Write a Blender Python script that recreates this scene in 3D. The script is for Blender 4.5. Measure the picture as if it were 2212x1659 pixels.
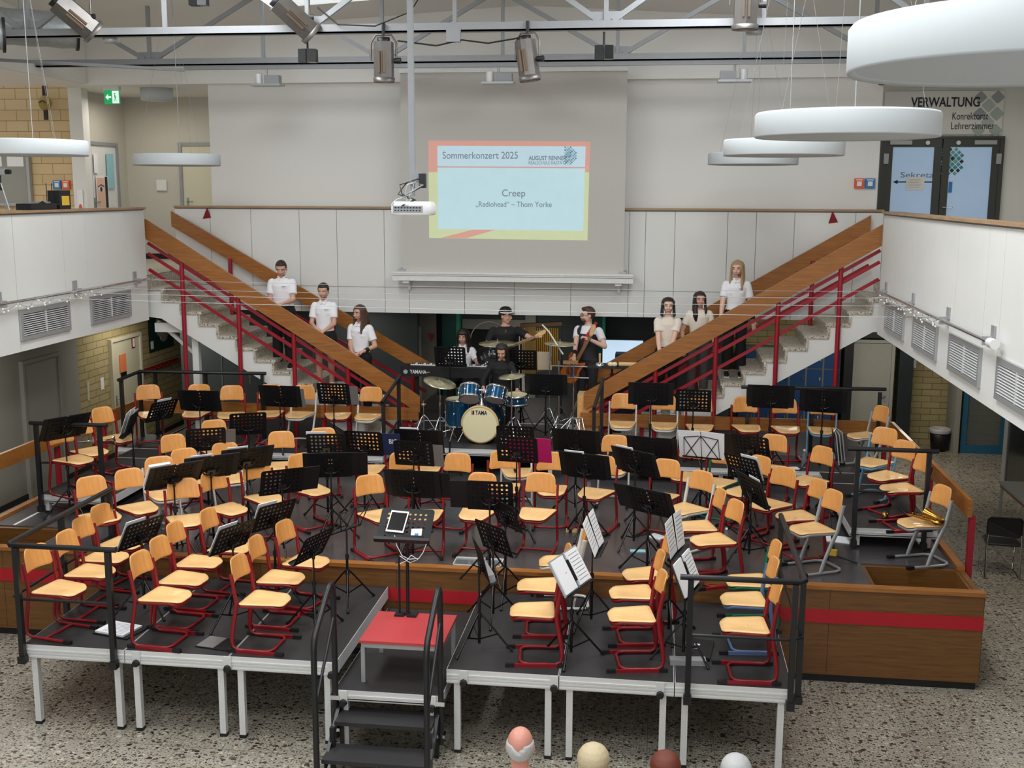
import bpy, math, random
from mathutils import Vector, Matrix, Euler
random.seed(7)
S = bpy.context.scene
for o in list(bpy.data.objects): bpy.data.objects.remove(o)
COL = S.collection
PI = math.pi
def rad(a): return a*PI/180
def V(*a): return Vector(a)

# ---------------- camera ----------------
CAMP = V(0, 0, 4.964)
_p, _y, _r = 0.169938, 0.129767, -0.003939
_f = V(-math.sin(_y)*math.cos(_p), math.cos(_y)*math.cos(_p), -math.sin(_p))
_rt = V(math.cos(_y), math.sin(_y), 0)
_dn = _f.cross(_rt)
_a = math.cos(_r)*_rt+math.sin(_r)*_dn
_b = -math.sin(_r)*_rt+math.cos(_r)*_dn
cd = bpy.data.cameras.new('camera'); cam = bpy.data.objects.new('camera', cd); COL.objects.link(cam)
M = Matrix.Identity(4)
for i in range(3):
    M[i][0] = _a[i]; M[i][1] = -_b[i]; M[i][2] = -_f[i]; M[i][3] = CAMP[i]
cam.matrix_world = M
cd.sensor_width = 36; cd.lens = 36*2428.05/2212; cd.clip_start = .1; cd.clip_end = 200
S.camera = cam

# ---------------- world, light, exposure ----------------
W = bpy.data.worlds.new('world'); S.world = W; W.use_nodes = True
bg = W.node_tree.nodes['Background']; bg.inputs[0].default_value = (.93, .96, 1, 1); bg.inputs[1].default_value = .75
S.view_settings.view_transform = 'Standard'; S.view_settings.look = 'None'
S.view_settings.exposure = -0.25; S.view_settings.gamma = 1
def area(name, loc, sx, sy, power, col=(1, 1, 1), rot=(0, 0, 0)):
    l = bpy.data.lights.new(name, 'AREA'); l.shape = 'RECTANGLE'; l.size = sx; l.size_y = sy; l.energy = power; l.color = col
    o = bpy.data.objects.new(name, l); COL.objects.link(o); o.location = loc; o.rotation_euler = rot
    return o
# daylight falling through the roof lights
for (ax, ay) in ((-4.9, 12.0), (.7, 12.0), (-4.9, 8.0), (.7, 8.0), (-4.5, 3.5), (-.2, 3.5)):
    area('skylight_daylight', (ax, ay, 7.85), 1.5, 2.6, 190, (.93, .97, 1))
# wide fill light added behind the camera to brighten the hall
area('rear_fill', (-2.3, -6, 6.0), 10, 3.5, 330, (1, .97, .92), (rad(78), 0, 0))
# fill added to brighten the spaces under the balconies, plus upper corridor ceiling lamps
for (ax, ay, az, pw) in ((-9.3, 14.5, 2.85, 34), (-9.2, 19.5, 2.85, 30), (4.4, 20.5, 2.85, 48), (4.6, 13.5, 2.85, 26), (-2.3, 19.8, 2.85, 14), (-5.5, 19.4, 2.85, 9), (2.4, 20.8, 2.85, 16),
                     (-9.0, 19.0, 6.5, 22), (4.8, 18.4, 6.5, 14), (-11.2, 15.5, 6.3, 50)):
    area('corridor_fill', (ax, ay, az), .9, .9, pw, (1, .93, .82))

# ---------------- materials ----------------
def lin(c):
    c = c/255.; return c/12.92 if c <= .04045 else ((c+.055)/1.055)**2.4
def rgb(r, g, b): return (lin(r), lin(g), lin(b), 1)
MATS = {}
def mat(name, col, rough=.5, metal=0., noise=.05, nscale=12., emit=None, es=0., spec=.5, stretch=None, bump=0., alpha=None, trans=0., coat=0.):
    if name in MATS: return MATS[name]
    m = bpy.data.materials.new(name); m.use_nodes = True; nt = m.node_tree; N = nt.nodes; L = nt.links
    b = N['Principled BSDF']
    c = rgb(*col)
    b.inputs['Roughness'].default_value = rough; b.inputs['Metallic'].default_value = metal
    b.inputs['Specular IOR Level'].default_value = spec
    if coat: b.inputs['Coat Weight'].default_value = coat
    if trans:
        b.inputs['Transmission Weight'].default_value = trans
    tc = N.new('ShaderNodeTexCoord'); mp = N.new('ShaderNodeMapping'); L.new(tc.outputs['Object'], mp.inputs[0])
    if stretch: mp.inputs['Scale'].default_value = stretch
    nz = N.new('ShaderNodeTexNoise'); nz.inputs['Scale'].default_value = nscale; nz.inputs['Detail'].default_value = 4
    L.new(mp.outputs[0], nz.inputs['Vector'])
    mx = N.new('ShaderNodeMix'); mx.data_type = 'RGBA'
    k = 1-noise*2.2; k2 = 1+noise*1.2
    mx.inputs['A'].default_value = (c[0]*k, c[1]*k, c[2]*k, 1)
    mx.inputs['B'].default_value = (min(1, c[0]*k2), min(1, c[1]*k2), min(1, c[2]*k2), 1)
    L.new(nz.outputs['Fac'], mx.inputs['Factor']); L.new(mx.outputs['Result'], b.inputs['Base Color'])
    if bump:
        bp = N.new('ShaderNodeBump'); bp.inputs['Strength'].default_value = bump; bp.inputs['Distance'].default_value = .01
        L.new(nz.outputs['Fac'], bp.inputs['Height']); L.new(bp.outputs[0], b.inputs['Normal'])
    if emit:
        b.inputs['Emission Color'].default_value = rgb(*emit); b.inputs['Emission Strength'].default_value = es
    MATS[name] = m; return m
def node_setup(name, rough=.5, spec=.5):
    m = bpy.data.materials.new(name); m.use_nodes = True; MATS[name] = m
    m.node_tree.nodes['Principled BSDF'].inputs['Roughness'].default_value = rough
    m.node_tree.nodes['Principled BSDF'].inputs['Specular IOR Level'].default_value = spec
    return m, m.node_tree.nodes, m.node_tree.links, m.node_tree.nodes['Principled BSDF']
def ramp(N, stops, interp='LINEAR'):
    r = N.new('ShaderNodeValToRGB'); r.color_ramp.interpolation = interp
    e = r.color_ramp.elements
    while len(e) < len(stops): e.new(.5)
    for i, (p, c) in enumerate(stops): e[i].position = p; e[i].color = rgb(*c)
    return r
def terrazzo(name, base, chips, scale, rough):
    m, N, L, b = node_setup(name, rough)
    tc = N.new('ShaderNodeTexCoord')
    def layer(sc, thr, seed):
        mp = N.new('ShaderNodeMapping'); mp.inputs['Location'].default_value = (seed, seed*2, 0); mp.inputs['Scale'].default_value = (1, 1.25, 1)
        L.new(tc.outputs['Object'], mp.inputs[0])
        v = N.new('ShaderNodeTexVoronoi'); v.inputs['Scale'].default_value = sc; L.new(mp.outputs[0], v.inputs['Vector'])
        lt = N.new('ShaderNodeMath'); lt.operation = 'LESS_THAN'; lt.inputs[1].default_value = thr; L.new(v.outputs['Distance'], lt.inputs[0])
        return v, lt
    cur = None
    n = N.new('ShaderNodeTexNoise'); n.inputs['Scale'].default_value = 1.3; L.new(tc.outputs['Object'], n.inputs['Vector'])
    r0 = ramp(N, [(.3, base), (.7, tuple(int(x*.93) for x in base))]); L.new(n.outputs['Fac'], r0.inputs[0]); cur = r0.outputs[0]
    for i, (sc, thr) in enumerate(((scale, .30), (scale*.55, .26), (scale*2.2, .34))):
        v, lt = layer(sc, thr, i*3.1+1)
        sp = N.new('ShaderNodeSeparateColor'); L.new(v.outputs['Color'], sp.inputs[0])
        r = ramp(N, [(0, chips[0]), (.25, chips[1]), (.5, chips[2]), (.75, chips[3])], 'CONSTANT'); L.new(sp.outputs[0], r.inputs[0])
        mx = N.new('ShaderNodeMix'); mx.data_type = 'RGBA'
        L.new(lt.outputs[0], mx.inputs['Factor']); L.new(cur, mx.inputs['A']); L.new(r.outputs[0], mx.inputs['B']); cur = mx.outputs['Result']
    L.new(cur, b.inputs['Base Color']); return m, N, L, b, cur, tc
def wood(name, c1, c2, rough=.38, grain=(1, 14, 14), coat=.1):
    m, N, L, b = node_setup(name, rough)
    tc = N.new('ShaderNodeTexCoord'); mp = N.new('ShaderNodeMapping'); mp.inputs['Scale'].default_value = grain; L.new(tc.outputs['Object'], mp.inputs[0])
    n = N.new('ShaderNodeTexNoise'); n.inputs['Scale'].default_value = 3; n.inputs['Detail'].default_value = 7; n.inputs['Distortion'].default_value = .6
    L.new(mp.outputs[0], n.inputs['Vector']); r = ramp(N, [(.3, c1), (.72, c2)]); L.new(n.outputs['Fac'], r.inputs[0]); L.new(r.outputs[0], b.inputs['Base Color'])
    b.inputs['Coat Weight'].default_value = coat
    return m
def brick(name, c1, c2, mortar, plane, bw=.36, bh=.125):
    m, N, L, b = node_setup(name, .85, .2)
    tc = N.new('ShaderNodeTexCoord'); sp = N.new('ShaderNodeSeparateXYZ'); L.new(tc.outputs['Object'], sp.inputs[0])
    cb = N.new('ShaderNodeCombineXYZ'); L.new(sp.outputs['X' if plane == 'x' else 'Y'], cb.inputs[0]); L.new(sp.outputs['Z'], cb.inputs[1])
    t = N.new('ShaderNodeTexBrick'); L.new(cb.outputs[0], t.inputs['Vector'])
    t.inputs['Scale'].default_value = 1; t.inputs['Brick Width'].default_value = bw; t.inputs['Row Height'].default_value = bh
    t.inputs['Mortar Size'].default_value = .006; t.offset = .5 if plane == 'x' else .33
    t.inputs['Color1'].default_value = rgb(*c1); t.inputs['Color2'].default_value = rgb(*c2); t.inputs['Mortar'].default_value = rgb(*mortar)
    L.new(t.outputs['Color'], b.inputs['Base Color'])
    bp = N.new('ShaderNodeBump'); bp.inputs['Strength'].default_value = .5; bp.inputs['Distance'].default_value = .01; bp.invert = True
    L.new(t.outputs['Fac'], bp.inputs['Height']); L.new(bp.outputs[0], b.inputs['Normal'])
    return m
# terrazzo hall floor with slab joints
_m, N, L, b, cur, tc = terrazzo('terrazzo', (164, 158, 143), ((48, 43, 39), (190, 181, 160), (112, 90, 70), (76, 70, 66)), 19, .3)
bt = N.new('ShaderNodeTexBrick'); bt.inputs['Scale'].default_value = 1; bt.inputs['Brick Width'].default_value = .6; bt.inputs['Row Height'].default_value = .6
bt.offset = 0; bt.inputs['Mortar Size'].default_value = .004; L.new(tc.outputs['Object'], bt.inputs['Vector'])
mx = N.new('ShaderNodeMix'); mx.data_type = 'RGBA'; L.new(bt.outputs['Fac'], mx.inputs['Factor']); L.new(cur, mx.inputs['A']); mx.inputs['B'].default_value = rgb(120, 114, 104)
L.new(mx.outputs['Result'], b.inputs['Base Color'])
terrazzo('terrazzo_step', (196, 190, 174), ((90, 80, 70), (225, 215, 195), (150, 120, 90), (120, 112, 100)), 34, .5)
wood('oak', (136, 83, 33), (170, 109, 48)); wood('oak_dark', (98, 64, 28), (124, 82, 40))
wood('oak_z', (150, 84, 26), (186, 114, 44), grain=(14, 14, 1))
wood('beech', (226, 160, 90), (240, 180, 112), .33, (9, 1.2, 9), .25)
wood('beech_light', (232, 184, 120), (242, 198, 136), .35, (9, 1.2, 9), .2)
wood('beech_back', (218, 150, 80), (232, 166, 96), .33, (9, 9, 1.2), .2)
wood('cap_wood', (150, 118, 88), (180, 146, 110), .5, (1, 1, 8), 0)
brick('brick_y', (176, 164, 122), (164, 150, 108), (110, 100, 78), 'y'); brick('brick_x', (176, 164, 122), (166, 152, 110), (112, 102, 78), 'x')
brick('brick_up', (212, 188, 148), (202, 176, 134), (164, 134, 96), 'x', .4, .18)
mat('white_wall', (226, 224, 218), .85, noise=.015, nscale=30, bump=.05)
mat('white_panel', (226, 225, 220), .55, noise=.012, nscale=4)
mat('seam', (140, 140, 136), .8); mat('beige_wall', (196, 192, 180), .85, noise=.02, nscale=20)
mat('ceiling_white', (234, 232, 226), .9, noise=.02, nscale=40)
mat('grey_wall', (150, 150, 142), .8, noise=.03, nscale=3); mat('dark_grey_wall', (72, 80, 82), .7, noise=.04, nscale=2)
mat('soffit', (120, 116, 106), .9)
mat('screen_fabric', (196, 192, 184), .9, noise=.01); mat('white_metal', (225, 225, 222), .4)
mat('steel_paint', (146, 148, 150), .5, .1, noise=.04); mat('galv', (164, 170, 170), .4, .35, noise=.12, nscale=20)
mat('alu', (222, 222, 220), .4, .25, noise=.04, nscale=8, stretch=(1, 1, 8)); mat('chrome', (215, 215, 218), .12, 1.)
mat('black', (18, 18, 19), .5, noise=.1); mat('black_gloss', (16, 16, 18), .22, noise=.05); mat('black_rail', (26, 26, 28), .38, noise=.05)
mat('deck_top', (50, 48, 48), .55, noise=.08, nscale=60, spec=.35); mat('stage_floor', (74, 71, 72), .26, noise=.12, nscale=3, spec=.55)
mat('red_paint', (132, 17, 26), .35, noise=.04); mat('red_rail', (150, 20, 36), .4, noise=.05); mat('red_band', (176, 20, 34), .5)
mat('red_top', (188, 64, 66), .4, noise=.03, nscale=3); mat('white_frame', (222, 220, 212), .35); mat('grey_frame', (166, 168, 168), .35, .3)
mat('green_frame', (20, 104, 80), .35); mat('blue_frame', (110, 160, 190), .35); mat('navy_frame', (92, 112, 150), .35)
mat('paper', (236, 236, 238), .8, noise=.01); mat('paper_grey', (112, 108, 104), .7); mat('magenta', (176, 10, 90), .5)
mat('folder_black', (12, 11, 13), .5, noise=.05); mat('navy', (28, 38, 78), .6); mat('glass_dark', (38, 44, 46), .12, noise=.05)
mat('locker_blue', (26, 66, 114), .45, noise=.04); mat('locker_frame', (110, 116, 112), .5); mat('door_cream', (204, 200, 176), .5, noise=.01)
mat('door_grey', (150, 150, 142), .5); mat('door_frame_dark', (58, 60, 54), .4); mat('frost', (160, 182, 206), .35, noise=.06, nscale=2, emit=(150, 176, 206), es=.38)
mat('teal', (10, 84, 76), .4); mat('teal_edge', (60, 180, 150), .4); mat('blue_door', (40, 104, 140), .4)
mat('lamp_white', (190, 195, 196), .6, noise=.01); mat('lamp_glow', (240, 230, 210), .5, emit=(255, 236, 205), es=2.2)
mat('skylight', (250, 250, 255), .5, emit=(236, 244, 255), es=2.4)
mat('lettering', (30, 32, 40), .6); mat('lettering_grey', (112, 124, 128), .7); mat('lettering_white', (235, 235, 232), .5)
mat('orange_red', (220, 92, 50), .5); mat('blue_box', (50, 120, 180), .5); mat('exit_green', (20, 160, 90), .5, emit=(20, 170, 95), es=.7)
mat('exit_white', (235, 245, 240), .5, emit=(230, 245, 240), es=.8)
mat('skin', (205, 156, 132), .5, noise=.03); mat('skin_light', (222, 180, 158), .5, noise=.03)
mat('lip', (170, 92, 84), .5); mat('taupe', (176, 166, 156), .7); mat('eye_white', (220, 214, 208), .3); mat('eye_dark', (40, 30, 28), .3)
mat('hair_dark', (38, 26, 22), .45, noise=.25, nscale=60, stretch=(6, 6, 1), bump=.4); mat('hair_brown', (84, 58, 42), .45, noise=.25, nscale=60, stretch=(6, 6, 1), bump=.4)
mat('hair_blond', (176, 146, 102), .45, noise=.2, nscale=60, stretch=(6, 6, 1), bump=.4); mat('hair_grey', (196, 196, 194), .5, noise=.2, nscale=50, stretch=(6, 6, 1), bump=.4)
mat('hair_red', (112, 46, 26), .5, noise=.25, nscale=50, stretch=(6, 6, 1), bump=.4); mat('hair_light_blond', (206, 188, 150), .5, noise=.2, nscale=60, stretch=(6, 6, 1), bump=.4)
mat('shirt_white', (236, 234, 236), .8, noise=.02, bump=.3, nscale=9); mat('shirt_cream', (228, 216, 200), .8, noise=.03, bump=.3, nscale=9)
mat('cloth_black', (18, 18, 20), .8, noise=.1, bump=.3, nscale=9); mat('cloth_grey', (82, 76, 76), .8, noise=.08); mat('cloth_charcoal', (44, 44, 48), .8, noise=.08)
mat('drum_blue', (14, 84, 124), .18, .5, noise=.15, nscale=40, coat=.5); mat('drum_head', (232, 220, 178), .6, noise=.01); mat('drum_head_clear', (190, 176, 166), .4, noise=.03)
mat('brass', (206, 196, 160), .3, .85, noise=.08); mat('gold', (196, 152, 72), .25, 1.); mat('light_wood', (214, 176, 120), .5)
mat('slat_wood', (200, 150, 40), .5); mat('yellow', (235, 190, 60), .5); mat('clear', (205, 215, 218), .1, trans=.85, noise=0)
mat('string_light', (240, 236, 226), .4, emit=(255, 240, 215), es=.25); mat('mask_blue', (150, 200, 210), .7); mat('orange_poster', (226, 130, 80), .7)
mat('poster_green', (16, 60, 50), .6, noise=.2, nscale=6); mat('poster_grey', (150, 150, 145), .6); mat('ceramic', (168, 140, 70), .5, noise=.2, nscale=20)
mat('ipad', (30, 28, 30), .15); mat('led_green', (60, 220, 90), .4, emit=(60, 230, 90), es=1.5)
mat('sunburst', (196, 104, 30), .25, noise=.2, nscale=4); mat('neck_wood', (150, 110, 70), .4, noise=.1, nscale=8, stretch=(1, 1, 8))
mat('strap_red', (200, 24, 44), .7); mat('bin_bag', (190, 190, 190), .4); mat('chimes', (200, 150, 50), .3, .5)
mat('screen_glow', (200, 220, 235), .5, emit=(190, 215, 235), es=1.0); mat('bald', (206, 140, 122), .45, noise=.05)
# perforated sheet: rows of round holes punched through the desk of a music stand
def perforated(name):
    m, N, L, b = node_setup(name, .5); b.inputs['Specular IOR Level'].default_value = .3
    tc = N.new('ShaderNodeTexCoord'); sp = N.new('ShaderNodeSeparateXYZ'); L.new(tc.outputs['Object'], sp.inputs[0])
    nz = N.new('ShaderNodeTexNoise'); nz.inputs['Scale'].default_value = 9; L.new(tc.outputs['Object'], nz.inputs['Vector'])
    cr = ramp(N, [(.3, (10, 9, 10)), (.7, (18, 16, 17))]); L.new(nz.outputs['Fac'], cr.inputs[0]); L.new(cr.outputs[0], b.inputs['Base Color'])
    def cell(out, sc, off):
        a = N.new('ShaderNodeMath'); a.operation = 'MULTIPLY_ADD'; a.inputs[1].default_value = sc; a.inputs[2].default_value = off; L.new(out, a.inputs[0])
        f = N.new('ShaderNodeMath'); f.operation = 'FRACT'; L.new(a.outputs[0], f.inputs[0])
        s = N.new('ShaderNodeMath'); s.operation = 'SUBTRACT'; s.inputs[1].default_value = .5; L.new(f.outputs[0], s.inputs[0])
        q = N.new('ShaderNodeMath'); q.operation = 'POWER'; q.inputs[1].default_value = 2; 
        ab = N.new('ShaderNodeMath'); ab.operation = 'ABSOLUTE'; L.new(s.outputs[0], ab.inputs[0]); L.new(ab.outputs[0], q.inputs[0])
        return q.outputs[0]
    qx = cell(sp.outputs['X'], 20, 100.0); qz = cell(sp.outputs['Z'], 20, 100.0)
    ad = N.new('ShaderNodeMath'); L.new(qx, ad.inputs[0]); L.new(qz, ad.inputs[1])
    lt = N.new('ShaderNodeMath'); lt.operation = 'LESS_THAN'; lt.inputs[1].default_value = .062; L.new(ad.outputs[0], lt.inputs[0])
    # keep a solid rim round the sheet
    def inside(out, lim):
        ab = N.new('ShaderNodeMath'); ab.operation = 'ABSOLUTE'; L.new(out, ab.inputs[0])
        l = N.new('ShaderNodeMath'); l.operation = 'LESS_THAN'; l.inputs[1].default_value = lim; L.new(ab.outputs[0], l.inputs[0]); return l.outputs[0]
    m1 = N.new('ShaderNodeMath'); m1.operation = 'MULTIPLY'; L.new(lt.outputs[0], m1.inputs[0]); L.new(inside(sp.outputs['X'], .2), m1.inputs[1])
    m2 = N.new('ShaderNodeMath'); m2.operation = 'MULTIPLY'; L.new(m1.outputs[0], m2.inputs[0]); L.new(inside(sp.outputs['Z'], .15), m2.inputs[1])
    tr = N.new('ShaderNodeBsdfTransparent'); ms = N.new('ShaderNodeMixShader')
    L.new(m2.outputs[0], ms.inputs[0]); L.new(b.outputs[0], ms.inputs[1]); L.new(tr.outputs[0], ms.inputs[2])
    L.new(ms.outputs[0], N['Material Output'].inputs[0]); return m
perforated('perforated')

# ---------------- mesh builder ----------------
class MB:
    def __init__(s): s.v = []; s.f = []; s.m = []; s.s = []; s.T = Matrix.Identity(4)
    def add(s, vs, fs, mi=0, sm=False):
        o = len(s.v); s.v += [tuple(s.T @ Vector(p)) for p in vs]
        for f in fs: s.f.append(tuple(i+o for i in f)); s.m.append(mi); s.s.append(sm)
        return s
    def box(s, x0, x1, y0, y1, z0, z1, mi=0):
        if x0 > x1: x0, x1 = x1, x0
        if y0 > y1: y0, y1 = y1, y0
        if z0 > z1: z0, z1 = z1, z0
        return s.add([(x0, y0, z0), (x1, y0, z0), (x1, y1, z0), (x0, y1, z0), (x0, y0, z1), (x1, y0, z1), (x1, y1, z1), (x0, y1, z1)],
                     [(0, 3, 2, 1), (4, 5, 6, 7), (0, 1, 5, 4), (1, 2, 6, 5), (2, 3, 7, 6), (3, 0, 4, 7)], mi)
    def bar(s, p0, p1, w, h, up=(0, 0, 1), mi=0):
        p0 = Vector(p0); p1 = Vector(p1); d = (p1-p0).normalized(); u = Vector(up)
        if abs(d.dot(u)) > .98: u = Vector((0, 1, 0))
        a = d.cross(u).normalized()*w/2; c = a.cross(d).normalized()*h/2
        vs = [p0-a-c, p0+a-c, p0+a+c, p0-a+c, p1-a-c, p1+a-c, p1+a+c, p1-a+c]
        return s.add(vs, [(0, 1, 2, 3), (7, 6, 5, 4), (0, 4, 5, 1), (1, 5, 6, 2), (2, 6, 7, 3), (3, 7, 4, 0)], mi)
    def tube(s, pts, r, n=8, mi=0, closed=False, cap=True, sq=None):
        pts = [Vector(p) for p in pts]; k = len(pts); R = r if isinstance(r, (list, tuple)) else [r]*k
        dirs = []
        for i in range(k):
            a = pts[(i-1) % k] if (closed or i > 0) else pts[i]; c = pts[(i+1) % k] if (closed or i < k-1) else pts[i]
            dirs.append((c-a).normalized())
        u = Vector((0, 0, 1)); 
        if abs(dirs[0].dot(u)) > .9: u = Vector((0, 1, 0))
        vs = []; x = (u-dirs[0]*u.dot(dirs[0])).normalized()
        for i in range(k):
            x = x-dirs[i]*x.dot(dirs[i])
            if x.length < 1e-6: x = dirs[i].orthogonal()
            x.normalize(); y = dirs[i].cross(x)
            rx, ry = (R[i] if isinstance(R[i], (tuple, list)) else (R[i], R[i]))
            for j in range(n):
                t = 2*PI*j/n; vs.append(pts[i]+x*math.cos(t)*rx+y*math.sin(t)*ry)
        fs = []
        for i in range(k if closed else k-1):
            for j in range(n):
                a = i*n+j; b_ = i*n+(j+1) % n; c = ((i+1) % k)*n+(j+1) % n; d = ((i+1) % k)*n+j
                fs.append((a, b_, c, d))
        s.add(vs, fs, mi, True)
        if cap and not closed: 
            s.add(vs[:n], [tuple(range(n-1, -1, -1))], mi); s.add(vs[-n:], [tuple(range(n))], mi)
        return s
    def cyl(s, p0, p1, r, r1=None, n=16, mi=0): return s.tube([p0, p1], [r, r if r1 is None else r1], n, mi)
    def lathe(s, prof, n=24, mi=0, sm=True, cap=True):
        vs = []; fs = []; k = len(prof)
        for (r, z) in prof:
            for j in range(n): t = 2*PI*j/n; vs.append((r*math.cos(t), r*math.sin(t), z))
        for i in range(k-1):
            for j in range(n): fs.append((i*n+j, i*n+(j+1) % n, (i+1)*n+(j+1) % n, (i+1)*n+j))
        s.add(vs, fs, mi, sm)
        if cap:
            if prof[0][0] > 1e-4: s.add(vs[:n], [tuple(range(n-1, -1, -1))], mi)
            if prof[-1][0] > 1e-4: s.add(vs[-n:], [tuple(range(n))], mi)
        return s
    def ball(s, c, r, n=12, mi=0, rot=None):
        c = Vector(c); r = r if isinstance(r, (tuple, list)) else (r, r, r); vs = []; fs = []; q = n//2
        for i in range(q+1):
            ph = PI*i/q
            for j in range(n):
                t = 2*PI*j/n; p = Vector((r[0]*math.sin(ph)*math.cos(t), r[1]*math.sin(ph)*math.sin(t), r[2]*math.cos(ph)))
                if rot: p = rot @ p
                vs.append(c+p)
        for i in range(q):
            for j in range(n): fs.append((i*n+j, (i+1)*n+j, (i+1)*n+(j+1) % n, i*n+(j+1) % n))
        return s.add(vs, fs, mi, True)
    def prism(s, poly, ext, mi=0, off=(0, 0, 0)):
        """poly: 3-D points of a flat outline, ext: extrusion vector"""
        e = Vector(ext); P = [Vector(p)+Vector(off) for p in poly]; n = len(P)
        return s.add(P+[p+e for p in P], [tuple(range(n-1, -1, -1)), tuple(range(n, 2*n))]+[(i, (i+1) % n, n+(i+1) % n, n+i) for i in range(n)], mi)
    def rings(s, R, mi=0, sm=True, c0=True, c1=True):
        n = len(R[0]); vs = [p for r in R for p in r]
        fs = [(i*n+j, i*n+(j+1) % n, (i+1)*n+(j+1) % n, (i+1)*n+j) for i in range(len(R)-1) for j in range(n)]
        s.add(vs, fs, mi, sm)
        if c0: s.add(R[0], [tuple(range(n-1, -1, -1))], mi)
        if c1: s.add(R[-1], [tuple(range(n))], mi)
        return s
    def build(s, name, mats, parent=None, kind=None, fixn=False):
        me = bpy.data.meshes.new(name); me.from_pydata(s.v, [], s.f)
        if isinstance(mats, str): mats = [mats]
        for m_ in mats: me.materials.append(MATS[m_])
        me.polygons.foreach_set('material_index', s.m); me.polygons.foreach_set('use_smooth', s.s)
        if fixn:
            import bmesh
            bm = bmesh.new(); bm.from_mesh(me); bmesh.ops.recalc_face_normals(bm, faces=bm.faces); bm.to_mesh(me); bm.free()
        me.update(); o = bpy.data.objects.new(name, me); COL.objects.link(o)
        if parent: o.parent = parent
        if kind: o['kind'] = kind
        return o
def tag(o, label, cat, group=None, kind=None):
    o['label'] = label; o['category'] = cat
    if group: o['group'] = group
    if kind: o['kind'] = kind
    return o
def empty(name, loc, rz=0, label=None, cat=None, group=None):
    o = bpy.data.objects.new(name, None); COL.objects.link(o); o.empty_display_size = .1
    o.location = loc; o.rotation_euler = (0, 0, rz)
    if label: tag(o, label, cat, group)
    return o
def copy_tree(o, parent=None):
    c = o.copy(); COL.objects.link(c)
    if parent: c.parent = parent; c.matrix_parent_inverse = o.matrix_parent_inverse.copy()
    for k in [k for k in ALLCH.get(o.name, [])]:
        copy_tree(k, c)
    return c
ALLCH = {}
def reg(root):
    ALLCH[root.name] = list(root.children)
    for k in root.children: reg(k)
    return root
def place(proto, first, loc, rz, label, group):
    """first use moves the prototype itself, later uses copy it with all its parts"""
    if not proto.get('used'): o = proto; proto['used'] = 1
    else: o = copy_tree(proto)
    o.location = loc; o.rotation_euler = (0, 0, rz); o['label'] = label; o['group'] = group
    return o
def text_mesh(txt, size, bold=False):
    cu = bpy.data.curves.new('t', 'FONT'); cu.body = txt; cu.size = size; cu.extrude = .0015; cu.align_x = 'CENTER'; cu.align_y = 'CENTER'
    if bold: cu.offset = size*.018
    ob = bpy.data.objects.new('t', cu); COL.objects.link(ob)
    dg = bpy.context.evaluated_depsgraph_get(); me = bpy.data.meshes.new_from_object(ob.evaluated_get(dg))
    bpy.data.objects.remove(ob); return me
def text(name, txt, size, M_, m_, parent=None, bold=False, width=None):
    me = text_mesh(txt, size, bold); me.name = name; me.materials.clear(); me.materials.append(MATS[m_])
    xs = [v.co.x for v in me.vertices]; w = max(xs)-min(xs); k = (width/w) if width else 1
    for v in me.vertices: v.co.x *= k
    o = bpy.data.objects.new(name, me); COL.objects.link(o)
    me.transform(M_)
    if parent: o.parent = parent
    return o
def facing_y(x, y, z, tilt=0): return Matrix.Translation((x, y, z)) @ Matrix.Rotation(PI/2+tilt, 4, 'X')
# ================= THE ROOM =================
XL, XR, YC = -7.65, 3.03, 16.1          # inner faces and far corners of the side galleries
YB = 17.7                               # face of the gallery across the back
ZF, ZT, ZB = 3.67, 4.71, 3.02           # upper floor, parapet top, parapet bottom
def struct(name, mb, m, **k): return mb.build(name, m, None, 'structure', **k)

struct('floor', MB().box(-14, 9.5, 2, 24, -.2, 0), 'terrazzo')
# roof: flat over the hall, sloping down to the far gable
def roof_z(X, Y):
    base = 7.76-.058*abs(X+2.2)
    return base+.1*(17.9-Y) if Y > 13.4 else base+.45
mb = MB()
xs = [-9.4, -7.4, -5.75, -4.35, -2.2, 0, 1.65, 3.4, 5.2]
ys = [2, 5.2, 8.2, 10.8, 13.4, 15.2, 16.9, 17.95]
for i in range(len(xs)-1):
    for j in range(len(ys)-1):
        if i in (2, 5) and j in (1, 3, 5): continue
        P = [(xs[i], ys[j]), (xs[i+1], ys[j]), (xs[i+1], ys[j+1]), (xs[i], ys[j+1])]
        q = [(a, b_, roof_z(a, b_)) for a, b_ in P]
        mb.add(q+[(a, b_, c+.2) for a, b_, c in q], [(3, 2, 1, 0), (4, 5, 6, 7), (0, 1, 5, 4), (1, 2, 6, 5), (2, 3, 7, 6), (3, 0, 4, 7)])
struct('ceiling', mb, 'ceiling_white')
k = 0
for i in (2, 5):
    for j in (1, 3, 5):
        P = [(xs[i], ys[j]), (xs[i+1], ys[j]), (xs[i+1], ys[j+1]), (xs[i], ys[j+1])]
        q = [(a, b_, roof_z(a, b_)+.14) for a, b_ in P]; k += 1
        o = MB().add(q+[(a, b_, c+.02) for a, b_, c in q], [(3, 2, 1, 0), (4, 5, 6, 7), (0, 1, 5, 4), (1, 2, 6, 5), (2, 3, 7, 6), (3, 0, 4, 7)])
        struct('window_%d' % k, o, 'skylight')
# far gable: beam band at the top, smooth white wall below it down to the gallery parapet
mb = MB(); n = 12; X0, X1 = -9.4, 5.2
top = [(X0+(X1-X0)*t/n, 17.82, roof_z(X0+(X1-X0)*t/n, 17.9)+.1) for t in range(n+1)]
mb.prism([(X0, 17.82, 6.64), (X1, 17.82, 6.67)]+top[::-1], (0, .25, 0))
struct('wall_back', mb, 'ceiling_white', fixn=True)
struct('wall_back_lower', MB().box(-7.31, 3.25, 17.9, 18.1, 3.0, 6.7), 'white_wall')
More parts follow.
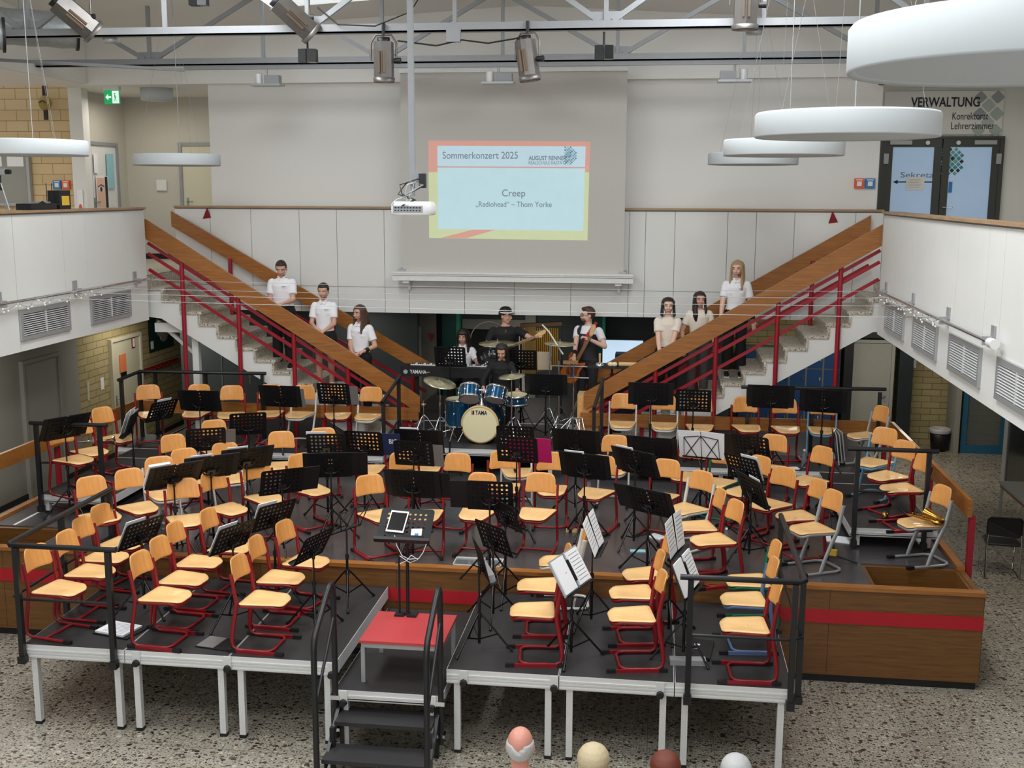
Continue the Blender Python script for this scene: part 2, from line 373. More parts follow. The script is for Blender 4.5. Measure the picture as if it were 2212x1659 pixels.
# parapets, made of flush panels with narrow joints under a wooden cap
def parapet(name, p0, p1, seams, nrm, zb=ZB, zt=ZT, th=.14):
    """p0,p1: ends of the visible face; nrm: unit vector out of the face"""
    a = Vector(p0); c = Vector(p1); d = (c-a); Ln = d.length; d.normalize(); nv = Vector(nrm)
    mb = MB()
    def slab(t0, t1, z0, z1, o0, o1, mi):
        P = [a+d*t0+nv*o0, a+d*t1+nv*o0, a+d*t1+nv*o1, a+d*t0+nv*o1]
        mb.prism([(p.x, p.y, z0) for p in P], (0, 0, z1-z0), mi)
    slab(0, Ln, zb, zt-.045, -.012, -th, 1)
    ts = [0]+sorted(seams)+[Ln]
    for t0, t1 in zip(ts, ts[1:]): slab(t0+.004, t1-.004, zb, zt-.05, 0, -.0119, 0)
    slab(0, Ln, zt-.045, zt-.03, .005, -th-.01, 1)
    slab(0, Ln, zt-.03, zt, .035, -th-.03, 2)
    return mb.build(name, ['white_panel', 'seam', 'cap_wood'], None, 'structure', fixn=True)
parapet('wall_gallery_left', (XL, 2, 0), (XL, YC, 0), [1.2, 2.4, 3.6, 4.8, 6, 7.2, 8.4, 9.6, 10.61, 11.74, 12.32, 13.46], (1, 0, 0))
parapet('wall_gallery_right', (XR, 2, 0), (XR, YC, 0), [1.2, 2.4, 3.6, 4.8, 6, 7.2, 8.49, 9.0, 10.07, 11.53, 12.13, 13.3], (-1, 0, 0))
parapet('wall_gallery_back', (-7.88, YB, 0), (3.33, YB, 0), [.6, 1.29, 2.1, 2.72, 3.5, 3.9, 4.8, 5.6, 6.5, 7.4, 7.65, 8.1, 8.9, 9.33, 9.9, 10.8], (0, -1, 0))
# the long horizontal joint low on the far parapet
struct('trim_1', MB().box(-7.88, 3.33, YB-.004, YB+.01, 3.43, 3.436), 'seam')
# end faces of the side galleries towards the stairs
struct('wall_gallery_end_left', MB().box(-13.5, XL-.15, YC-.14, YC, ZB, 3.36), 'white_panel')
struct('wall_gallery_end_right', MB().box(XR+.15, 9.2, YC-.14, YC, ZB, 3.36), 'white_panel')
# gallery floors
mb = MB(); mb.box(-13.5, XL-.16, 2, 16.05, 3.36, ZF); mb.box(-13.5, -7.772, 16.05, 20.6, 3.36, ZF); mb.box(-7.772, -7.6, 17.88, 20.6, 3.36, ZF)
mb.box(XR+.16, 9.2, 2, 16.05, 3.36, ZF); mb.box(3.24, 9.2, 16.05, 20.6, 3.36, ZF)
struct('floor_gallery', mb, 'terrazzo_step')
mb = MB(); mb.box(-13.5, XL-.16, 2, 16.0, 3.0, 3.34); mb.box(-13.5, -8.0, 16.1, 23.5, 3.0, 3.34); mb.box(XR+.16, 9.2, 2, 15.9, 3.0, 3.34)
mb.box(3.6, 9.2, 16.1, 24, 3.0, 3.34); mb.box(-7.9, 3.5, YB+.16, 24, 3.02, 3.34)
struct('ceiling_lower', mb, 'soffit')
# upper corridors at both ends of the far wall
mb = MB(); mb.box(-10.0, -7.3, 17.95, 20.6, 6.65, 6.8); mb.box(-14, -9.35, 2, 17.95, 6.65, 6.8); mb.box(3.25, 9.2, 18.0, 20.6, 6.72, 6.9); mb.box(5.15, 9.2, 2, 17.9, 6.65, 6.8)
struct('ceiling_corridor', mb, 'ceiling_white')
struct('wall_side_left_high', MB().box(-9.42, -9.32, 2, 17.8, 6.66, 8.9), 'ceiling_white')
struct('wall_side_right_high', MB().box(5.15, 5.25, 2, 17.8, 6.66, 8.9), 'ceiling_white')
struct('wall_corridor_left', MB().box(-10.05, -7.32, 20.4, 20.6, 3.67, 6.66), 'beige_wall')
struct('wall_corridor_side', MB().box(-10.1, -9.98, 18.55, 20.5, 3.67, 6.66), 'beige_wall')
struct('trim_2', MB().box(-9.97, -7.33, 20.38, 20.4, 3.67, 3.77), 'black')
struct('trim_3', MB().box(-9.98, -9.96, 18.56, 20.38, 3.67, 3.77), 'black')
struct('wall_brick_left', MB().box(-14, -10.0, 18.5, 18.62, 3.67, 6.9), 'brick_up')
struct('trim_4', MB().box(-9.99, -9.75, 18.4, 18.62, 3.67, 6.65), 'white_wall')
struct('wall_corridor_right', MB().box(3.26, 9.2, 20.4, 20.6, 3.67, 6.75), 'white_wall')
struct('wall_corridor_right_side', MB().box(6.2, 6.3, 17.9, 20.4, 3.67, 6.75), 'white_wall')
# lower level: walls round the dark space under the galleries
struct('wall_lower_left', MB().box(-10.3, -10.1, 18.35, 23.4, 0, 3.0), 'brick_y')
struct('wall_lower_left_plain', MB().box(-10.3, -10.08, 2, 18.35, 0, 3.0), 'grey_wall')
struct('baseboard_left', MB().box(-10.08, -10.06, 2, 23.3, 0, .09), 'black')
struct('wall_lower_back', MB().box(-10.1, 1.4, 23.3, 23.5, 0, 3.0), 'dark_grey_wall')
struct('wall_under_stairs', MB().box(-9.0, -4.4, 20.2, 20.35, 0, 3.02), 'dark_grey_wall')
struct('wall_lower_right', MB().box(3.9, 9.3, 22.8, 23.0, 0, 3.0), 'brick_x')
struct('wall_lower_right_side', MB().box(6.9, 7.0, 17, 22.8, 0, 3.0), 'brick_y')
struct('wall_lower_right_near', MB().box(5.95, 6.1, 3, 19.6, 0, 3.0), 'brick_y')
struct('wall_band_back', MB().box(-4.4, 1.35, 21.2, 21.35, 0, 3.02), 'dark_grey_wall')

# ---- doors of the upper floor ----
def plain_door(name, M_, w, h, leaf, frame, handle_side, lever='steel_paint'):
    r = empty(name, (0, 0, 0)); r.matrix_world = M_; r['kind'] = 'structure'
    f = MB(); f.box(-w/2-.06, -w/2, -.05, .03, 0, h+.06); f.box(w/2, w/2+.06, -.05, .03, 0, h+.06); f.box(-w/2, w/2, -.05, .03, h, h+.06)
    f.build('door_frame', frame, r)
    MB().box(-w/2, w/2, -.02, .02, 0.01, h).build('door_leaf', leaf, r)
    hx = handle_side*(w/2-.08)
    hb = MB(); hb.box(hx-.02, hx+.02, -.03, -.02, .95, 1.15); hb.tube([(hx, -.03, 1.08), (hx, -.075, 1.08), (hx-handle_side*.12, -.075, 1.08)], .01)
    hb.build('door_handle', lever, r)
    return r
d1 = plain_door('door_1', Matrix.Translation((-9.98, 19.45, ZF)) @ Matrix.Rotation(PI/2, 4, 'Z'), .95, 2.07, 'white_metal', 'steel_paint', -1)
d2 = plain_door('door_2', Matrix.Translation((-8.42, 20.38, ZF)), .9, 2.1, 'door_cream', 'steel_paint', -1)
# posters on door 1 (rest on the leaf)
def sheet(name, M_, w, h, m_, label, cat, group=None, extra=None):
    r = empty(name, (0, 0, 0), 0, label, cat, group); r.matrix_world = M_
    MB().box(-w/2, w/2, -.006, 0, -h/2, h/2).build('sheet', m_, r)
    if extra: extra(r)
    return r
MD1 = Matrix.Translation((-9.958, 19.45, ZF)) @ Matrix.Rotation(PI/2, 4, 'Z')
def eye_art(r):
    MB().box(-.2, .09, -.009, -.006, -.26, .26).build('printed_face', 'skin_light', r); MB().ball((-.06, -.01, .06), (.1, .003, .05), 14).build('printed_eye', 'eye_white', r); MB().ball((-.06, -.012, .06), (.045, .003, .045), 14).tube([(-.17, -.012, .1), (-.06, -.012, .14), (.05, -.012, .11)], .008, 5).build('printed_iris', 'hair_dark', r)
    MB().box(.1, .19, -.01, -.006, -.28, .28).build('text_column', 'lettering', r)
sheet('poster', MD1 @ Matrix.Translation((-.14, -.022, 1.24)), .44, .58, 'paper', 'poster with a large eye and a black text column on the white corridor door', 'poster', None, eye_art)
sheet('poster', MD1 @ Matrix.Translation((.2, -.022, 1.62)), .26, .62, 'mask_blue', 'tall pale blue notice on the white corridor door', 'notice')
sheet('poster', MD1 @ Matrix.Translation((-.33, -.022, 1.75)), .14, .34, 'paper', 'narrow white notice beside the pale blue one on the corridor door', 'notice')
sheet('poster', Matrix.Translation((-9.87, 18.385, 4.75)), .1, .42, 'paper', 'small yellow and orange paper strip on the pilaster beside the corridor door', 'notice', None,
      lambda r: MB().ball((0, -.008, -.12), (.035, .003, .09), 12).build('printed_shape', 'orange_red', r))
sheet('notice', Matrix.Translation((-9.3, 20.37, 5.05)), .2, .2, 'white_metal', 'small square white wall panel between the two corridor doors', 'wall panel')
sheet('thermostat', Matrix.Translation((-9.72, 20.37, 4.6)), .09, .09, 'white_metal', 'tiny white thermostat on the beige corridor wall', 'thermostat')
sheet('light_switch', Matrix.Translation((-9.93, 18.39, 4.0)), .08, .1, 'white_metal', 'small white light switch on the pilaster by the brick wall', 'light switch')

# double glass door with lettering, right
dd = empty('door_3', (0, 0, 0)); dd['kind'] = 'structure'; dd.location = (4.71, 20.3, ZF)
f = MB(); f.box(-1.0, -.93, -.05, .08, 0, 2.2); f.box(.93, 1.0, -.05, .08, 0, 2.2); f.box(-1, 1, -.05, .08, 2.2, 2.24); f.build('door_frame', 'door_frame_dark', dd)
for s_, nm in ((-1, 'door_leaf'), (1, 'door_leaf')):
    lf = MB(); x0, x1 = (-.93, -.01) if s_ < 0 else (.01, .93)
    lf.box(x0, x0+.12, -.03, .03, 0, 2.2); lf.box(x1-.12, x1, -.03, .03, 0, 2.2); lf.box(x0+.12, x1-.12, -.03, .03, 2.06, 2.2); lf.box(x0+.12, x1-.12, -.03, .03, 0, .14)
    l_ = lf.build('door_leaf', 'door_frame_dark', dd)
    MB().box(x0+.12, x1-.12, -.01, .01, .14, 2.06).build('glass_pane', 'frost', l_)
    MB().box(*( (x0+.06, x0+.42) if s_ < 0 else (x1-.42, x1-.06)), -.07, -.03, 2.1, 2.17).build('door_closer', 'grey_frame', l_)
    MB().tube([((x0+x1)/2+(.22 if s_ < 0 else -.22), -.03, 2.13), ((x0+x1)/2+(.22 if s_ < 0 else -.22), -.06, 2.13)], .035, 14).build('detector', 'white_metal', l_)
    MB().box(*((x0-.03, x0+.05) if s_ < 0 else (x1-.05, x1+.03)), -.06, -.03, 1.78, 1.95).build('hinge', 'grey_frame', l_)
MB().tube([(.06, -.03, 1.05), (.06, -.08, 1.05), (.22, -.08, 1.05)], .012).build('door_handle', 'chrome', dd)
text('lettering', 'Sekretariat', .13, facing_y(-.26, -.014, 1.59), 'lettering_grey', dd, False, .8)
mb = MB(); mb.box(-.72, -.13, -.016, -.012, 1.465, 1.485); mb.prism([(-.78, -.016, 1.475), (-.7, -.016, 1.51), (-.7, -.016, 1.44)], (0, .004, 0)); mb.build('arrow', 'lettering', dd)
sheet('notice', Matrix.Translation((4.71-.41, 20.3-.022, ZF+1.45)), .3, .22, 'white_wall', 'typed paper notice taped on the left glass of the office door', 'notice', None,
      lambda r: [MB().box(-.12+.02*(i % 2), .1-.02*(i % 3), -.008, -.006, .07-i*.028, .073-i*.028).build('text_line', 'lettering_grey', r) for i in range(6)])
def globe(parent, cx, cy, cz, R, cols, half=None, fade=False, clip=None, g=3.4):
    """emblem: a ball of rounded tiles, drawn flat"""
    k = 0
    for i in range(-4, 5):
        for j in range(-4, 5):
            u = (i+j)*.5/g; w = (i-j)*.5/g
            if u*u+w*w > .92: continue
            if half and u < half: continue
            s_ = .4/g*(1-.25*(u*u+w*w)); ux = R*u; wz = R*w
            if clip and not (clip[0] < cx+ux < clip[1] and clip[2] < cz+wz < clip[3]): continue
            P = [(cx+ux+dx*s_*R, cy, cz+wz+dz*s_*R) for dx, dz in ((-1, -.12), (-.12, -1), (.12, -1), (1, -.12), (1, .12), (.12, 1), (-.12, 1), (-1, .12))]
            MB().prism(P, (0, .003, 0)).build('emblem_tile', cols[k % len(cols)], parent); k += 1
for nm, c in (('em1', (60, 140, 120)), ('em2', (34, 48, 62)), ('em3', (110, 170, 130)), ('em4', (80, 150, 160)), ('ef1', (170, 182, 176)), ('ef2', (152, 160, 164)), ('ef3', (182, 190, 184))): mat(nm, c, .6, noise=.01)
globe(dd, .13, -.016, 1.82, .26, ['em1', 'em2', 'em3', 'em4'], .0, False, None, 2.6)
# blue sticker on the inner stile
MB().box(.14, .2, -.036, -.03, 1.3, 1.48).build('sticker', 'blue_box', dd)
# plate above the door
pl = empty('sign_plate', (4.71, 20.37, 6.3), 0, 'grey sign reading VERWALTUNG with emblem above the double glass door', 'sign')
MB().box(-.98, .96, -.02, 0, -.36, .36).build('plate', 'white_wall', pl)
text('lettering', 'VERWALTUNG', .22, facing_y(.02, -.024, .17), 'lettering', pl, True, 1.12)
text('lettering', 'Konrektorat', .17, facing_y(.43, -.024, -.06), 'lettering', pl, False, .58)
text('lettering', 'Lehrerzimmer', .17, facing_y(.48, -.024, -.22), 'lettering', pl, False, .7)
globe(pl, .86, -.0215, -.02, .58, ['ef1', 'ef2', 'ef3'], None, False, (.45, .92, -.32, .32), 2.1)
tag(MB().lathe([(.0, -.07), (.18, -.07), (.19, 0), (0, 0)], 20).build('ceiling_lamp', 'lamp_white'), 'flat round white ceiling lamp above the grey office sign', 'ceiling lamp').location = (4.75, 19.4, 6.72)
tag(MB().lathe([(.0, -.2), (.26, -.2), (.27, 0), (0, 0)], 28).build('ceiling_lamp', 'lamp_white'), 'deep round white ceiling lamp over the corridor doors at left', 'ceiling lamp').location = (-8.5, 18.6, 6.65)
# alarm push boxes
def alarm(x, y, z, m_, label):
    r = empty('alarm_box', (x, y, z), 0, label, 'alarm box')
    MB().box(-.07, .07, -.05, 0, -.075, .075).build('housing', m_, r); MB().box(-.035, .035, -.054, -.05, -.04, .03).build('call_button', 'white_metal', r)
    MB().box(-.05, .05, -.053, -.05, .045, .06).build('caption', 'lettering_white', r)
alarm(2.97, 17.9, 5.1, 'orange_red', 'orange red fire alarm box on the white wall left of the office door')
alarm(3.13, 17.9, 5.1, 'blue_box', 'blue alarm box on the white wall left of the office door')
alarm(-10.32, 18.5, 5.04, 'blue_box', 'blue alarm box on the yellow brick wall at upper left')
alarm(-10.16, 18.5, 5.04, 'orange_red', 'orange red fire alarm box on the yellow brick wall at upper left')
tag(MB().lathe([(0, -.09), (.05, -.08), (.075, -.03), (.08, 0), (0, 0)], 16).build('alarm_sounder', 'red_paint'), 'small red dome sounder at the top right corner of the white wall', 'alarm sounder').location = (3.2, 17.75, 6.62)
# exit sign
ex = empty('exit_sign', (-9.05, 18.1, 6.56), 0, 'green lit emergency exit sign with arrow and running figure, upper left', 'exit sign')
MB().box(-.14, .14, -.04, .04, .02, .09).build('bracket', 'white_metal', ex); MB().box(-.13, .13, -.015, .015, -.2, .02).build('light_panel', 'exit_green', ex)
mb = MB(); mb.box(.01, .125, -.019, -.015, -.19, .01); mb.build('pictogram_field', 'exit_white', ex)
mb = MB(); mb.prism([(-.11, -.019, -.09), (-.06, -.019, -.04), (-.06, -.019, -.075), (-.01, -.019, -.075), (-.01, -.019, -.105), (-.06, -.019, -.105), (-.06, -.019, -.14)], (0, .004, 0)); mb.build('arrow', 'exit_white', ex)
mb = MB(); mb.ball((.055, -.021, -.035), (.013, .003, .013), 8); mb.bar((.055, -.021, -.055), (.065, -.021, -.11), .02, .004); mb.bar((.065, -.021, -.11), (.04, -.021, -.165), .014, .004); mb.bar((.065, -.021, -.11), (.085, -.021, -.16), .014, .004); mb.bar((.055, -.021, -.07), (.09, -.021, -.09), .01, .004)
mb.build('running_figure', 'exit_green', ex)

# ---- things in the upper left: showcase, mobile, camera gear on the parapet ----
sc = empty('wall_showcase', (-11.1, 18.48, 5.25), 0, 'shallow glazed notice case on the yellow brick wall, upper left', 'notice case')
f = MB(); f.box(-.6, .3, -.03, 0, -.55, .45); f.build('backing', 'grey_wall', sc); f = MB()
for q in ((-.62, -.57, -.55, .45), (.27, .32, -.55, .45), (-.6, .3, .42, .47), (-.6, .3, -.57, -.52)): f.box(q[0], q[1], -.08, 0, q[2], q[3])
f.build('frame', 'grey_frame', sc); MB().box(-.5, -.2, -.036, -.03, .1, .36).build('notice', 'paper', sc); MB().box(-.1, .2, -.036, -.03, .1, .36).build('notice', 'paper', sc)
hm = empty('wall_ornament', (-10.35, 18.3, 6.4), 0, 'round ochre ceramic ornament with dark straps hanging on the brick wall', 'ornament')
MB().ball((0, 0, 0), (.115, .09, .125), 18).build('ceramic_ball', 'ceramic', hm); MB().box(-.03, .03, -.02, .02, .11, .28).build('strap', 'hair_dark', hm); MB().box(-.03, .03, -.02, .02, -.28, -.11).build('strap', 'hair_dark', hm)
MB().tube([(-.06, -.09, 0), (0, -.1, .03), (.06, -.09, 0)], .008).build('relief', 'hair_dark', hm)
tp = empty('camera_tripod', (-8.0, 13.0, ZT), 0, 'small silver tripod standing on the left gallery parapet', 'tripod')
for a in (90, 210, 330): MB().tube([(0, 0, .34), (.14*math.cos(rad(a)), .09*math.sin(rad(a)), 0)], .009, 6).build('leg', 'grey_frame', tp)
MB().tube([(0, 0, .24), (0, 0, .42)], .012, 8).build('centre_column', 'black', tp); MB().tube([(0, 0, .42), (-.2, .0, .47)], .008, 6).build('pan_handle', 'black', tp)
cm = empty('video_camera', (-8.0, 13.0, ZT+.43), 0, 'small silver video camera on the tripod at upper left', 'video camera')
MB().box(-.05, .08, -.035, .035, 0, .07).build('body', 'grey_frame', cm); MB().cyl((.08, 0, .035), (.14, 0, .03), .028).build('lens', 'black', cm); MB().box(-.05, .0, -.05, -.035, .01, .06).build('flip_screen', 'black', cm)
mx_ = empty('mixing_console', (-7.78, 13.35, ZT), PI/2, 'low black sound desk with cables on the left gallery parapet', 'mixing console')
MB().box(-.25, .35, -.1, .1, 0, .08).build('housing', 'black', mx_)
for i in range(8): MB().box(-.2+i*.065, -.18+i*.065, -.06, .04, .08, .1).build('fader', 'steel_paint', mx_)
tag(MB().tube([(-7.72, 13.2, ZT+.02), (-7.7, 13.4, ZT+.1), (-7.74, 13.6, ZT+.04), (-7.7, 13.75, ZT+.07), (-7.72, 13.9, ZT+.02)], .012, 6).build('cable', 'black'), 'tangled black cable lying along the left gallery parapet', 'cable')
rk = empty('radio_receiver', (-7.78, 13.95, ZT), PI/2, 'black receiver box with yellow label and two aerials on the left parapet', 'receiver')
MB().box(-.14, .14, -.08, .08, 0, .24).build('housing', 'black', rk); MB().box(-.08, .1, -.084, -.08, .05, .17).build('label_sticker', 'yellow', rk)
MB().tube([(-.16, 0, .02), (-.17, 0, .33)], .006, 6).build('aerial', 'black', rk); MB().tube([(-.3, 0, .02), (-.3, 0, .33)], .006, 6).build('aerial', 'black', rk)
# red paper triangles pinned on the far parapet
for x_, s_, lb in ((-7.33, 1, 'red paper triangle pinned on the far parapet at the top of the left stairs'), (2.59, -1, 'red paper triangle pinned on the far parapet at the top of the right stairs')):
    o = MB().prism([(x_-.07, YB-.012, 4.5), (x_+.07, YB-.012, 4.52), (x_+.02*s_, YB-.03, 4.69)], (0, .008, 0)).build('paper_triangle', 'red_paint'); tag(o, lb, 'paper triangle')

# ---- gallery grilles, rails and wires ----
def grille(x, y, s, label):
    r = empty('ventilation_grille', (x, y, 3.34), 0, label, 'grille', 'ventilation grilles in the gallery fronts')
    w, h = 1.06, .28
    f = MB(); t = s*.03
    for q in ((-w/2-.05, -w/2, -h/2-.05, h/2+.05), (w/2, w/2+.05, -h/2-.05, h/2+.05), (-w/2, w/2, h/2, h/2+.05), (-w/2, w/2, -h/2-.05, -h/2)): f.box(0, t, q[0], q[1], q[2], q[3])
    f.build('frame', 'grey_frame', r)
    MB().box(0, s*.004, -w/2, w/2, -h/2, h/2).build('backing', 'black', r)
    m_ = MB()
    for i in range(11):
        z = -h/2+.014+i*.0262; m_.bar((s*.018, -w/2, z), (s*.018, w/2, z), .022, .004, (0, 0, 1) if 0 else (s*.5, 0, 1))
    m_.box(s*.008, s*.028, -.008, .008, -h/2, h/2); m_.build('louvres', 'alu', r)
for y, l in ((14.91, 'louvred air grille in the left gallery front, nearest the stairs'), (13.19, 'louvred air grille in the left gallery front, second from the stairs')): grille(XL, y, 1, l)
for y, l in ((14.93, 'louvred air grille in the right gallery front, nearest the stairs'), (13.23, 'louvred air grille in the right gallery front, second from the stairs'),
             (11.52, 'louvred air grille in the right gallery front, third from the stairs'), (9.82, 'louvred air grille in the right gallery front, cut by the right photo edge')): grille(XR, y, -1, l)
def gallery_rail(x, s, y0, y1, bys, label):
    r = empty('steel_rail', (x, 0, 0), 0, label, 'rail')
    MB().tube([(s*.09, y0, 3.65), (s*.09, y1, 3.65)], .018, 8).build('rail_tube', 'chrome', r)
    for y in bys: MB().box(0, s*.02, y-.05, y+.05, 3.66, 3.78).box(0, s*.1, y-.02, y+.02, 3.6, 3.68).build('wall_bracket', 'grey_frame', r)
gallery_rail(XL, 1, 11.5, 16.0, (12.21, 13.95, 15.67), 'thin steel rail on brackets along the left gallery front')
gallery_rail(XR, -1, 10.3, 15.9, (15.6, 13.94, 12.26, 10.62), 'thin steel rail on brackets along the right gallery front')
mb = MB().tube([(XR-.09, 10.27, 3.65), (XR-.09, 10.42, 3.65)], .045, 12); tag(mb.build('bullet_camera', 'white_metal'), 'small white tube camera at the end of the right gallery rail', 'security camera')
wires = [(16.0, 15.85), (14.56, 14.9), (13.85, 13.87), (13.11, 12.62)]
wl = ('farthest', 'second from the far wall', 'third from the far wall', 'nearest')
for (a_, b_), l in zip(wires, wl):
    P = [(XL+.09+(XR-XL-.18)*t/12, a_+(b_-a_)*t/12, 3.63-.03*math.sin(PI*t/12)) for t in range(13)]
    w_ = empty('tension_wire', (0, 0, 0), 0, 'thin pale wire between the galleries, %s of four' % l, 'wire', 'wires stretched between the galleries')
    MB().tube(P, .0028, 5).build('wire', 'lamp_white', w_)
    for q in (P[0], P[-1]):
        s_ = 1 if q[0] < -2 else -1
        MB().tube([(q[0], q[1], q[2]), (q[0]+s_*.12, q[1], q[2]+.01), (q[0]+s_*.3, q[1], q[2])], [.006, .011, .006], 6).build('turnbuckle', 'chrome', w_)
for (y0, y1, x, s_, l) in ((12.0, 14.6, XL+.1, 1, 'string of small clear fairy lights wound on the left gallery rail'), (12.3, 15.8, XR-.1, -1, 'string of small clear fairy lights wound on the right gallery rail')):
    sl = empty('fairy_lights', (x, y0, 3.6), 0, l, 'fairy lights')
    n = int((y1-y0)/.09); P = [(.03*s_*math.sin(i*1.9), i*.09, .04*math.cos(i*1.3)) for i in range(n)]
    MB().tube(P, .004, 5).build('cord', 'clear', sl)
    mb = MB()
    for i, p in enumerate(P): mb.ball((p[0], p[1], p[2]-.015), (.012, .016, .012), 6)
    mb.build('bulbs', 'string_light', sl)['kind'] = 'stuff'
# ================= STAGE, STAIRS, PORTABLE DECKS =================
ZS = 1.0
SX0, SX1, SY0 = -7.9, 3.26, 11.21
st = empty('stage', (0, 0, 0), 0, 'permanent wood-panelled stage with dark floor and red band across the hall', 'stage')
m_ = MB(); m_.box(SX0, SX1, 12.08, 19.4, ZS-.12, ZS); m_.box(-6.85, 2.24, 11.27, 12.08, ZS-.12, ZS)
m_.build('stage_floor', 'stage_floor', st)
m_ = MB(); m_.box(SX0-.02, SX1+.04, SY0, SY0+.06, .08, 1.0)
m_.box(SX1-.02, SX1+.04, SY0+.06, 19.4, .08, 1.0); m_.box(SX0-.02, SX0+.04, SY0+.06, 19.4, .08, 1.0)
m_.build('fascia', 'oak_dark', st)
for t in range(8): MB().box(-7.2+t*1.5, -7.196+t*1.5, SY0-.001, SY0, .1, 1.0).build('panel_joint', 'hair_dark', st)
MB().box(SX0-.01, SX1+.045, SY0-.012, SY0, .64, .78).build('red_band', 'red_band', st)
MB().box(SX0, SX1+.02, SY0+.02, SY0+.05, 0, .08).box(SX1-.01, SX1+.01, SY0+.05, 19, 0, .08).build('plinth', 'black', st)
m_ = MB(); m_.box(SX0-.03, SX1+.05, SY0-.02, SY0+.09, .995, 1.035); m_.box(SX1-.03, SX1+.05, 12.0, 16.1, .995, 1.035); m_.box(SX0-.04, SX0+.04, 12.0, 16.1, .995, 1.035)
m_.build('rim', 'oak', st)
MB().box(SX0+.3, SX0+.33, 12.1, 14.5, 1.0, 1.004).build('floor_line', 'paper', st)
for (a, c) in ((SX0, -6.85), (2.24, SX1-.02)):           # step wells let into the front corners
    m_ = MB(); m_.box(a, c, 12.02, 12.08, .5, .985); m_.box(a, c, SY0+.06, 12.02, .45, .5)
    m_.box(c-.04 if c < 0 else c-.03, c, SY0+.06, 12.02, .5, .985); m_.box(a, a+.04, SY0+.06, 12.02, .5, .985); m_.build('step_well', 'oak_dark', st)
# low wooden guard rails round the stage
def guard(name, segs, posts, label):
    r = empty(name, (0, 0, 0), 0, label, 'railing')
    for (p, q) in segs: MB().bar(p, q, .045, .19).build('rail_board', 'oak', r)
    for (x, y, z0, z1) in posts: MB().box(x-.03, x+.03, y-.03, y+.03, z0, z1).build('post', 'red_rail', r)
    return r
guard('guard_rail', [((3.33, 12.05, 1.665), (3.33, 16.2, 1.665)), ((3.31, 16.2, 1.665), (-1.1, 16.2, 1.665))],
      [(3.37, 12.1, .3, 1.58), (3.37, 14.0, .3, 1.6), (3.25, 16.25, 1.0, 1.6), (1.2, 16.25, 1.0, 1.6), (-.2, 16.25, 1.0, 1.6)], 'low oak guard board on red posts round the right side of the stage')
guard('guard_rail', [((-7.97, 11.3, 1.665), (-7.97, 16.2, 1.665)), ((-7.95, 16.2, 1.665), (-3.52, 16.2, 1.665))],
      [(-8.01, 12.1, .3, 1.58), (-8.01, 13.9, .3, 1.58), (-8.01, 15.2, .3, 1.6), (-5.0, 16.25, 1.0, 1.6), (-3.73, 16.25, 1.0, 1.6)], 'low oak guard board on red posts round the left side of the stage')

# ---- two flights of terrazzo stairs ----
def stairs(name, s, x0, label):
    """s: -1 climbs to the left, +1 to the right; x0: nose of the lowest tread"""
    r = empty(name, (0, 0, 0), 0, label, 'staircase')
    Y0, Y1, run, rise, n = 16.27, 17.58, .287, .178, 15
    body = [(x0+s*.04, ZS)]
    for j in range(1, n):
        z = ZS+rise*j; xa = x0+s*(run*(j-1)+.035)
        body += [(xa, z-.045), (xa+s*run, z-.045)]
    body[-1] = (x0+s*run*(n-1)+s*.2, body[-1][1])
    xe = body[-1][0]
    body += [(xe, ZF-.6), (x0+s*run*13.2, ZF-.6-.05), (x0+s*run*1.2, ZS)]
    MB().prism([(x, Y0+.02, z) for x, z in body], (0, Y1-Y0-.04, 0)).build('stair_body', 'white_panel', r, fixn=True)
    for j in range(1, n):
        z = ZS+rise*j; xa = x0+s*run*(j-1)
        xs_ = sorted((xa-s*.02, xa+s*(run+.03)))
        m_ = MB().box(xs_[0], xs_[1], Y0, Y1, z-.045, z)
        xs_ = sorted((xa+s*.005, xa+s*.04)); m_.box(xs_[0], xs_[1], Y0, Y1, z-rise, z-.045)
        m_.build('tread', 'terrazzo_step', r)
    xa = x0+s*run*(n-1); xs_ = sorted((xa, xa+s*.04)); MB().box(xs_[0], xs_[1], Y0, Y1, ZF-rise, ZF).build('tread', 'terrazzo_step', r)
    return r
SLX, SRX = -3.756, -.784
stairs('staircase', -1, SLX, 'left flight of pale terrazzo stairs climbing to the left gallery')
stairs('staircase', 1, SRX, 'right flight of pale terrazzo stairs climbing to the right gallery')
def banister(s, Y, xs_, ends, posts, label, near):
    r = empty('banister', (0, 0, 0), 0, label, 'banister')
    (xa, za), (xb, zb) = ends                   # top edge of the board: low end, high end
    k = (zb-za)/(xb-xa); h = .315 if near else .24
    lo = (xa, za-h*1.0)
    poly = [(xa, Y, za), (xb, Y, zb), (xb, Y, zb-h), (xa, Y, za-h)]
    if near: poly = [(xa, Y, za), (xb, Y, zb), (xb, Y, zb-h+.02), (xa-(-.02 if s > 0 else .02), Y, za-h+.07), (xa, Y, za-h+.09)]
    MB().prism(poly, (0, .05, 0)).build('board', 'oak', r, fixn=True)
    e = 1 if near else -1
    yr = Y+.075*e if near else Y-.02
    for off in ((.36, .52, .76) if near else (.5, .74)):
        x2 = xb; x1 = xa+(xb-xa)*.02
        MB().bar((x1, yr, za+k*(x1-xa)-off), (x2, yr, zb-off), .03, .045).build('red_rail', 'red_rail', r)
    for x in posts:
        zt = za+k*(x-xa)-(.12 if near else .2)
        j = max(0, min(13, int(abs(x-xs_)/.287))) ; zb_ = ZS if near else ZS+.178*j
        MB().tube([(x, yr-(.02 if near else 0), zb_), (x, yr-(.02 if near else 0), zt)], .034, 10).build('post', 'red_rail', r)
    return r
banister(-1, 16.19, SLX, ((-3.5, 1.93), (-7.69, 4.53)), (-3.75, -4.61, -5.44, -6.29, -7.16), 'near banister of the left stairs, oak board on red posts', True)
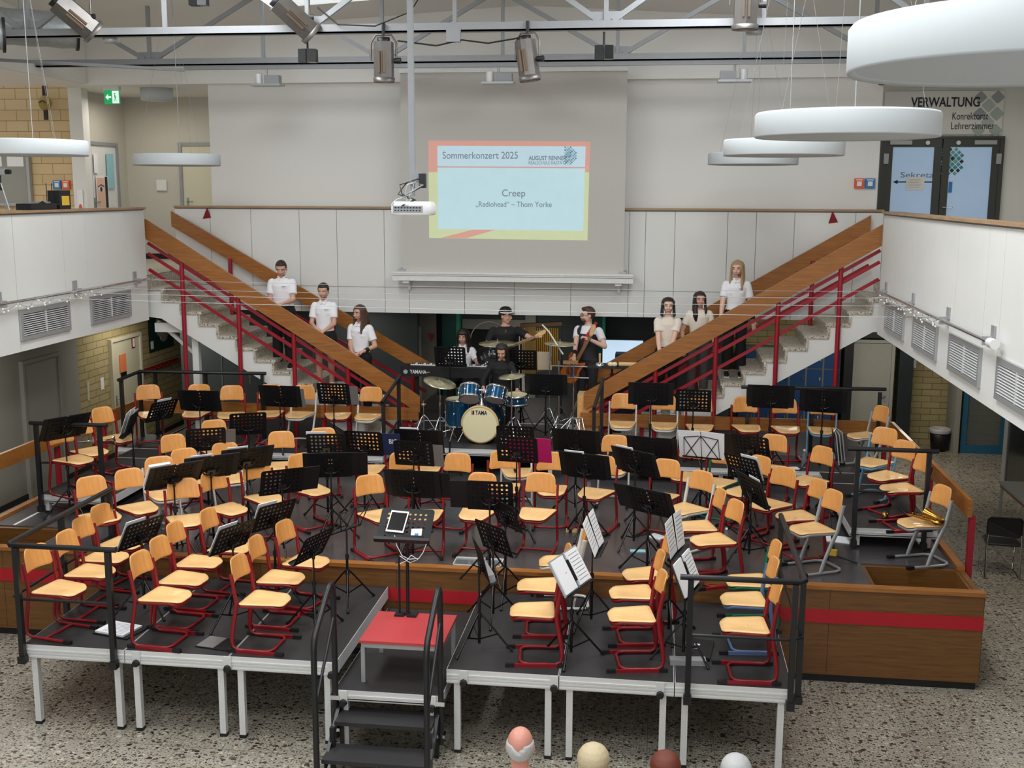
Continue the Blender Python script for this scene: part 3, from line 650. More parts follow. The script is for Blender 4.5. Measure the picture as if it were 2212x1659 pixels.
banister(-1, 17.55, SLX, ((-3.6, 2.22), (-7.88, 4.62)), (-3.9, -5.2, -6.9), 'far banister of the left stairs, oak board against the gallery', False)
banister(1, 16.19, SRX, ((-1.05, 2.06), (3.04, 4.53)), (-.78+.0, -.02, .83, 1.68, 2.52), 'near banister of the right stairs, oak board on red posts', True)
banister(1, 17.55, SRX, ((-.95, 2.2), (3.12, 4.63)), (-.7, .6, 2.3), 'far banister of the right stairs, oak board against the gallery', False)
# white steel frame carrying the landing at left
struct('trim_5', MB().box(-7.12, -7.02, 16.4, 16.5, 0, 2.94).box(-7.7, -7.02, 16.38, 16.5, 2.8, 2.94).bar((-7.7, 16.5, 2.95), (-7.1, 16.5, 2.45), .06, .05), 'white_panel')

# ---- portable aluminium decks ----
def deck(x0, x1, y0, y1, z, z0, label, group, clamps=(), legs=True, top='deck_top', fh=.13, front_gap=.0, legx=None):
    cx = (x0+x1)/2
    r = empty('stage_deck', (cx, y0, z0), 0, label, 'stage deck', group); w = (x1-x0)/2-.004; d = y1-y0-.004; h = z-z0
    MB().box(-w+.005, w-.005, .005, d-.005, h-.02, h).build('deck_panel', top, r)
    f = MB(); f.box(-w, w, 0, .03, h-fh, h-.002); f.box(-w, w, d-.03, d, h-fh, h-.002); f.box(-w, -w+.03, .03, d-.03, h-fh, h-.002); f.box(w-.03, w, .03, d-.03, h-fh, h-.002)
    for zz in (h-.052, h-.078, h-fh+.018): f.box(-w, w, -.008, 0, zz-.007, zz+.007)
    f.build('edge_frame', 'alu', r)
    if legs:
        for a in (-w+.09, w-.09):
            for q in (.05, d-.06):
                if h-fh > .03: lg = MB().box(a-.028, a+.028, q-.028, q+.028, .015, h-fh).build('leg', 'alu', r); MB().box(a-.031, a+.031, q-.031, q+.031, 0, .03).build('rubber_foot', 'black', lg)
    for c in clamps:
        k_ = MB().box(c-cx-.035, c-cx+.035, -.022, -.008, h-.1, h).build('clamp', 'alu', r)
        MB().tube([(c-cx, -.022, h-.11), (c-cx, -.055, h-.11)], [.036, .03], 7).build('clamp_knob', 'black', k_)
    return r
fg = 'portable decks in front of the stage'
for i, l in enumerate(('leftmost portable deck, with the black corner railing', 'portable deck second from the left, three chairs in file', 'portable deck left of the steps')):
    deck(-5.78+i, -4.78+i, 9.21, 11.19, .8, 0, l, fg, () if i == 0 else (-5.78+i+.12, -5.78+i+.99) if i == 1 else (-3.79+.97,))
for i, l in enumerate(('portable deck right of the steps', 'middle one of the three portable decks at right', 'rightmost portable deck, with the black corner railing')):
    deck(-1.78+i, -.78+i, 9.21, 11.19, .8, 0, l, fg, (-1.62, -.82) if i == 0 else (.1,) if i == 1 else ())
deck(-2.77, -1.79, 9.09, 11.09, .6, 0, 'lower portable deck between the two front wings, under the red table', fg, (-2.68, -1.88), fh=.1)
RZ = 1.24
rg = 'low risers on the stage'
deck(-7.56, -6.6, 12.62, 14.6, RZ, ZS, 'low riser at the left edge of the stage, front half', rg, fh=.1); deck(-7.56, -6.6, 14.62, 15.18, RZ, ZS, 'short riser piece linking the left risers', rg, fh=.1)
deck(2.2, 3.16, 12.62, 14.6, RZ, ZS, 'low riser at the right edge of the stage, front half', rg, fh=.1); deck(2.2, 3.16, 14.62, 15.18, RZ, ZS, 'short riser piece linking the right risers', rg, fh=.1)
for i, (a, c, l) in enumerate(((-7.85, -5.85, 'long low riser at the back left of the stage'), (-5.83, -3.83, 'low riser behind the left middle chairs'),
                               (-1.0, 1.0, 'low riser right of the drum platform'), (1.02, 3.12, 'long low riser at the back right of the stage'))):
    deck(a, c, 15.2, 16.13, RZ, ZS, l, rg, fh=.1)
deck(-3.62, -1.35, 15.18, 17.0, 1.4, ZS, 'drum platform with aluminium edge in the middle of the stage', 'platforms for the band', fh=.1)
deck(-3.95, -1.35, 17.02, 19.2, 1.41, ZS, 'band platform behind the drums', 'platforms for the band', fh=.1); deck(-1.33, -.87, 17.02, 17.6, 1.41, ZS, 'narrow band platform under the bearded guitar player', 'platforms for the band', fh=.1); deck(-1.33, .2, 17.62, 19.2, 1.41, ZS, 'band platform behind the bearded guitar player', 'platforms for the band', fh=.1)
# ---- black railings ----
def rail(name, tops, posts, z0, label, mid=None, cat='railing', r_=.026):
    r = empty(name, (0, 0, 0), 0, label, cat)
    MB().tube(tops, r_, 10).build('top_rail', 'black_rail', r)
    if mid: MB().tube(mid, .014, 8).build('middle_rail', 'black_rail', r)
    for p in posts: 
        pp = MB().box(p[0]-.024, p[0]+.024, p[1]-.024, p[1]+.024, p[3] if len(p) > 3 else z0, p[2]); pp.box(p[0]-.035, p[0]+.035, p[1]-.04, p[1]+.03, (p[3] if len(p) > 3 else z0), (p[3] if len(p) > 3 else z0)+.07); pp.build('post', 'black_rail', r)
    return r
yf = 9.16
rail('safety_railing', [(-4.78, yf, 1.77), (-5.8, yf, 1.77), (-5.83, yf+.04, 1.77), (-5.83, 11.15, 1.77)], [(-4.86, yf, 1.75), (-5.75, yf, 1.75), (-5.83, 11.1, 1.75), (-5.83, 10.1, 1.75)], .64, 'black corner railing of the leftmost portable deck',
     [(-4.86, yf, 1.26), (-5.75, yf, 1.26), (-5.83, yf+.05, 1.26), (-5.83, 11.1, 1.26)])
rail('safety_railing', [(.24, yf, 1.77), (1.24, yf, 1.77), (1.27, yf+.04, 1.77), (1.27, 11.15, 1.77)], [(.33, yf, 1.75), (1.19, yf, 1.75), (1.27, 11.1, 1.75), (1.27, 9.3, 1.75)], .64, 'black corner railing of the rightmost portable deck',
     [(.33, yf, 1.26), (1.19, yf, 1.26), (1.27, yf+.05, 1.26), (1.27, 11.1, 1.26)])
rail('safety_railing', [(-7.58, 12.57, 2.15), (-6.58, 12.57, 2.15)], [(-7.5, 12.57, 2.13), (-6.68, 12.57, 2.13)], 1.04, 'black railing across the front of the left stage riser', [(-7.5, 12.57, 1.66), (-6.68, 12.57, 1.66)])
rail('safety_railing', [(2.12, 12.57, 2.16), (3.1, 12.57, 2.16)], [(2.24, 12.57, 2.14), (3.0, 12.57, 2.14)], 1.04, 'black railing across the front of the right stage riser', [(2.24, 12.57, 1.68), (3.0, 12.57, 1.68)])
rail('safety_railing', [(-7.74, 15.2, 2.24), (-7.8, 16.0, 2.24), (-5.84, 16.1, 2.24)], [(-7.75, 15.3, 2.22), (-7.78, 15.95, 2.22), (-7.6, 16.1, 2.22), (-6.8, 16.1, 2.22), (-5.9, 16.1, 2.22)], ZS+.02, 'black railing round the back left riser')
rail('safety_railing', [(1.2, 16.1, 2.22), (3.2, 16.1, 2.24)], [(3.12, 16.1, 2.2), (1.3, 16.1, 2.2), (2.2, 16.1, 2.2)], ZS+.02, 'black railing along the back right riser')
rail('step_rail', [(-3.86, 15.3, 2.0), (-3.72, 15.9, 2.3)], [(-3.85, 15.35, 2.0), (-3.74, 15.85, 2.26)], ZS+.02, 'black handrail at the left corner of the drum platform', [(-3.85, 15.35, 1.4), (-3.74, 15.85, 1.66)])
rail('step_rail', [(-.85, 15.3, 2.0), (-.76, 15.9, 2.32)], [(-.85, 15.35, 2.0), (-.77, 15.85, 2.28)], ZS+.02, 'black handrail at the right corner of the drum platform', [(-.85, 15.35, 1.4), (-.77, 15.85, 1.66)])
# ---- front steps ----
fs = empty('portable_steps', (-2.28, 8.5, 0), 0, 'black portable steps with arched handrails in front of the lower deck', 'steps')
for (y, z, w) in ((.38, .4, .43), (.08, .2, .46)):
    MB().box(-w, w, y, y+.3, z-.035, z).build('tread', 'deck_top', fs)
m_ = MB()
for sx in (-1, 1):
    m_.bar((sx*.45, .02, 0.02), (sx*.45, .72, .5), .03, .06); m_.box(sx*.43-.02, sx*.43+.02, .3, .34, 0, .38); m_.box(sx*.43-.02, sx*.43+.02, .6, .64, 0, .56)
m_.box(-.42, .42, .33, .36, .16, .19); m_.build('frame', 'black_rail', fs)
for sx in (-1, 1):
    X = sx*.475-(.0 if sx > 0 else -.0)
    P = [(X, .0, 0), (X, .0, 1.2), (X, .015, 1.27), (X, .05, 1.33), (X, .4, 1.56), (X, .47, 1.6), (X, .54, 1.6), (X, .58, 1.55), (X, .59, 1.45), (X, .59, .15)]
    h_ = MB().tube(P, .026, 10).build('handrail', 'black_rail', fs)
    MB().tube([(X, .02, .72), (X, .58, 1.28)], .014, 8).build('brace', 'black_rail', h_)
    MB().box(X-.04, X+.04, .55, .63, .52, .56).box(X-.04, X+.04, .55, .63, .22, .25).build('clamp', 'chrome', h_)
# ---- red conductor's table ----
rt = empty('red_table', (-2.2, 9.62, .6), 0, 'low table with red top and grey legs on the lower deck', 'table')
MB().box(-.38, .38, -.36, .36, .375, .4).build('table_top', 'red_top', rt)
MB().box(-.365, .365, -.345, .345, .33, .374).build('apron', 'grey_frame', rt)
for a in (-.35, .35):
    for q in (-.33, .33): MB().box(a-.018, a+.018, q-.018, q+.018, 0, .33).build('leg', 'grey_frame', rt)

# ================= PROJECTION SCREEN =================
ps = empty('projection_screen', (-2.285, 17.42, 3.6), 0, 'large pale projection screen showing a blue concert slide', 'projection screen')
MB().box(-1.735, 1.735, -.004, .004, .1, 3.15).build('screen_cloth', 'screen_fabric', ps)
MB().box(-1.75, 1.75, -.03, .03, 3.14, 3.2).build('top_bar', 'white_metal', ps)
h_ = MB(); h_.box(-1.89, 1.89, -.07, .1, -.03, .08); h_.box(-1.89, 1.89, -.085, .1, .08, .11); h_.build('housing', 'white_metal', ps)
MB().box(-1.885, 1.885, -.072, -.07, .045, .055).build('housing_groove', 'seam', ps)
for a in (-1.68, 1.66):
    MB().box(a-.05, a+.05, -.04, .27, -.07, -.03).box(a-.02, a+.02, .2, .27, -.2, -.07).build('bracket', 'white_metal', ps); MB().box(a-.12 if a < 0 else a, a if a < 0 else a+.12, -.02, .27, .11, .15).build('bracket', 'grey_frame', ps)
# the slide thrown on the cloth by the projector: thin layers of light on the cloth
for nm, c, e in (('sl_border', (220, 164, 150), .3), ('sl_green', (208, 216, 172), .3), ('sl_field', (186, 216, 222), .42), ('sl_title', (188, 212, 222), .42), ('sl_text', (124, 136, 146), .25), ('sl_line', (208, 168, 160), .3)):
    mat(nm, c, .9, noise=.03, nscale=5, emit=c, es=e)
sd = empty('slide', (0, -.0045, 0)); sd.parent = ps
def quad(nm, P, y, m_): return MB().prism([(x-(-2.285), y, z-3.6) for x, z in P], (0, .0008, 0)).build(nm, m_, sd)
quad('border', [(-3.59, 5.73), (-1.09, 5.71), (-1.1, 5.25), (-3.59, 5.25)], -.001, 'sl_border')
quad('border', [(-3.59, 5.25), (-1.1, 5.25), (-1.11, 4.22), (-3.59, 4.235)], -.001, 'sl_green')
quad('border', [(-3.4, 4.24), (-3.0, 4.237), (-2.55, 4.37), (-2.9, 4.37)], -.0018, 'sl_border')
quad('title_field', [(-3.45, 5.65), (-1.16, 5.635), (-1.165, 5.33), (-3.45, 5.34)], -.002, 'sl_title')
quad('text_field', [(-3.45, 5.325), (-1.165, 5.315), (-1.18, 4.365), (-3.45, 4.375)], -.002, 'sl_field')
quad('rule', [(-3.45, 5.34), (-1.165, 5.33), (-1.165, 5.31), (-3.45, 5.32)], -.0026, 'sl_line')
for tx, s_, x, z, w in (('Sommerkonzert 2025', .15, -2.78, 5.5, 1.17), ('AUGUST RENNER', .09, -1.74, 5.46, .58), ('REALSCHULE RASTATT', .07, -1.74, 5.39, .58), ('Creep', .15, -2.26, 4.93, .36), ('„Radiohead“ – Thom Yorke', .12, -2.26, 4.76, 1.18)):
    o = text('lettering', tx, s_, facing_y(x+2.285, -.003, z-3.6), 'sl_text', sd, tx.startswith('AUG'), w)
for nm, c in (('eg1', (110, 150, 180)), ('eg2', (130, 170, 176)), ('eg3', (84, 120, 160)), ('eg4', (160, 196, 190))): mat(nm, c, .9, noise=.01, emit=c, es=.25)
globe(sd, -1.43+2.285, -.003, 5.5-3.6, .14, ['eg1', 'eg2', 'eg3', 'eg4'], -.35)

# ================= ROOF STRUCTURE =================
def truss(Y, joints, label, th):
    r = empty('roof_truss', (0, Y, 0), 0, label, 'truss', 'steel trusses under the roof')
    z0, z1 = 6.76, (7.78 if Y > 15 else 8.0)
    MB().box(-9.3, 5.1, -.05, .05, z0, z0+.02).box(-9.3, 5.1, -.05, -.035, z0, z0+.1).box(-9.3, 5.1, .035, .05, z0, z0+.1).build('bottom_chord', 'steel_paint', r)
    MB().box(-9.3, 5.1, -.05, .05, z1, z1+.1).build('top_chord', 'steel_paint', r)
    for i, x in enumerate(joints):
        MB().bar((x, 0, z0+.03), (x, 0, z1), .05, .05).build('post', 'steel_paint', r)
        MB().prism([(x-.22, -.01, z0+.03), (x+.22, -.01, z0+.03), (x+.16, -.01, z0+.2), (x-.16, -.01, z0+.2)], (0, .02, 0)).build('gusset', 'steel_paint', r)
        for s_ in (-1, 1):
            MB().bar((x+s_*.08, 0, z0+.1), (x+s_*1.74, 0, z1), .05, .06).build('diagonal', 'steel_paint', r)
        if i < len(joints)-1:
            xm = x+1.74; MB().bar((xm, 0, z0+.03), (xm, 0, z1), .045, .045).build('post', 'steel_paint', r)
    return r
truss(13.2, (-7.63, -4.14, -.67, 2.8), 'nearer grey steel roof truss, the spotlights hang from it', 0)
truss(16.3, (-7.53, -4.02, -.66, 2.82), 'farther grey steel roof truss, small track lights under it', 0)
tk = tag(MB().box(-7.0, 5.0, 16.27, 16.33, 6.7, 6.76).bar((-7.0, 16.3, 6.7), (-9.2, 14.9, 6.72), .06, .04).build('light_track', 'steel_paint'), 'long lighting track hung below the farther truss', 'light track')
# ventilation ducts, upper left
def duct(p0, p1, r_, label):
    r = empty('ventilation_duct', (0, 0, 0), 0, label, 'duct', 'round ventilation ducts')
    P = [Vector(p0).lerp(Vector(p1), i/24) for i in range(25)]
    MB().tube(P, [r_+(.012 if i % 2 else 0) for i in range(25)], 24).build('pipe', 'galv', r)
    d = (Vector(p0)-Vector(p1)).normalized()
    MB().tube([Vector(p0)+d*.0, Vector(p0)+d*.03], r_+.03, 24).build('collar', 'black', r)
    for t in (.15, .5): q = Vector(p0).lerp(Vector(p1), t); MB().tube([(q.x, q.y, q.z+r_), (q.x, q.y, 8.0)], .008, 5).build('hanger', 'steel_paint', r)
duct((-7.55, 14.2, 6.98), (-11.2, 11.8, 7.0), .22, 'long ribbed round ventilation duct crossing the upper left corner')
duct((-7.6, 12.6, 6.72), (-10.0, 11.0, 6.76), .17, 'shorter ribbed duct below the long one, upper left')
# ---- pendant lamps ----
def pendant(x, y, z, R, label, on, canopy):
    r = empty('pendant_lamp', (x, y, z), 0, label, 'pendant lamp', 'large round white pendant lamps')
    MB().lathe([(R-.03, .012), (R-.004, 0), (R, .01), (R, .145), (R-.012, .16), (0, .16)], 56).build('drum_shade', 'lamp_white', r)
    MB().lathe([(0, .03), (R-.03, .03), (R-.03, .02)], 48).build('diffuser', 'lamp_glow' if on else 'taupe', r)
    for a in (90, 210, 330):
        MB().tube([((R-.08)*math.cos(rad(a)), (R-.08)*math.sin(rad(a)), .16), (.0, .0, canopy-z)], .0016, 5).build('suspension_wire', 'steel_paint', r)
    MB().tube([(.05, 0, .16), (.04, 0, canopy-z)], .0045, 6).build('power_cord', 'grey_frame', r)
    MB().lathe([(0, canopy-z-.05), (.1, canopy-z-.05), (.11, canopy-z), (0, canopy-z)], 20).build('canopy', 'grey_frame', r)
for (y, on, cz, l) in ((4.01, 0, 8.0, 'huge looking white disc pendant cut off at the top right'), (7.9, 0, 8.0, 'white disc pendant just left of the office lettering, second nearest'),
                   (11.85, 1, 8.0, 'lit white disc pendant partly behind a larger one, right side'), (15.75, 0, 7.78, 'farthest and lowest looking disc pendant on the right')):
    pendant(1.21, y, 5.36 if y < 5 else 5.325, .6, l, on, cz)
pendant(-6.8, 15.43, 5.3, .6, 'white disc pendant in front of the corridor doors at left', 0, 7.7)
pendant(-6.72, 11.5, 5.32, .6, 'lit white disc pendant cut by the left photo edge', 1, 7.9)
for (x, y, l) in ((-6.62, 13.3, 'flat round grey ceiling rose under the nearer truss, left'), (.98, 13.3, 'flat round grey ceiling rose under the nearer truss, right')):
    tag(MB().lathe([(0, -.06), (.09, -.06), (.1, 0), (0, 0)], 20).build('ceiling_rose', 'grey_frame'), l, 'ceiling rose').location = (x, y, 6.76)
# ---- stage spotlights ----
def spot(x, y, ztop, rotx, roty, label, rz=0, on=True, L=.42, R=.12):
    r = empty('stage_spotlight', (x, y, ztop), rz, label, 'spotlight', 'stage spotlights on the nearer truss')
    piv = empty('lamp_head', (0, 0, -.32)); piv.parent = r; piv.rotation_euler = (rotx, roty, 0)
    prof = []
    b_ = MB()
    Rg = []
    for zz in (-L/2, L/2):
        Rg.append([((R if j % 2 else R*.88)*math.cos(2*PI*j/12), (R if j % 2 else R*.88)*math.sin(2*PI*j/12), zz) for j in range(12)])
    b_.rings(Rg, 0, False, False, True); b_.build('ribbed_body', 'steel_spot', piv, fixn=True)
    MB().lathe([(R*.6, L/2), (R*.62, L/2+.05), (0, L/2+.05)], 14).build('back_cap', 'black', piv)
    MB().lathe([(R*1.02, -L/2-.03), (R*1.06, -L/2+.02), (R*.9, -L/2+.02)], 16, cap=False).build('front_ring', 'steel_spot', piv)
    MB().lathe([(0, -L/2+.03), (R*.86, -L/2+.03)], 16, cap=False).build('lens', 'lamp_glow' if on else 'black', piv)
    for a in (-1, 1): MB().box(a*.03-.012, a*.03+.012, -R-.006, -R*.9, -.14, .1).build('cooling_slot', 'slot_glow', piv)
    y_ = MB().tube([(-R-.03, 0, -.32), (-R-.03, 0, -.12), (-R+.03, 0, -.03), (R-.03, 0, -.03), (R+.03, 0, -.12), (R+.03, 0, -.32)], .012, 8).build('yoke', 'steel_spot', r)
    MB().tube([(R, 0, -.32), (R+.08, 0, -.32)], [.03, .036], 8).build('tilt_knob', 'black', r)
    MB().tube([(0, 0, -.03), (0, 0, .1)], .02, 8).build('clamp', 'black', r)
mat('steel_spot', (112, 108, 104), .4, .6, noise=.1); mat('slot_glow', (60, 50, 40), .5, emit=(255, 200, 130), es=.12)
spot(-3.22, 13.12, 6.76, 0, 0, 'upright ribbed spotlight below the nearer truss, left of the screen', 0); spot(-1.55, 13.12, 6.76, 0, rad(-9), 'slightly tilted ribbed spotlight below the nearer truss, above the screen', -.35)
spot(-6.93, 13.05, 7.3, rad(20), rad(-48), 'large tilted spotlight with white clamp at the top left corner', .2, True, .5, .15); spot(-4.25, 13.05, 7.25, rad(15), rad(-48), 'dark tilted spotlight at the top edge, left of the ceiling pole', .2, False, .5, .14)
spot(.86, 13.05, 7.3, 0, 0, 'ribbed spotlight cut by the top photo edge, right side', 0, True, .46, .14)
def small_speaker(x, y, z, label):
    r = empty('small_speaker', (x, y, z), 0, label, 'loudspeaker', 'small black twin loudspeakers under the nearer truss')
    MB().tube([(0, 0, 0), (0, 0, -.14)], .012, 8).build('bracket', 'black', r)
    MB().prism([(-.1, -.06, -.15), (0, -.08, -.15), (0, .06, -.15), (-.1, .05, -.15)], (0, 0, -.15)).build('speaker_box', 'black', r, fixn=True)
    MB().prism([(.01, -.08, -.15), (.11, -.05, -.15), (.11, .05, -.15), (.01, .06, -.15)], (0, 0, -.15)).build('speaker_box', 'black_gloss', r, fixn=True)
small_speaker(-4.15, 13.2, 6.74, 'small black twin loudspeaker below the truss, left of the ceiling pole'); small_speaker(-.69, 13.2, 6.74, 'small black twin loudspeaker below the truss, right of the screen top')
small_speaker(-5.46, 13.2, 7.4, 'small black loudspeaker cut by the top edge, upper left'); small_speaker(-.9, 13.2, 7.52, 'small black loudspeaker cut by the top edge, above the screen')
def tracklight(x, s, label):
    r = empty('track_light', (x, 16.3, 6.7), 0, label, 'track light', 'small grey lights on the farther track')
    MB().tube([(0, 0, 0), (0, 0, -.12)], .015, 8).build('stem', 'grey_frame', r); MB().box(-.23, .23, -.12, .12, -.24, -.21).build('plate', 'grey_frame', r)
    b_ = MB(); b_.box(-.02 if s > 0 else -.2, .2 if s > 0 else .02, -.07, .07, -.21, -.09); b_.build('gear_box', 'steel_paint', r)
    MB().cyl((-.12*s, 0, -.2), (-.12*s, -.02, -.06), .055, .055, 14).build('lamp_head', 'alu', r)
tracklight(-5.75, 1, 'small grey track light between the left pendant and the screen'); tracklight(-2.34, 1, 'small grey track light in front of the top of the screen'); tracklight(.96, -1, 'small grey track light above the right pendants')
# projector on a long pole
pj = empty('ceiling_pole', (-2.44, 11.05, 5.15), 0, 'long grey pole with bracket that carries the projector', 'ceiling pole')
MB().bar((0, 0, 0), (-.02, .05, 2.6), .055, .055).build('pole', 'steel_paint', pj); MB().box(-.02, .12, -.06, .04, -.12, .0).build('bracket', 'steel_paint', pj); MB().box(.08, .14, -.08, .0, -.16, -.02).build('adapter_box', 'black', pj)
MB().bar((0, 0, 0), (0, 0, -.24), .04, .04).build('lower_stem', 'steel_paint', pj)
pr = empty('video_projector', (-2.41, 10.95, 4.8), 0, 'white ceiling projector with its sockets facing the hall', 'projector')
Rg = []
for zz, k in ((-.07, .94), (-.06, 1), (.03, 1), (.06, .9)):
    Rg.append([(.205*k*(abs(math.cos(t))**.35)*(1 if math.cos(t) > 0 else -1), .15*k*(abs(math.sin(t))**.35)*(1 if math.sin(t) > 0 else -1), zz) for t in [2*PI*(j+.5)/28 for j in range(28)]])
MB().rings(Rg).build('housing', 'white_metal', pr, fixn=True)
MB().box(-.17, .12, -.153, -.145, -.045, .02).build('socket_panel', 'steel_paint', pr)
m_ = MB()
for i in range(9): m_.box(-.155+i*.03, -.137+i*.03, -.156, -.152, -.005, .008); m_.box(-.155+i*.03, -.14+i*.03, -.156, -.152, -.03, -.02)
m_.build('sockets', 'black', pr)
mb = MB(); rr = random.Random(3)
for i in range(7):
    a_ = [(-2.44+rr.uniform(-.05, .12), 10.98+rr.uniform(-.06, .02), 5.1-rr.uniform(0, .1)), (-2.44+rr.uniform(-.14, .16), 10.92, 5.02), (-2.46+rr.uniform(-.1, .12), 10.9, 4.93), (-2.46+rr.uniform(-.12, .1), 10.86, 4.875), (-2.46+rr.uniform(-.14, .1), 10.79, 4.82)]
    mb.tube(a_, .006, 5, mi=i % 2)
tag(mb.build('cable_bundle', ['grey_frame', 'black']), 'tangled grey and black cables hanging above the projector', 'cables')
P = [(-4.0, 13.14, 7.05), (-3.75, 13.1, 6.85), (-3.3, 13.05, 6.82), (-2.85, 12.9, 6.95), (-2.55, 12.7, 7.3)]
tag(MB().tube(P, .009, 6).build('power_cable', 'black'), 'black cable sagging in front of the nearer truss', 'cable')
P = [(-3.05, 13.1, 6.66), (-2.6, 13.1, 6.6), (-2.3, 13.1, 6.66), (-2.0, 13.1, 6.62), (-1.6, 13.1, 6.68)]
tag(MB().tube(P, .009, 6).build('power_cable', 'black'), 'black cable sagging between the two middle spotlights', 'cable')
jb = tag(MB().box(-.08, .08, -.04, .04, -.12, .02).build('junction_box', 'steel_paint'), 'small grey junction box hung on the nearer truss above the screen', 'junction box'); jb.location = (-2.4, 13.12, 6.76)
# ================= SCHOOL CHAIRS =================
def outline(w0, w1, y0, y1, c0, c1, n=6, dense=0):
    """rounded outline: front edge y0 (half width w0), back edge y1 (half width w1)"""
    P = []
    for (cx, cy, r, a0) in ((w0-c0, y0+c0, c0, -90), (w1-c1, y1-c1, c1, 0), (-w1+c1, y1-c1, c1, 90), (-w0+c0, y0+c0, c0, 180)):
        for i in range(n+1): t = rad(a0+90*i/n); P.append((cx+r*math.cos(t), cy+r*math.sin(t)))
    if not dense: return P
    Q = []
    for i, p in enumerate(P):
        q = P[(i+1) % len(P)]; d = math.hypot(q[0]-p[0], q[1]-p[1]); k = max(1, int(d/dense))
        Q += [(p[0]+(q[0]-p[0])*j/k, p[1]+(q[1]-p[1])*j/k) for j in range(k)]
    return Q
def chair_proto(kind, frame, wood='beech'):
    r = empty('school_chair', (0, 0, 0), 0, 'x', 'chair')
    out = outline(.165, .2, -.235, .165, .1, .04, 6, .05)
    def ring(k, z, dip=0):
        R = []
        for x, y in out:
            yy = (y+.035)*k-.035; R.append((x*k, yy, z-dip*max(0, 1-abs(x*k)/.16)*(1 if abs(yy+.0) < .14 else .4)-(max(0, -.17-yy)*.35)))
        return R
    m_ = MB().rings([ring(.97, .45), ring(1, .453), ring(1, .459), ring(.985, .462), ring(.8, .4615, .002), ring(.5, .46, .008), ring(.2, .46, .01)], 0, True)
    m_.build('seat', 'beech_light' if wood == 'beech' else wood, r, fixn=True)
    # seat support, a painted rim under the wood
    m_ = MB().rings([[(x*k, (y+.03)*k-.03+.006, z-max(0, -.16-y)*.4) for x, y in out] for k, z in ((.9, .415), (.985, .424), (.99, .446), (.95, .449))], 0, True)
    m_.build('seat_frame', frame, r, fixn=True)
    # backrest: bent plywood with rounded corners
    ob = outline(.178, .165, .625, .845, .03, .075, 6, .03)
    def br(k, d):
        R = []
        for x, z in ob:
            zz = .74+(z-.74)*k; xx = x*k; R.append((xx, .205+.13*(zz-.645)+.05*(xx/.18)**2*-1+.045+d, zz))
        return R
    MB().rings([br(k_, -.0065) for k_ in (.08, .3, .55, .8, .97)]+[br(1, -.003), br(1, .003)]+[br(k_, .0065) for k_ in (.97, .8, .55, .3, .08)], 0, True).build('backrest', 'beech_back', r, fixn=True)
    q = 8; t = .0145
    for s in (-1, 1):
        if kind == 'K':
            m_ = MB().tube([(s*.193, .222, .735), (s*.193, .2, .62), (s*.193, .165, .46), (s*.193, .1, .33), (s*.193, .02, .14), (s*.193, -.015, .03)], [(.026, .014)]*6, q)
            m_.build('side_tube', frame, r)
        else:
            m_ = MB().tube([(s*.193, .222, .735), (s*.193, .2, .62), (s*.192, .18, .47), (s*.192, .19, .38), (s*.192, .225, .2), (s*.192, .235, .1), (s*.192, .225, .045), (s*.192, .18, .02), (s*.192, .1, .02)], [(.02, t)]*6+[(t, t)]*3, q)
            m_.build('side_tube', frame, r)
    if kind == 'A':
        for s in (-1, 1):
            ru = MB().tube([(s*.192, .1, .02), (s*.192, -.23, .018)], [(t, t)]*2, q).build('runner', frame, r)
            MB().box(s*.192-.018, s*.192+.018, -.26, -.18, 0, .034).build('foot_cap', 'black', ru)
        MB().tube([(-.19, .03, .022), (.19, .03, .022)], .014, q).build('cross_tube', frame, r)
    elif kind == 'B':
        MB().tube([(-.192, .1, .022), (-.192, -.06, .022), (-.175, -.115, .022), (-.13, -.14, .022), (.13, -.14, .022), (.175, -.115, .022), (.192, -.06, .022), (.192, .1, .022)], .0145, q).build('floor_loop', frame, r)
        for s in (-1, 1):
            ru = MB().box(s*.21-.013, s*.21+.013, -.2, .2, 0, .03).build('runner', frame, r)
            for a in (-.27, .19): MB().box(s*.21-.017, s*.21+.017, a, a+.08, 0, .034).build('foot_cap', 'black', ru)
    else:
        lp = MB().tube([(-.193, -.2, .02), (-.193, .17, .02), (-.17, .235, .02), (-.12, .265, .02), (.12, .265, .02), (.17, .235, .02), (.193, .17, .02), (.193, -.2, .02)], .0155, q).build('floor_loop', frame, r)
        for s in (-1, 1): MB().box(s*.193-.02, s*.193+.02, -.26, -.18, 0, .036).build('foot_cap', 'black', lp)
    return r
CG = ['back row chairs', 'chairs on the front decks', 'chairs on the side risers', 'chairs on the stage floor']
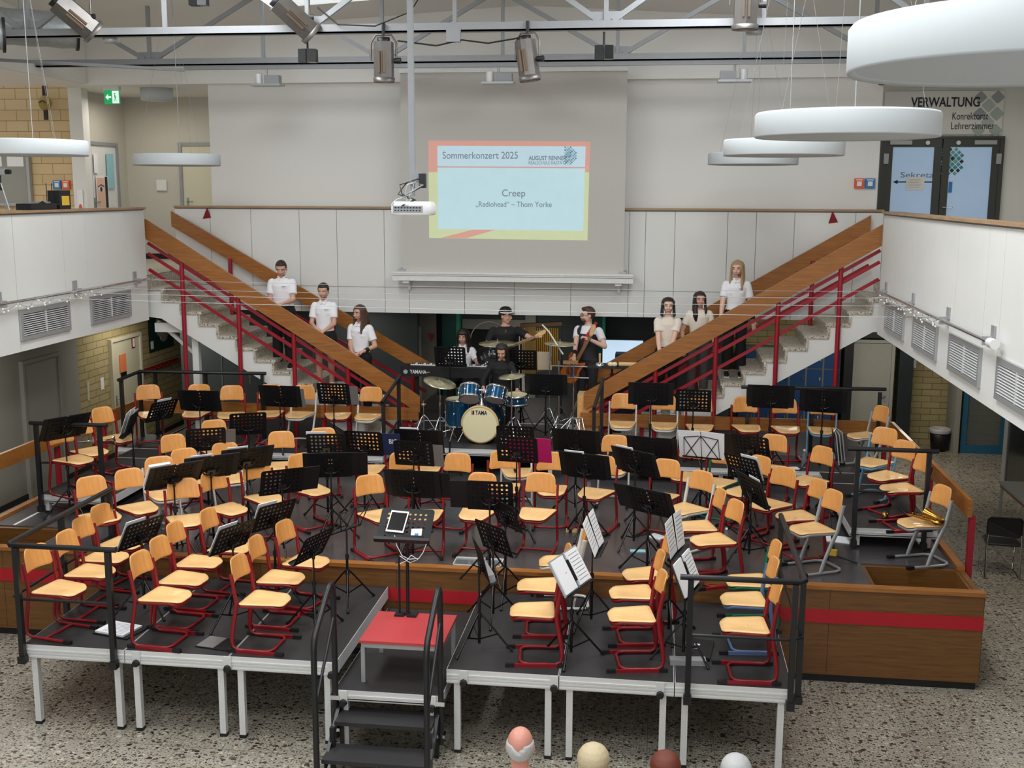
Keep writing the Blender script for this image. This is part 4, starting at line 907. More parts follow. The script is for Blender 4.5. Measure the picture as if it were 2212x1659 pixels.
CHAIRS = [
 ('A', 'red', -5.546, 9.493, 0.8, 80, 'red framed wooden chair at the front corner of the leftmost portable deck', 1),
 ('A', 'red', -5.501, 9.983, 0.8, 86, 'red framed chair second from the front in the leftmost file of chairs', 1),
 ('A', 'red', -5.58, 10.431, 0.8, 84, 'red framed chair third from the front in the leftmost file of chairs', 1),
 ('A', 'red', -5.622, 10.884, 0.8, 78, 'red framed chair at the back end of the leftmost file, beside a music stand', 1),
 ('B', 'red', -4.487, 9.456, 0.8, 84, 'red framed chair with light seat, front of the second file on the left decks', 1),
 ('B', 'red', -4.511, 9.913, 0.8, 84, 'red framed chair second from the front in the second file on the left decks', 1),
 ('B', 'red', -4.566, 10.408, 0.8, 86, 'red framed chair third from the front in the second file on the left decks', 1),
 ('A', 'red', -4.427, 10.914, 0.8, 84, 'red framed chair at the back of the second file on the left decks', 1),
 ('B', 'red', -3.541, 9.493, 0.8, 86, 'red framed chair at the front edge of the deck left of the steps', 1),
 ('B', 'red', -3.59, 10.071, 0.8, 86, 'red framed chair in the middle of the file left of the steps', 1),
 ('B', 'red', -3.496, 10.59, 0.8, 78, 'red framed chair at the back of the file left of the steps', 1),
 ('A', 'red', -5.98, 11.177, 1.0, 50, 'red framed stage chair whose back shows above the left deck railing', 3),
 ('A', 'red', -5.73, 11.556, 1.0, 49, 'red framed stage chair turned right, just behind the left deck railing end', 3),
 ('A', 'red', -5.009, 11.181, 1.0, 29, 'red framed stage chair with a sheet of music leaning before it, left side', 3),
 ('A', 'red', -4.735, 11.639, 1.0, 58, 'red framed stage chair with pinkish backrest, left of the round backed one', 3),
 ('B', 'red', -4.47, 12.145, 1.0, 43, 'red framed stage chair with tall rounded back behind a perforated music stand, left', 3),
 ('K', 'white', -5.693, 12.131, 1.0, 35, 'white framed stage chair behind a black folder, left side', 3),
 ('B', 'red', -5.547, 12.601, 1.0, 45, 'red framed stage chair mostly hidden behind black folders, left side', 3),
 ('B', 'red', -6.011, 13.351, 1.0, 48, 'red framed stage chair with pinkish back near the left riser', 3),
 ('B', 'red', -5.905, 14.287, 1.0, 32, 'stage chair of which only the top of the back shows, left of the left middle', 3),
 ('K', 'white', -5.205, 12.967, 1.0, 36, 'white framed stage chair hidden behind two black folders, left middle', 3),
 ('B', 'red', -4.802, 13.679, 1.0, 16, 'red framed stage chair with upright back before the back left riser', 3),
 ('B', 'red', -4.047, 12.56, 1.0, 51, 'red framed stage chair behind the double black folder, left middle', 3),
 ('B', 'red', -4.318, 13.982, 1.0, 19, 'stage chair behind the brightly dotted music stand, only its top edge visible', 3),
 ('B', 'red', -3.626, 13.677, 1.0, 10, 'red framed stage chair with back hidden by the stand with the blue folder', 3),
 ('B', 'red', -2.923, 12.767, 1.0, 26, 'red framed stage chair left of the drum kit front, behind a dotted stand', 3),
 ('B', 'red', -2.913, 13.857, 1.0, 14, 'stage chair with only its back top and seat visible, left of the bass drum', 3),
 ('B', 'red', -2.391, 12.78, 1.0, -10, 'red framed stage chair just left below the bass drum', 3),
 ('A', 'red', -2.494, 11.742, 1.0, 8, 'red framed stage chair hidden behind the conductor stand', 3),
 ('B', 'red', -2.993, 11.651, 1.0, 40, 'red framed stage chair facing the steps, left of the conductor stand', 3),
 ('A', 'red', -1.937, 11.877, 1.0, -7, 'red framed stage chair behind the low dotted stand in the centre front row', 3),
 ('A', 'red', -1.282, 11.972, 1.0, -6, 'red framed stage chair with full pinkish back in the centre front row', 3),
 ('B', 'red', -1.781, 12.998, 1.0, 11, 'red framed stage chair behind the stand with the magenta folder', 3),
 ('K', 'white', -1.735, 13.784, 1.0, 8, 'white framed stage chair right below the bass drum', 3),
 ('B', 'red', -1.221, 12.993, 1.0, 6, 'red framed stage chair right of the magenta folder', 3),
 ('B', 'red', -0.686, 12.923, 1.0, -17, 'red framed stage chair in front of the open folder, right middle', 3),
 ('K', 'white', -0.522, 14.084, 1.0, -1, 'white framed stage chair right of the drum platform', 3),
 ('A', 'red', 0.07, 12.847, 1.0, -19, 'red framed stage chair with tilted view, beside the two stands right of centre', 3),
 ('K', 'white', 0.38, 12.38, 1.0, -44, 'white framed stage chair with thick posts, right of centre', 3),
 ('B', 'red', 0.406, 13.889, 1.0, -20, 'red framed stage chair behind the wire stand with white sheets', 3),
 ('B', 'green', 0.782, 13.632, 1.0, -25, 'green framed stage chair behind the wire stand with white sheets', 3),
 ('B', 'red', 1.092, 13.245, 1.0, -47, 'red framed stage chair with a white sheet before it, right middle', 3),
 ('B', 'red', 1.462, 14.45, 1.0, -22, 'red framed stage chair before the back right riser, behind a dark stand', 3),
 ('B', 'red', 1.329, 12.71, 1.0, -42, 'red framed stage chair with reddish seat under the tilted stand, right side', 3),
 ('B', 'red', 1.903, 13.87, 1.0, -48, 'red framed stage chair beside the hanging grey folder, right side', 3),
 ('B', 'red', 1.587, 12.259, 1.0, -67, 'red framed stage chair right behind the grey framed one, right front', 3),
 ('K', 'grey', 1.687, 11.803, 1.0, -64, 'grey framed stage chair nearest the right deck railing', 3),
 ('B', 'red', 0.478, 11.713, 1.0, -76, 'red framed stage chair seen from the side, farther of a pair right of centre', 3),
 ('B', 'red', 0.628, 11.261, 1.0, -66, 'red framed stage chair seen from the side, nearer of a pair right of centre', 3),
 ('B', 'red', -1.022, 9.568, 0.8, -84, 'red framed chair at the front edge of the deck right of the steps', 1),
 ('B', 'red', -1.041, 10.223, 0.8, -84, 'red framed chair behind the front one on the deck right of the steps', 1),
 ('K', 'white', -0.908, 10.945, 0.8, -84, 'white framed chair at the back of the deck right of the steps', 1),
 ('B', 'red', -0.141, 9.579, 0.8, -80, 'red framed chair at the front of the middle file on the right decks', 1),
 ('B', 'red', -0.154, 10.145, 0.8, -80, 'red framed chair second in the middle file on the right decks', 1),
 ('B', 'red', -0.044, 10.685, 0.8, -72, 'red framed chair at the back of the middle file on the right decks', 1),
 ('B', 'red', 0.839, 9.465, 0.8, -86, 'red framed chair inside the railing at the front of the rightmost deck', 1),
 ('B', 'navy', 0.877, 10.107, 0.8, -84, 'slate blue framed chair in the middle of the rightmost deck', 1),
 ('B', 'green', 0.95, 10.624, 0.8, -82, 'green framed chair at the back of the rightmost deck', 1),
 ('B', 'red', 2.728, 13.278, 1.24, -56, 'red framed chair on the right riser behind the railing, farther of two', 2),
 ('B', 'red', 2.771, 12.715, 1.24, -74, 'red framed chair on the right riser behind the railing, nearer of two', 2),
 ('K', 'blue', 2.683, 13.966, 1.24, -41, 'light blue framed chair on the right riser', 2),
 ('K', 'grey', 2.852, 15.528, 1.24, -66, 'grey framed chair at the far end of the right riser', 2),
 ('K', 'grey', 2.874, 12.197, 1.0, -70, 'grey framed chair with the brass saxophone on its seat', 3),
 ('K', 'white', -0.474, 15.82, 1.24, 0, 'white framed back row chair right of the drum platform, nearest the band', 0),
 ('K', 'white', 0.117, 15.82, 1.24, 0, 'white framed back row chair behind a large black stand, right side', 0),
 ('B', 'red', 0.623, 15.751, 1.24, 0, 'red framed back row chair behind the finely dotted music stand, right side', 0),
 ('B', 'red', 1.282, 15.82, 1.24, 6, 'red framed back row chair below the right stairs, left of a black stand', 0),
 ('B', 'red', 1.823, 15.82, 1.24, 3, 'red framed back row chair behind the second black stand from the right', 0),
 ('K', 'blue', 2.306, 15.82, 1.24, -8, 'light blue framed back row chair behind the last black stand at right', 0),
 ('A', 'red', -7.429, 15.517, 1.24, 30, 'red framed chair at the left end of the back row, by the cream door', 0),
 ('B', 'red', -6.782, 15.651, 1.24, 7, 'red framed back row chair behind a wide black stand, left end', 0),
 ('B', 'red', -6.241, 15.626, 1.24, 12, 'red framed back row chair between two black stands, left side', 0),
 ('B', 'red', -5.702, 15.82, 1.24, 14, 'red framed back row chair hidden behind a black stand below the left stairs', 0),
 ('K', 'white', -5.247, 15.82, 1.24, -3, 'white framed back row chair between two stands below the left stairs', 0),
 ('B', 'red', -4.659, 15.82, 1.24, 15, 'red framed back row chair hidden behind a dotted stand below the left stairs', 0),
 ('K', 'white', -4.204, 15.82, 1.24, 0, 'white framed back row chair beside the foot of the left stairs', 0),
 ('A', 'red', -7.087, 12.657, 1.24, 66, 'red framed chair on the left riser nearest the railing, behind a stand', 2),
 ('A', 'red', -7.114, 13.111, 1.24, 58, 'red framed chair on the left riser, second from the railing', 2),
 ('A', 'red', -7.155, 13.859, 1.24, 66, 'red framed chair at the far end of the left riser', 2),
]
FR = {'red': 'red_paint', 'white': 'white_frame', 'grey': 'grey_frame', 'green': 'green_frame', 'navy': 'navy_frame', 'blue': 'blue_frame'}
PROTO = {}
for (kd, cl, x, y, z, a, lb, g) in CHAIRS:
    if (kd, cl) not in PROTO: PROTO[(kd, cl)] = reg(chair_proto(kd, FR[cl]))
    place(PROTO[(kd, cl)], None, (x, y, z), rad(a), lb, CG[g])
# ================= MUSIC STANDS =================
STANDS = [
 ('S', -6.487, 15.1, 1.0, 0.981, 180.0, 18.0, '-', 'wide black music stand in front of the second and third back row chairs, left'),
 ('P', -6.805, 14.6, 1.0, 0.933, -114.0, 28.0, 'paper', 'black dotted music stand turned left beside the leftmost back row chair'),
 ('S', -7.06, 12.485, 1.0, 1.125, -120.0, 28.0, '-', 'big solid black music stand behind the left riser railing'),
 ('H', -6.832, 13.744, 1.0, 0.918, -78.0, 20.0, 'sheets', 'black music stand with crumpled white sheets seen edge on, left'),
 ('P', -5.367, 14.051, 1.0, 0.9, -155.0, 18.0, '-', 'brightly dotted music stand below the black stand of the left stairs'),
 ('P', -5.54, 13.056, 1.0, 0.9, -155.0, 20.0, 'greyR', 'black dotted music stand with a grey sheet on its right, left middle'),
 ('S', -4.666, 12.145, 1.0, 0.9, -142.0, 30.0, 'paperL', 'right one of two black folder stands in a row, left middle'),
 ('S', -4.917, 11.707, 1.0, 0.9, -142.0, 30.0, 'paperL', 'left one of two black folder stands in a row, left middle'),
 ('S', -5.158, 11.294, 1.0, 0.9, -130.0, 34.0, 'bookL', 'black folder stand with thick white pages on its left, left side'),
 ('P', -4.029, 11.507, 1.0, 0.82, -145.0, 22.0, 'folderR', 'half dotted stand with a black folder, in front of the round backed chair'),
 ('P', -3.966, 12.951, 1.0, 0.9, -170.0, 18.0, 'paperL', 'brightly dotted music stand left of the one with the blue folder'),
 ('P', -3.554, 13.141, 1.0, 0.9, 176.0, 16.0, 'blue', 'dotted music stand with a dark blue folder on its right'),
 ('S', -3.659, 12.09, 1.0, 0.873, -165.0, 22.0, 'folderR', 'black double folder stand below the brightly dotted one'),
 ('P', -2.83, 12.698, 1.0, 0.9, 176.0, 16.0, 'greyR', 'dotted music stand with a grey sheet on its right, left of the drums'),
 ('S', -2.896, 13.317, 1.0, 0.9, 178.0, 18.0, 'paperL', 'black stand with white papers on top, behind the dotted one left of the drums'),
 ('S', -2.589, 11.533, 1.0, 0.837, 176.0, 16.0, 'folderR', 'black stand with two folders right above the conductor stand'),
 ('P', -1.655, 10.968, 1.0, 0.9, 178.0, 12.0, 'folderL', 'half dotted low music stand in the centre front row'),
 ('P', -1.572, 12.481, 1.0, 1.038, 174.0, 16.0, 'magenta', 'dotted music stand with a bright magenta folder'),
 ('P', -1.748, 13.729, 1.0, 0.9, 178.0, 16.0, '-', 'dotted music stand just behind the one with the magenta folder'),
 ('S', -0.974, 13.603, 1.0, 0.9, 168.0, 18.0, '-', 'solid black music stand right of the drum platform front'),
 ('S', -0.801, 12.592, 1.0, 0.842, 162.0, 20.0, 'paperL', 'wide open black folder on a thin stand, right of the magenta folder'),
 ('S', -0.037, 13.307, 1.0, 0.9, 166.0, 18.0, '-', 'black music stand with one row of dots, right of the white chair'),
 ('S', -0.225, 12.318, 1.0, 0.973, 142.0, 24.0, 'paperL', 'tilted black folder stand leaning right, centre right'),
 ('S', -0.065, 11.427, 1.0, 0.773, 146.0, 26.0, 'folderL', 'lower tilted black stand with open folder, centre right'),
 ('W', 0.553, 13.495, 1.0, 0.9, 165.0, 18.0, 'sheet', 'folding wire stand carrying two white sheets, right middle'),
 ('P', 1.151, 13.609, 1.0, 0.9, 152.0, 20.0, 'folderL', 'dark stand with a few bright dots at its right end, right side'),
 ('P', 0.978, 12.53, 1.0, 0.9, 135.0, 24.0, 'paperR', 'dotted tilted stand with white sheets on its right, right side'),
 ('S', 1.038, 12.047, 1.0, 0.774, 112.0, 20.0, 'paperR', 'narrow looking black stand turned right with white sheets, right side'),
 ('G', 2.175, 13.981, 1.0, 0.903, 85.0, 8.0, 'greys', 'stand with hanging grey folders seen almost edge on, right side'),
 ('S', -0.074, 15.32, 1.24, 0.978, 180.0, 14.0, '-', 'wide solid black stand in front of a white framed back row chair, right'),
 ('P', 0.506, 15.32, 1.24, 0.904, 178.0, 14.0, '-', 'small neatly dotted music stand under the right stairs'),
 ('S', 1.54, 15.32, 1.24, 0.984, 176.0, 14.0, '-', 'wide solid black stand second from the right in the back row'),
 ('S', 2.233, 15.32, 1.24, 0.94, 170.0, 16.0, '-', 'solid black stand at the right end of the back row'),
 ('S', -5.366, 15.32, 1.24, 0.799, 178.0, 16.0, 'greyR', 'solid black stand with a grey sheet, below the left stairs'),
 ('P', -4.57, 15.32, 1.24, 0.861, 178.0, 16.0, 'greyR', 'dotted music stand with a grey sheet, back row beside the left stairs'),
 ('P', -3.098, 16.5, 1.4, 1.098, 178.0, 16.0, '-', 'dotted music stand in front of the keyboard player'),
 ('P', -2.053, 16.75, 1.4, 1.036, 182.0, 16.0, 'beige', 'dotted stand with a beige sheet, behind the drummer at right'),
 ('S', -1.583, 15.9, 1.4, 0.808, 178.0, 16.0, '-', 'solid black stand with one row of dots, right of the drummer'),
 ('P', -4.959, 10.064, 0.8, 0.845, -112.0, 28.0, 'paperL', 'dark stand on the left decks between two files of chairs, leftmost'),
 ('P', -3.962, 9.913, 0.8, 0.89, -114.0, 28.0, 'paperL', 'dark stand with white paper, between the second and third file, left decks'),
 ('P', -3.81, 10.639, 0.8, 0.9, -122.0, 26.0, 'paperL', 'dark stand at the stage edge behind the left decks'),
 ('P', -3.17, 9.934, 0.8, 0.832, -108.0, 28.0, '-', 'dark stand at the right side of the left decks with its edge to the camera'),
 ('X', -3.015, 10.633, 0.8, 0.892, -118.0, 30.0, '-', 'empty folding wire stand on the left decks near the steps'),
 ('P', -1.509, 10.949, 0.8, 0.912, 130.0, 24.0, '-', 'stand with brownish lit desk, farthest of three right of the steps'),
 ('P', -1.549, 10.419, 0.8, 0.831, 136.0, 20.0, '-', 'dark stand in the middle of three right of the steps'),
 ('P', -1.558, 9.68, 0.8, 0.856, 110.0, 14.0, 'silver', 'thin edge-on stand, nearest of three right of the steps'),
 ('N', -0.586, 10.418, 0.8, 0.907, 84.0, 20.0, 'white2', 'stand with long white sheets leaning over the right decks'),
 ('N', -0.738, 9.607, 0.8, 0.803, 70.0, 30.0, 'binder', 'stand carrying a large open white binder on the right decks'),
 ('N', 0.285, 9.747, 0.8, 0.784, 74.0, 22.0, 'binder', 'stand with an open binder just left of the right deck railing'),
 ('N', 0.182, 10.264, 0.8, 0.98, 75.0, 10.0, 'white2', 'stand with thin white sheets at the rear of the right decks'),
]
def mesh_of(o):
    me = o.data; bpy.data.objects.remove(o); return me
def shared(name, me, parent, loc=None, rot=None):
    o = bpy.data.objects.new(name, me); COL.objects.link(o); o.parent = parent
    if loc: o.location = loc
    if rot: o.rotation_euler = rot
    return o
DW, DH = .48, .33
m_ = MB()
rr = outline(DW/2, DW/2, -DH/2, DH/2, .008, .03, 4)
m_.prism([(x, 0, z) for x, z in rr], (0, .003, 0))
ME_DESK = mesh_of(m_.build('desk', 'perforated', fixn=True))
m_ = MB().box(-DW/2, DW/2, -.055, .0, -DH/2, -DH/2+.004).box(-DW/2, DW/2, -.057, -.054, -DH/2, -DH/2+.018)
ME_LEDGE = mesh_of(m_.build('ledge', 'black'))
m_ = MB().tube([(-.1, .02, -.02), (-.08, .025, -.07), (-.04, .03, -.09), (.04, .03, -.09), (.08, .025, -.07), (.1, .02, -.02)], .008, 7).box(-.045, .045, .003, .03, -.1, -.02).tube([(0, .03, -.06), (.0, .05, -.12)], .016, 8)
ME_BRK = mesh_of(m_.build('bracket', 'black_gloss'))
m_ = MB().tube([(0, .0, .36), (.06, 0, .3), (.3, 0, .012)], .0095, 7)
ME_LEG = mesh_of(m_.build('leg', 'black_gloss'))
ME_FOOT = mesh_of(MB().tube([(.285, 0, .035), (.312, 0, .008)], .014, 8).build('rubber_foot', 'black'))
ME_BRACE = mesh_of(MB().bar((0, 0, .1), (.18, 0, .165), .004, .014).build('brace', 'black_gloss'))
ME_HUB = mesh_of(MB().cyl((0, 0, .33), (0, 0, .39), .022, n=10).build('collar', 'black'))
rs = random.Random(5)
m_ = MB().bar((-.24, 0, -.14), (.24, 0, -.14), .006, .02).bar((-.21, 0, .13), (-.02, 0, .16), .005, .008).bar((.21, 0, .13), (.02, 0, .16), .005, .008)
for a, c in (((-.22, -.14), (-.21, .13)), ((.22, -.14), (.21, .13)), ((-.2, -.13), (0, .165)), ((.2, -.13), (0, .165)), ((0, -.16), (0, .17)), ((-.21, .13), (-.06, -.13)), ((.21, .13), (.06, -.13))): m_.bar((a[0], 0, a[1]), (c[0], 0, c[1]), .005, .009)
m_.box(-.2, .2, -.03, 0, -.15, -.146)
ME_WIRE = mesh_of(m_.build('wire_desk', 'black'))
def paper_thing(nm, M_, w, h, m_, label, cat='sheet music', d=.004, lines=True, group=None):
    r = empty(nm, (0, 0, 0), 0, label, cat, group); r.matrix_world = M_
    MB().box(-w/2, w/2, -d, 0, -h/2, h/2).build('page', m_, r)
    if lines:
        b_ = MB()
        for i in range(7): b_.box(-w*.4, w*.4, -d-.0008, -d, h*(.36-.11*i), h*(.36-.11*i)+.006)
        b_.build('printed_staves', 'lettering_grey', r)['kind'] = 'stuff'
    return r
sg = 'black music stands'
for (k, X, Y, zb, h, yw, ti, ex, lb) in STANDS:
    r = empty('music_stand', (X, Y, zb), rad(yw), lb, 'music stand', sg)
    Mr = Matrix.Translation((X, Y, zb)) @ Matrix.Rotation(rad(yw), 4, 'Z')
    Md = Matrix.Translation((0, -.02, h)) @ Matrix.Rotation(-rad(ti), 4, 'X')
    if k in 'WX': d = shared('desk', ME_WIRE, r)
    else: d = shared('desk', ME_DESK, r); 
    d.location = (0, -.02, h); d.rotation_euler = (-rad(ti), 0, 0)
    if k not in 'WX': shared('ledge', ME_LEDGE, d); shared('bracket', ME_BRK, d)
    top = Md @ Vector((0, .05 if k not in 'WX' else .01, -.12))
    px, py = top.x, top.y
    MB().tube([(px, py, .06), (px, py, h*.55)], .0135, 8).build('pole', 'black_gloss', r)
    MB().tube([(px, py, h*.5), (px, py, top.z)], .009, 8).build('upper_tube', 'black_gloss', r)
    MB().cyl((px, py, h*.53), (px, py, h*.58), .021, n=10).build('height_clamp', 'black', r)
    shared('collar', ME_HUB, r, (px, py, -.03))
    a0 = rs.uniform(0, 120)
    for i in range(3):
        lg = shared('leg', ME_LEG, r, (px, py, 0), (0, 0, rad(a0+120*i))); shared('rubber_foot', ME_FOOT, lg); shared('brace', ME_BRACE, lg)
    where = lb.split(',')[0]
    Mw = Mr @ Md
    short = ' '.join(lb.replace('folder stands in a row,', 'stands in a row,').split()[-10:])
    if lb.startswith('left one'): short = 'left one of two black stands, left middle'
    if lb.startswith('right one'): short = 'right one of two black stands, left middle'
    def fold(x0, x1, z0, z1, nm='music_folder', m='folder_black', lab=None, y=-.006, d_=.008, cat='folder', spine=None):
        f = empty(nm, (0, 0, 0), 0, lab, cat); f.matrix_world = Mw @ Matrix.Translation(((x0+x1)/2, y, (z0+z1)/2))
        w = (x1-x0)/2; hh = (z1-z0)/2
        MB().box(-w, w, -d_, 0, -hh, hh).build('cover', m, f)
        return f, w, hh
    if k in 'SHN':
        lab = 'black folder open on the ' + short
        lab = ' '.join(lab.split()[:16])
        if k == 'S':
            f = empty('music_folder', (0, 0, 0), 0, lab, 'folder', 'black folders on stands'); f.matrix_world = Mw @ Matrix.Translation((0, -.002, .0))
            for s in (-1, 1): MB().box(s*.018 if s > 0 else -.31, .31 if s > 0 else -.018, -.008, 0, -.155, .17).build('cover', 'folder_black', f)
            for s in (-1, 1): MB().box(s*.03 if s > 0 else -.27, .27 if s > 0 else -.03, -.013, -.008, -.145, .15).build('page', 'paper', f)
    if 'folder' in ex:
        s = 1 if ex.endswith('R') else -1; s *= -1       # seen from behind, right is local -x
        f, w, hh = fold(*sorted((s*.02, s*.42)), -.155, .15, lab=' '.join(('half open black folder on the '+short).split()[:16]), y=-.016 if k == 'S' else -.004)
        f['group'] = 'black folders on stands'
    if 'grey' in ex and ex != 'greys':
        s = -1
        paper_thing('sheet_music', Mw @ Matrix.Translation((-.26, -.016 if k == 'S' else -.004, -.02)), .2, .29, 'paper_grey', ' '.join(('grey sheet sticking out beside the '+short).split()[:16]), lines=False)
    if ex == 'blue':
        f, w, hh = fold(-.47, -.18, -.155, .145, 'music_folder', 'navy', 'dark blue folder with white lettering right of a dotted stand')
        text('lettering', 'BIG', .09, Matrix.Rotation(PI, 4, 'Z') @ facing_y(.05, -.001, .04), 'lettering_white', f, True, .1)
    if ex == 'magenta':
        f, w, hh = fold(-.4, .1, -.155, .155, 'music_folder', 'magenta', 'bright magenta folder on the dotted stand in front of the drums')
    if ex == 'beige':
        paper_thing('sheet_music', Mw @ Matrix.Translation((-.36, -.004, -.01)), .22, .3, 'light_wood', 'beige sheet on the stand right behind the drummer', lines=False).children[0].data.materials[0] = mat('beige_paper', (196, 178, 152), .8)
    if ex.startswith('paper') or ex == 'bookL':
        c_ = {'paper': 0, 'paperL': .12, 'paperR': -.12, 'bookL': .2}[ex]
        t_ = .03 if ex == 'bookL' else .006
        paper_thing('sheet_music', Mw @ Matrix.Translation((c_, -.018, .03)), .24, .31, 'paper', ' '.join(('white sheets standing on the '+short).split()[:16]), d=t_)
    if ex == 'sheets':
        for i in range(3): 
            paper_thing('sheet_music', Mw @ Matrix.Translation((-.1+.11*i, -.015-.02*i, .02+.03*(i % 2))) @ Matrix.Rotation(rad(-8+7*i), 4, 'Y'), .22, .33, 'paper', ('crumpled white sheet, %s of three on the stand by the left riser' % ('left', 'middle', 'right')[i]))
    if ex == 'greys':
        for i in range(3): paper_thing('hanging_folder', Mw @ Matrix.Translation((-.12+.1*i, -.02-.03*i, -.04)) @ Matrix.Rotation(rad(5*i), 4, 'Z'), .25, .36, 'silver_sheet' if 0 else 'grey_frame', 'grey plastic folder hanging on a stand, %s of three, right side' % ('rear', 'middle', 'front')[i], 'folder', .012, False)
    if ex == 'sheet':
        for s in (-1, 1): paper_thing('sheet_music', Mw @ Matrix.Translation((s*.14, -.008, .035)) @ Matrix.Rotation(rad(s*2), 4, 'Y'), .28, .37, 'paper', '%s white sheet on the folding wire stand, right middle' % ('right' if s < 0 else 'left'))
    if ex == 'silver':
        o = MB().box(-.2, .2, -.06, -.004, -.165, -.09).build('paper_bundle', 'grey_frame'); o.matrix_world = Mw; tag(o, 'crumpled silver foil bundle on the edge of the nearest stand', 'foil')
    if ex == 'white2':
        nm = 'long' if h < .95 else 'thin'
        for i, s in enumerate((-1, 1)): paper_thing('sheet_music', Mw @ Matrix.Translation((s*.14, -.008-.006*i, .03)) @ Matrix.Rotation(rad(s*3), 4, 'Y'), .25, .34, 'paper', '%s white sheet, %s one, on a stand leaning over the right decks' % (nm, 'nearer' if s < 0 else 'farther'))
    if ex == 'binder':
        f = empty('ring_binder', (0, 0, 0), 0, 'open white ring binder on the stand ' + ('in the middle of the right decks' if X < 0 else 'next to the right deck railing'), 'binder'); f.matrix_world = Mw @ Matrix.Translation((0, -.005, .02))
        for s in (-1, 1):
            MB().box(.008 if s > 0 else -.29, .29 if s > 0 else -.008, -.006, 0, -.17, .17).build('cover', 'folder_black' if X > 0 else 'grey_frame', f)
            pg = MB().box(.03 if s > 0 else -.26, .26 if s > 0 else -.03, -.02, -.006, -.155, .155).build('page_stack', 'paper', f)
            b_ = MB()
            for i in range(8): b_.box(s*.145-.09, s*.145+.09, -.021, -.02, .12-.034*i, .125-.034*i)
            if s > 0: b_.build('printed_staves', 'lettering_grey', pg)['kind'] = 'stuff'
        MB().box(-.012, .012, -.03, 0, -.1, .1).build('ring_bar', 'black', f)
# ================= PEOPLE =================
def solid(mb, name, m_, parent, voxel=.009, smooth=4, kind=None):
    """merge the overlapping pieces of a builder into one continuous smooth surface"""
    o = mb.build('tmp', m_, None)
    r = o.modifiers.new('r', 'REMESH'); r.mode = 'VOXEL'; r.voxel_size = voxel; r.use_smooth_shade = True
    s = o.modifiers.new('s', 'SMOOTH'); s.factor = .5; s.iterations = smooth
    dg = bpy.context.evaluated_depsgraph_get(); me = bpy.data.meshes.new_from_object(o.evaluated_get(dg)); me.name = name
    bpy.data.objects.remove(o)
    me.polygons.foreach_set('use_smooth', [True]*len(me.polygons)); me.materials.clear(); me.materials.append(MATS[m_])
    n = bpy.data.objects.new(name, me); COL.objects.link(n)
    if parent: n.parent = parent
    return n
def limb(mb, pts, rad_, n=12):
    mb.tube(pts, rad_, n)
    mb.ball(pts[0], rad_[0] if not isinstance(rad_[0], tuple) else min(rad_[0]), n); mb.ball(pts[-1], rad_[-1] if not isinstance(rad_[-1], tuple) else min(rad_[-1]), n)
def ik(Sh, Wr, l1, l2, hint):
    d = Wr-Sh; D = min(d.length, (l1+l2)*.999); u = d.normalized(); Wr = Sh+u*D
    a = (l1*l1-l2*l2+D*D)/(2*D); h = math.sqrt(max(0, l1*l1-a*a)); hv = Vector(hint); hv = (hv-u*hv.dot(u)).normalized()
    return Sh+u*a+hv*h, Wr
def hand(mb, W, d, nrm, curl, side, s):
    """palm and five fingers; d: finger direction, nrm: back-of-hand normal"""
    d = Vector(d).normalized(); nrm = Vector(nrm); nrm = (nrm-d*nrm.dot(d)).normalized(); x = d.cross(nrm)*side
    P = W+d*.045*s
    R = Matrix((x, d, nrm)).transposed()
    mb.ball(P, (.037*s, .048*s, .015*s), 12, 0, R); mb.tube([W-d*.02, W+d*.03*s], [.022*s, .024*s], 10)
    for i, (ox, L_) in enumerate(((-.027, .062), (-.009, .073), (.009, .07), (.026, .055))):
        b = P+x*ox*s+d*.036*s; L_ *= s; p1 = b+d*L_*.45-nrm*math.sin(curl*.5)*L_*.2
        d2 = (d*math.cos(curl)-nrm*math.sin(curl)); p2 = p1+d2*L_*.33; d3 = (d*math.cos(curl*1.7)-nrm*math.sin(curl*1.7)); p3 = p2+d3*L_*.25
        mb.tube([b-d*.015, p1, p2, p3], [.0095*s, .009*s, .0082*s, .007*s], 8); mb.ball(p3, .0072*s, 8)
    b = P-x*.03*s-d*.022*s; p1 = b-x*.026*s+d*.022*s-nrm*.006; p2 = p1-x*.008*s+d*.026*s-nrm*.01
    mb.tube([b, p1, p2], [.013*s, .0105*s, .008*s], 8); mb.ball(p2, .0085*s, 8)
def head(mb, Hc, Rh, s, male=False):
    T = mb.T; mb.T = Matrix.Translation(Hc) @ Rh @ Matrix.Scale(s, 4)
    mb.ball((0, .008, .025), (.074, .09, .088), 20)                 # skull
    mb.ball((0, -.012, -.03), (.06, .072, .078), 18)                # face
    mb.ball((0, -.04, -.082), (.032 if not male else .038, .034, .026), 12)               # chin
    mb.tube([(0, -.082, .018), (0, -.094, -.005), (0, -.106, -.026)], [.009, .012, .0145], 8); mb.ball((0, -.1, -.028), (.017, .013, .011), 8)
    for k in (-1, 1):
        mb.ball((k*.077, .005, -.012), (.011, .019, .03), 10); mb.ball((k*.034, -.066, -.024), (.022, .022, .02), 10); mb.ball((k*.03, -.076, .03), (.024, .012, .009), 10)
    mb.ball((0, -.083, -.058), (.023, .012, .012), 10)
    mb.T = T
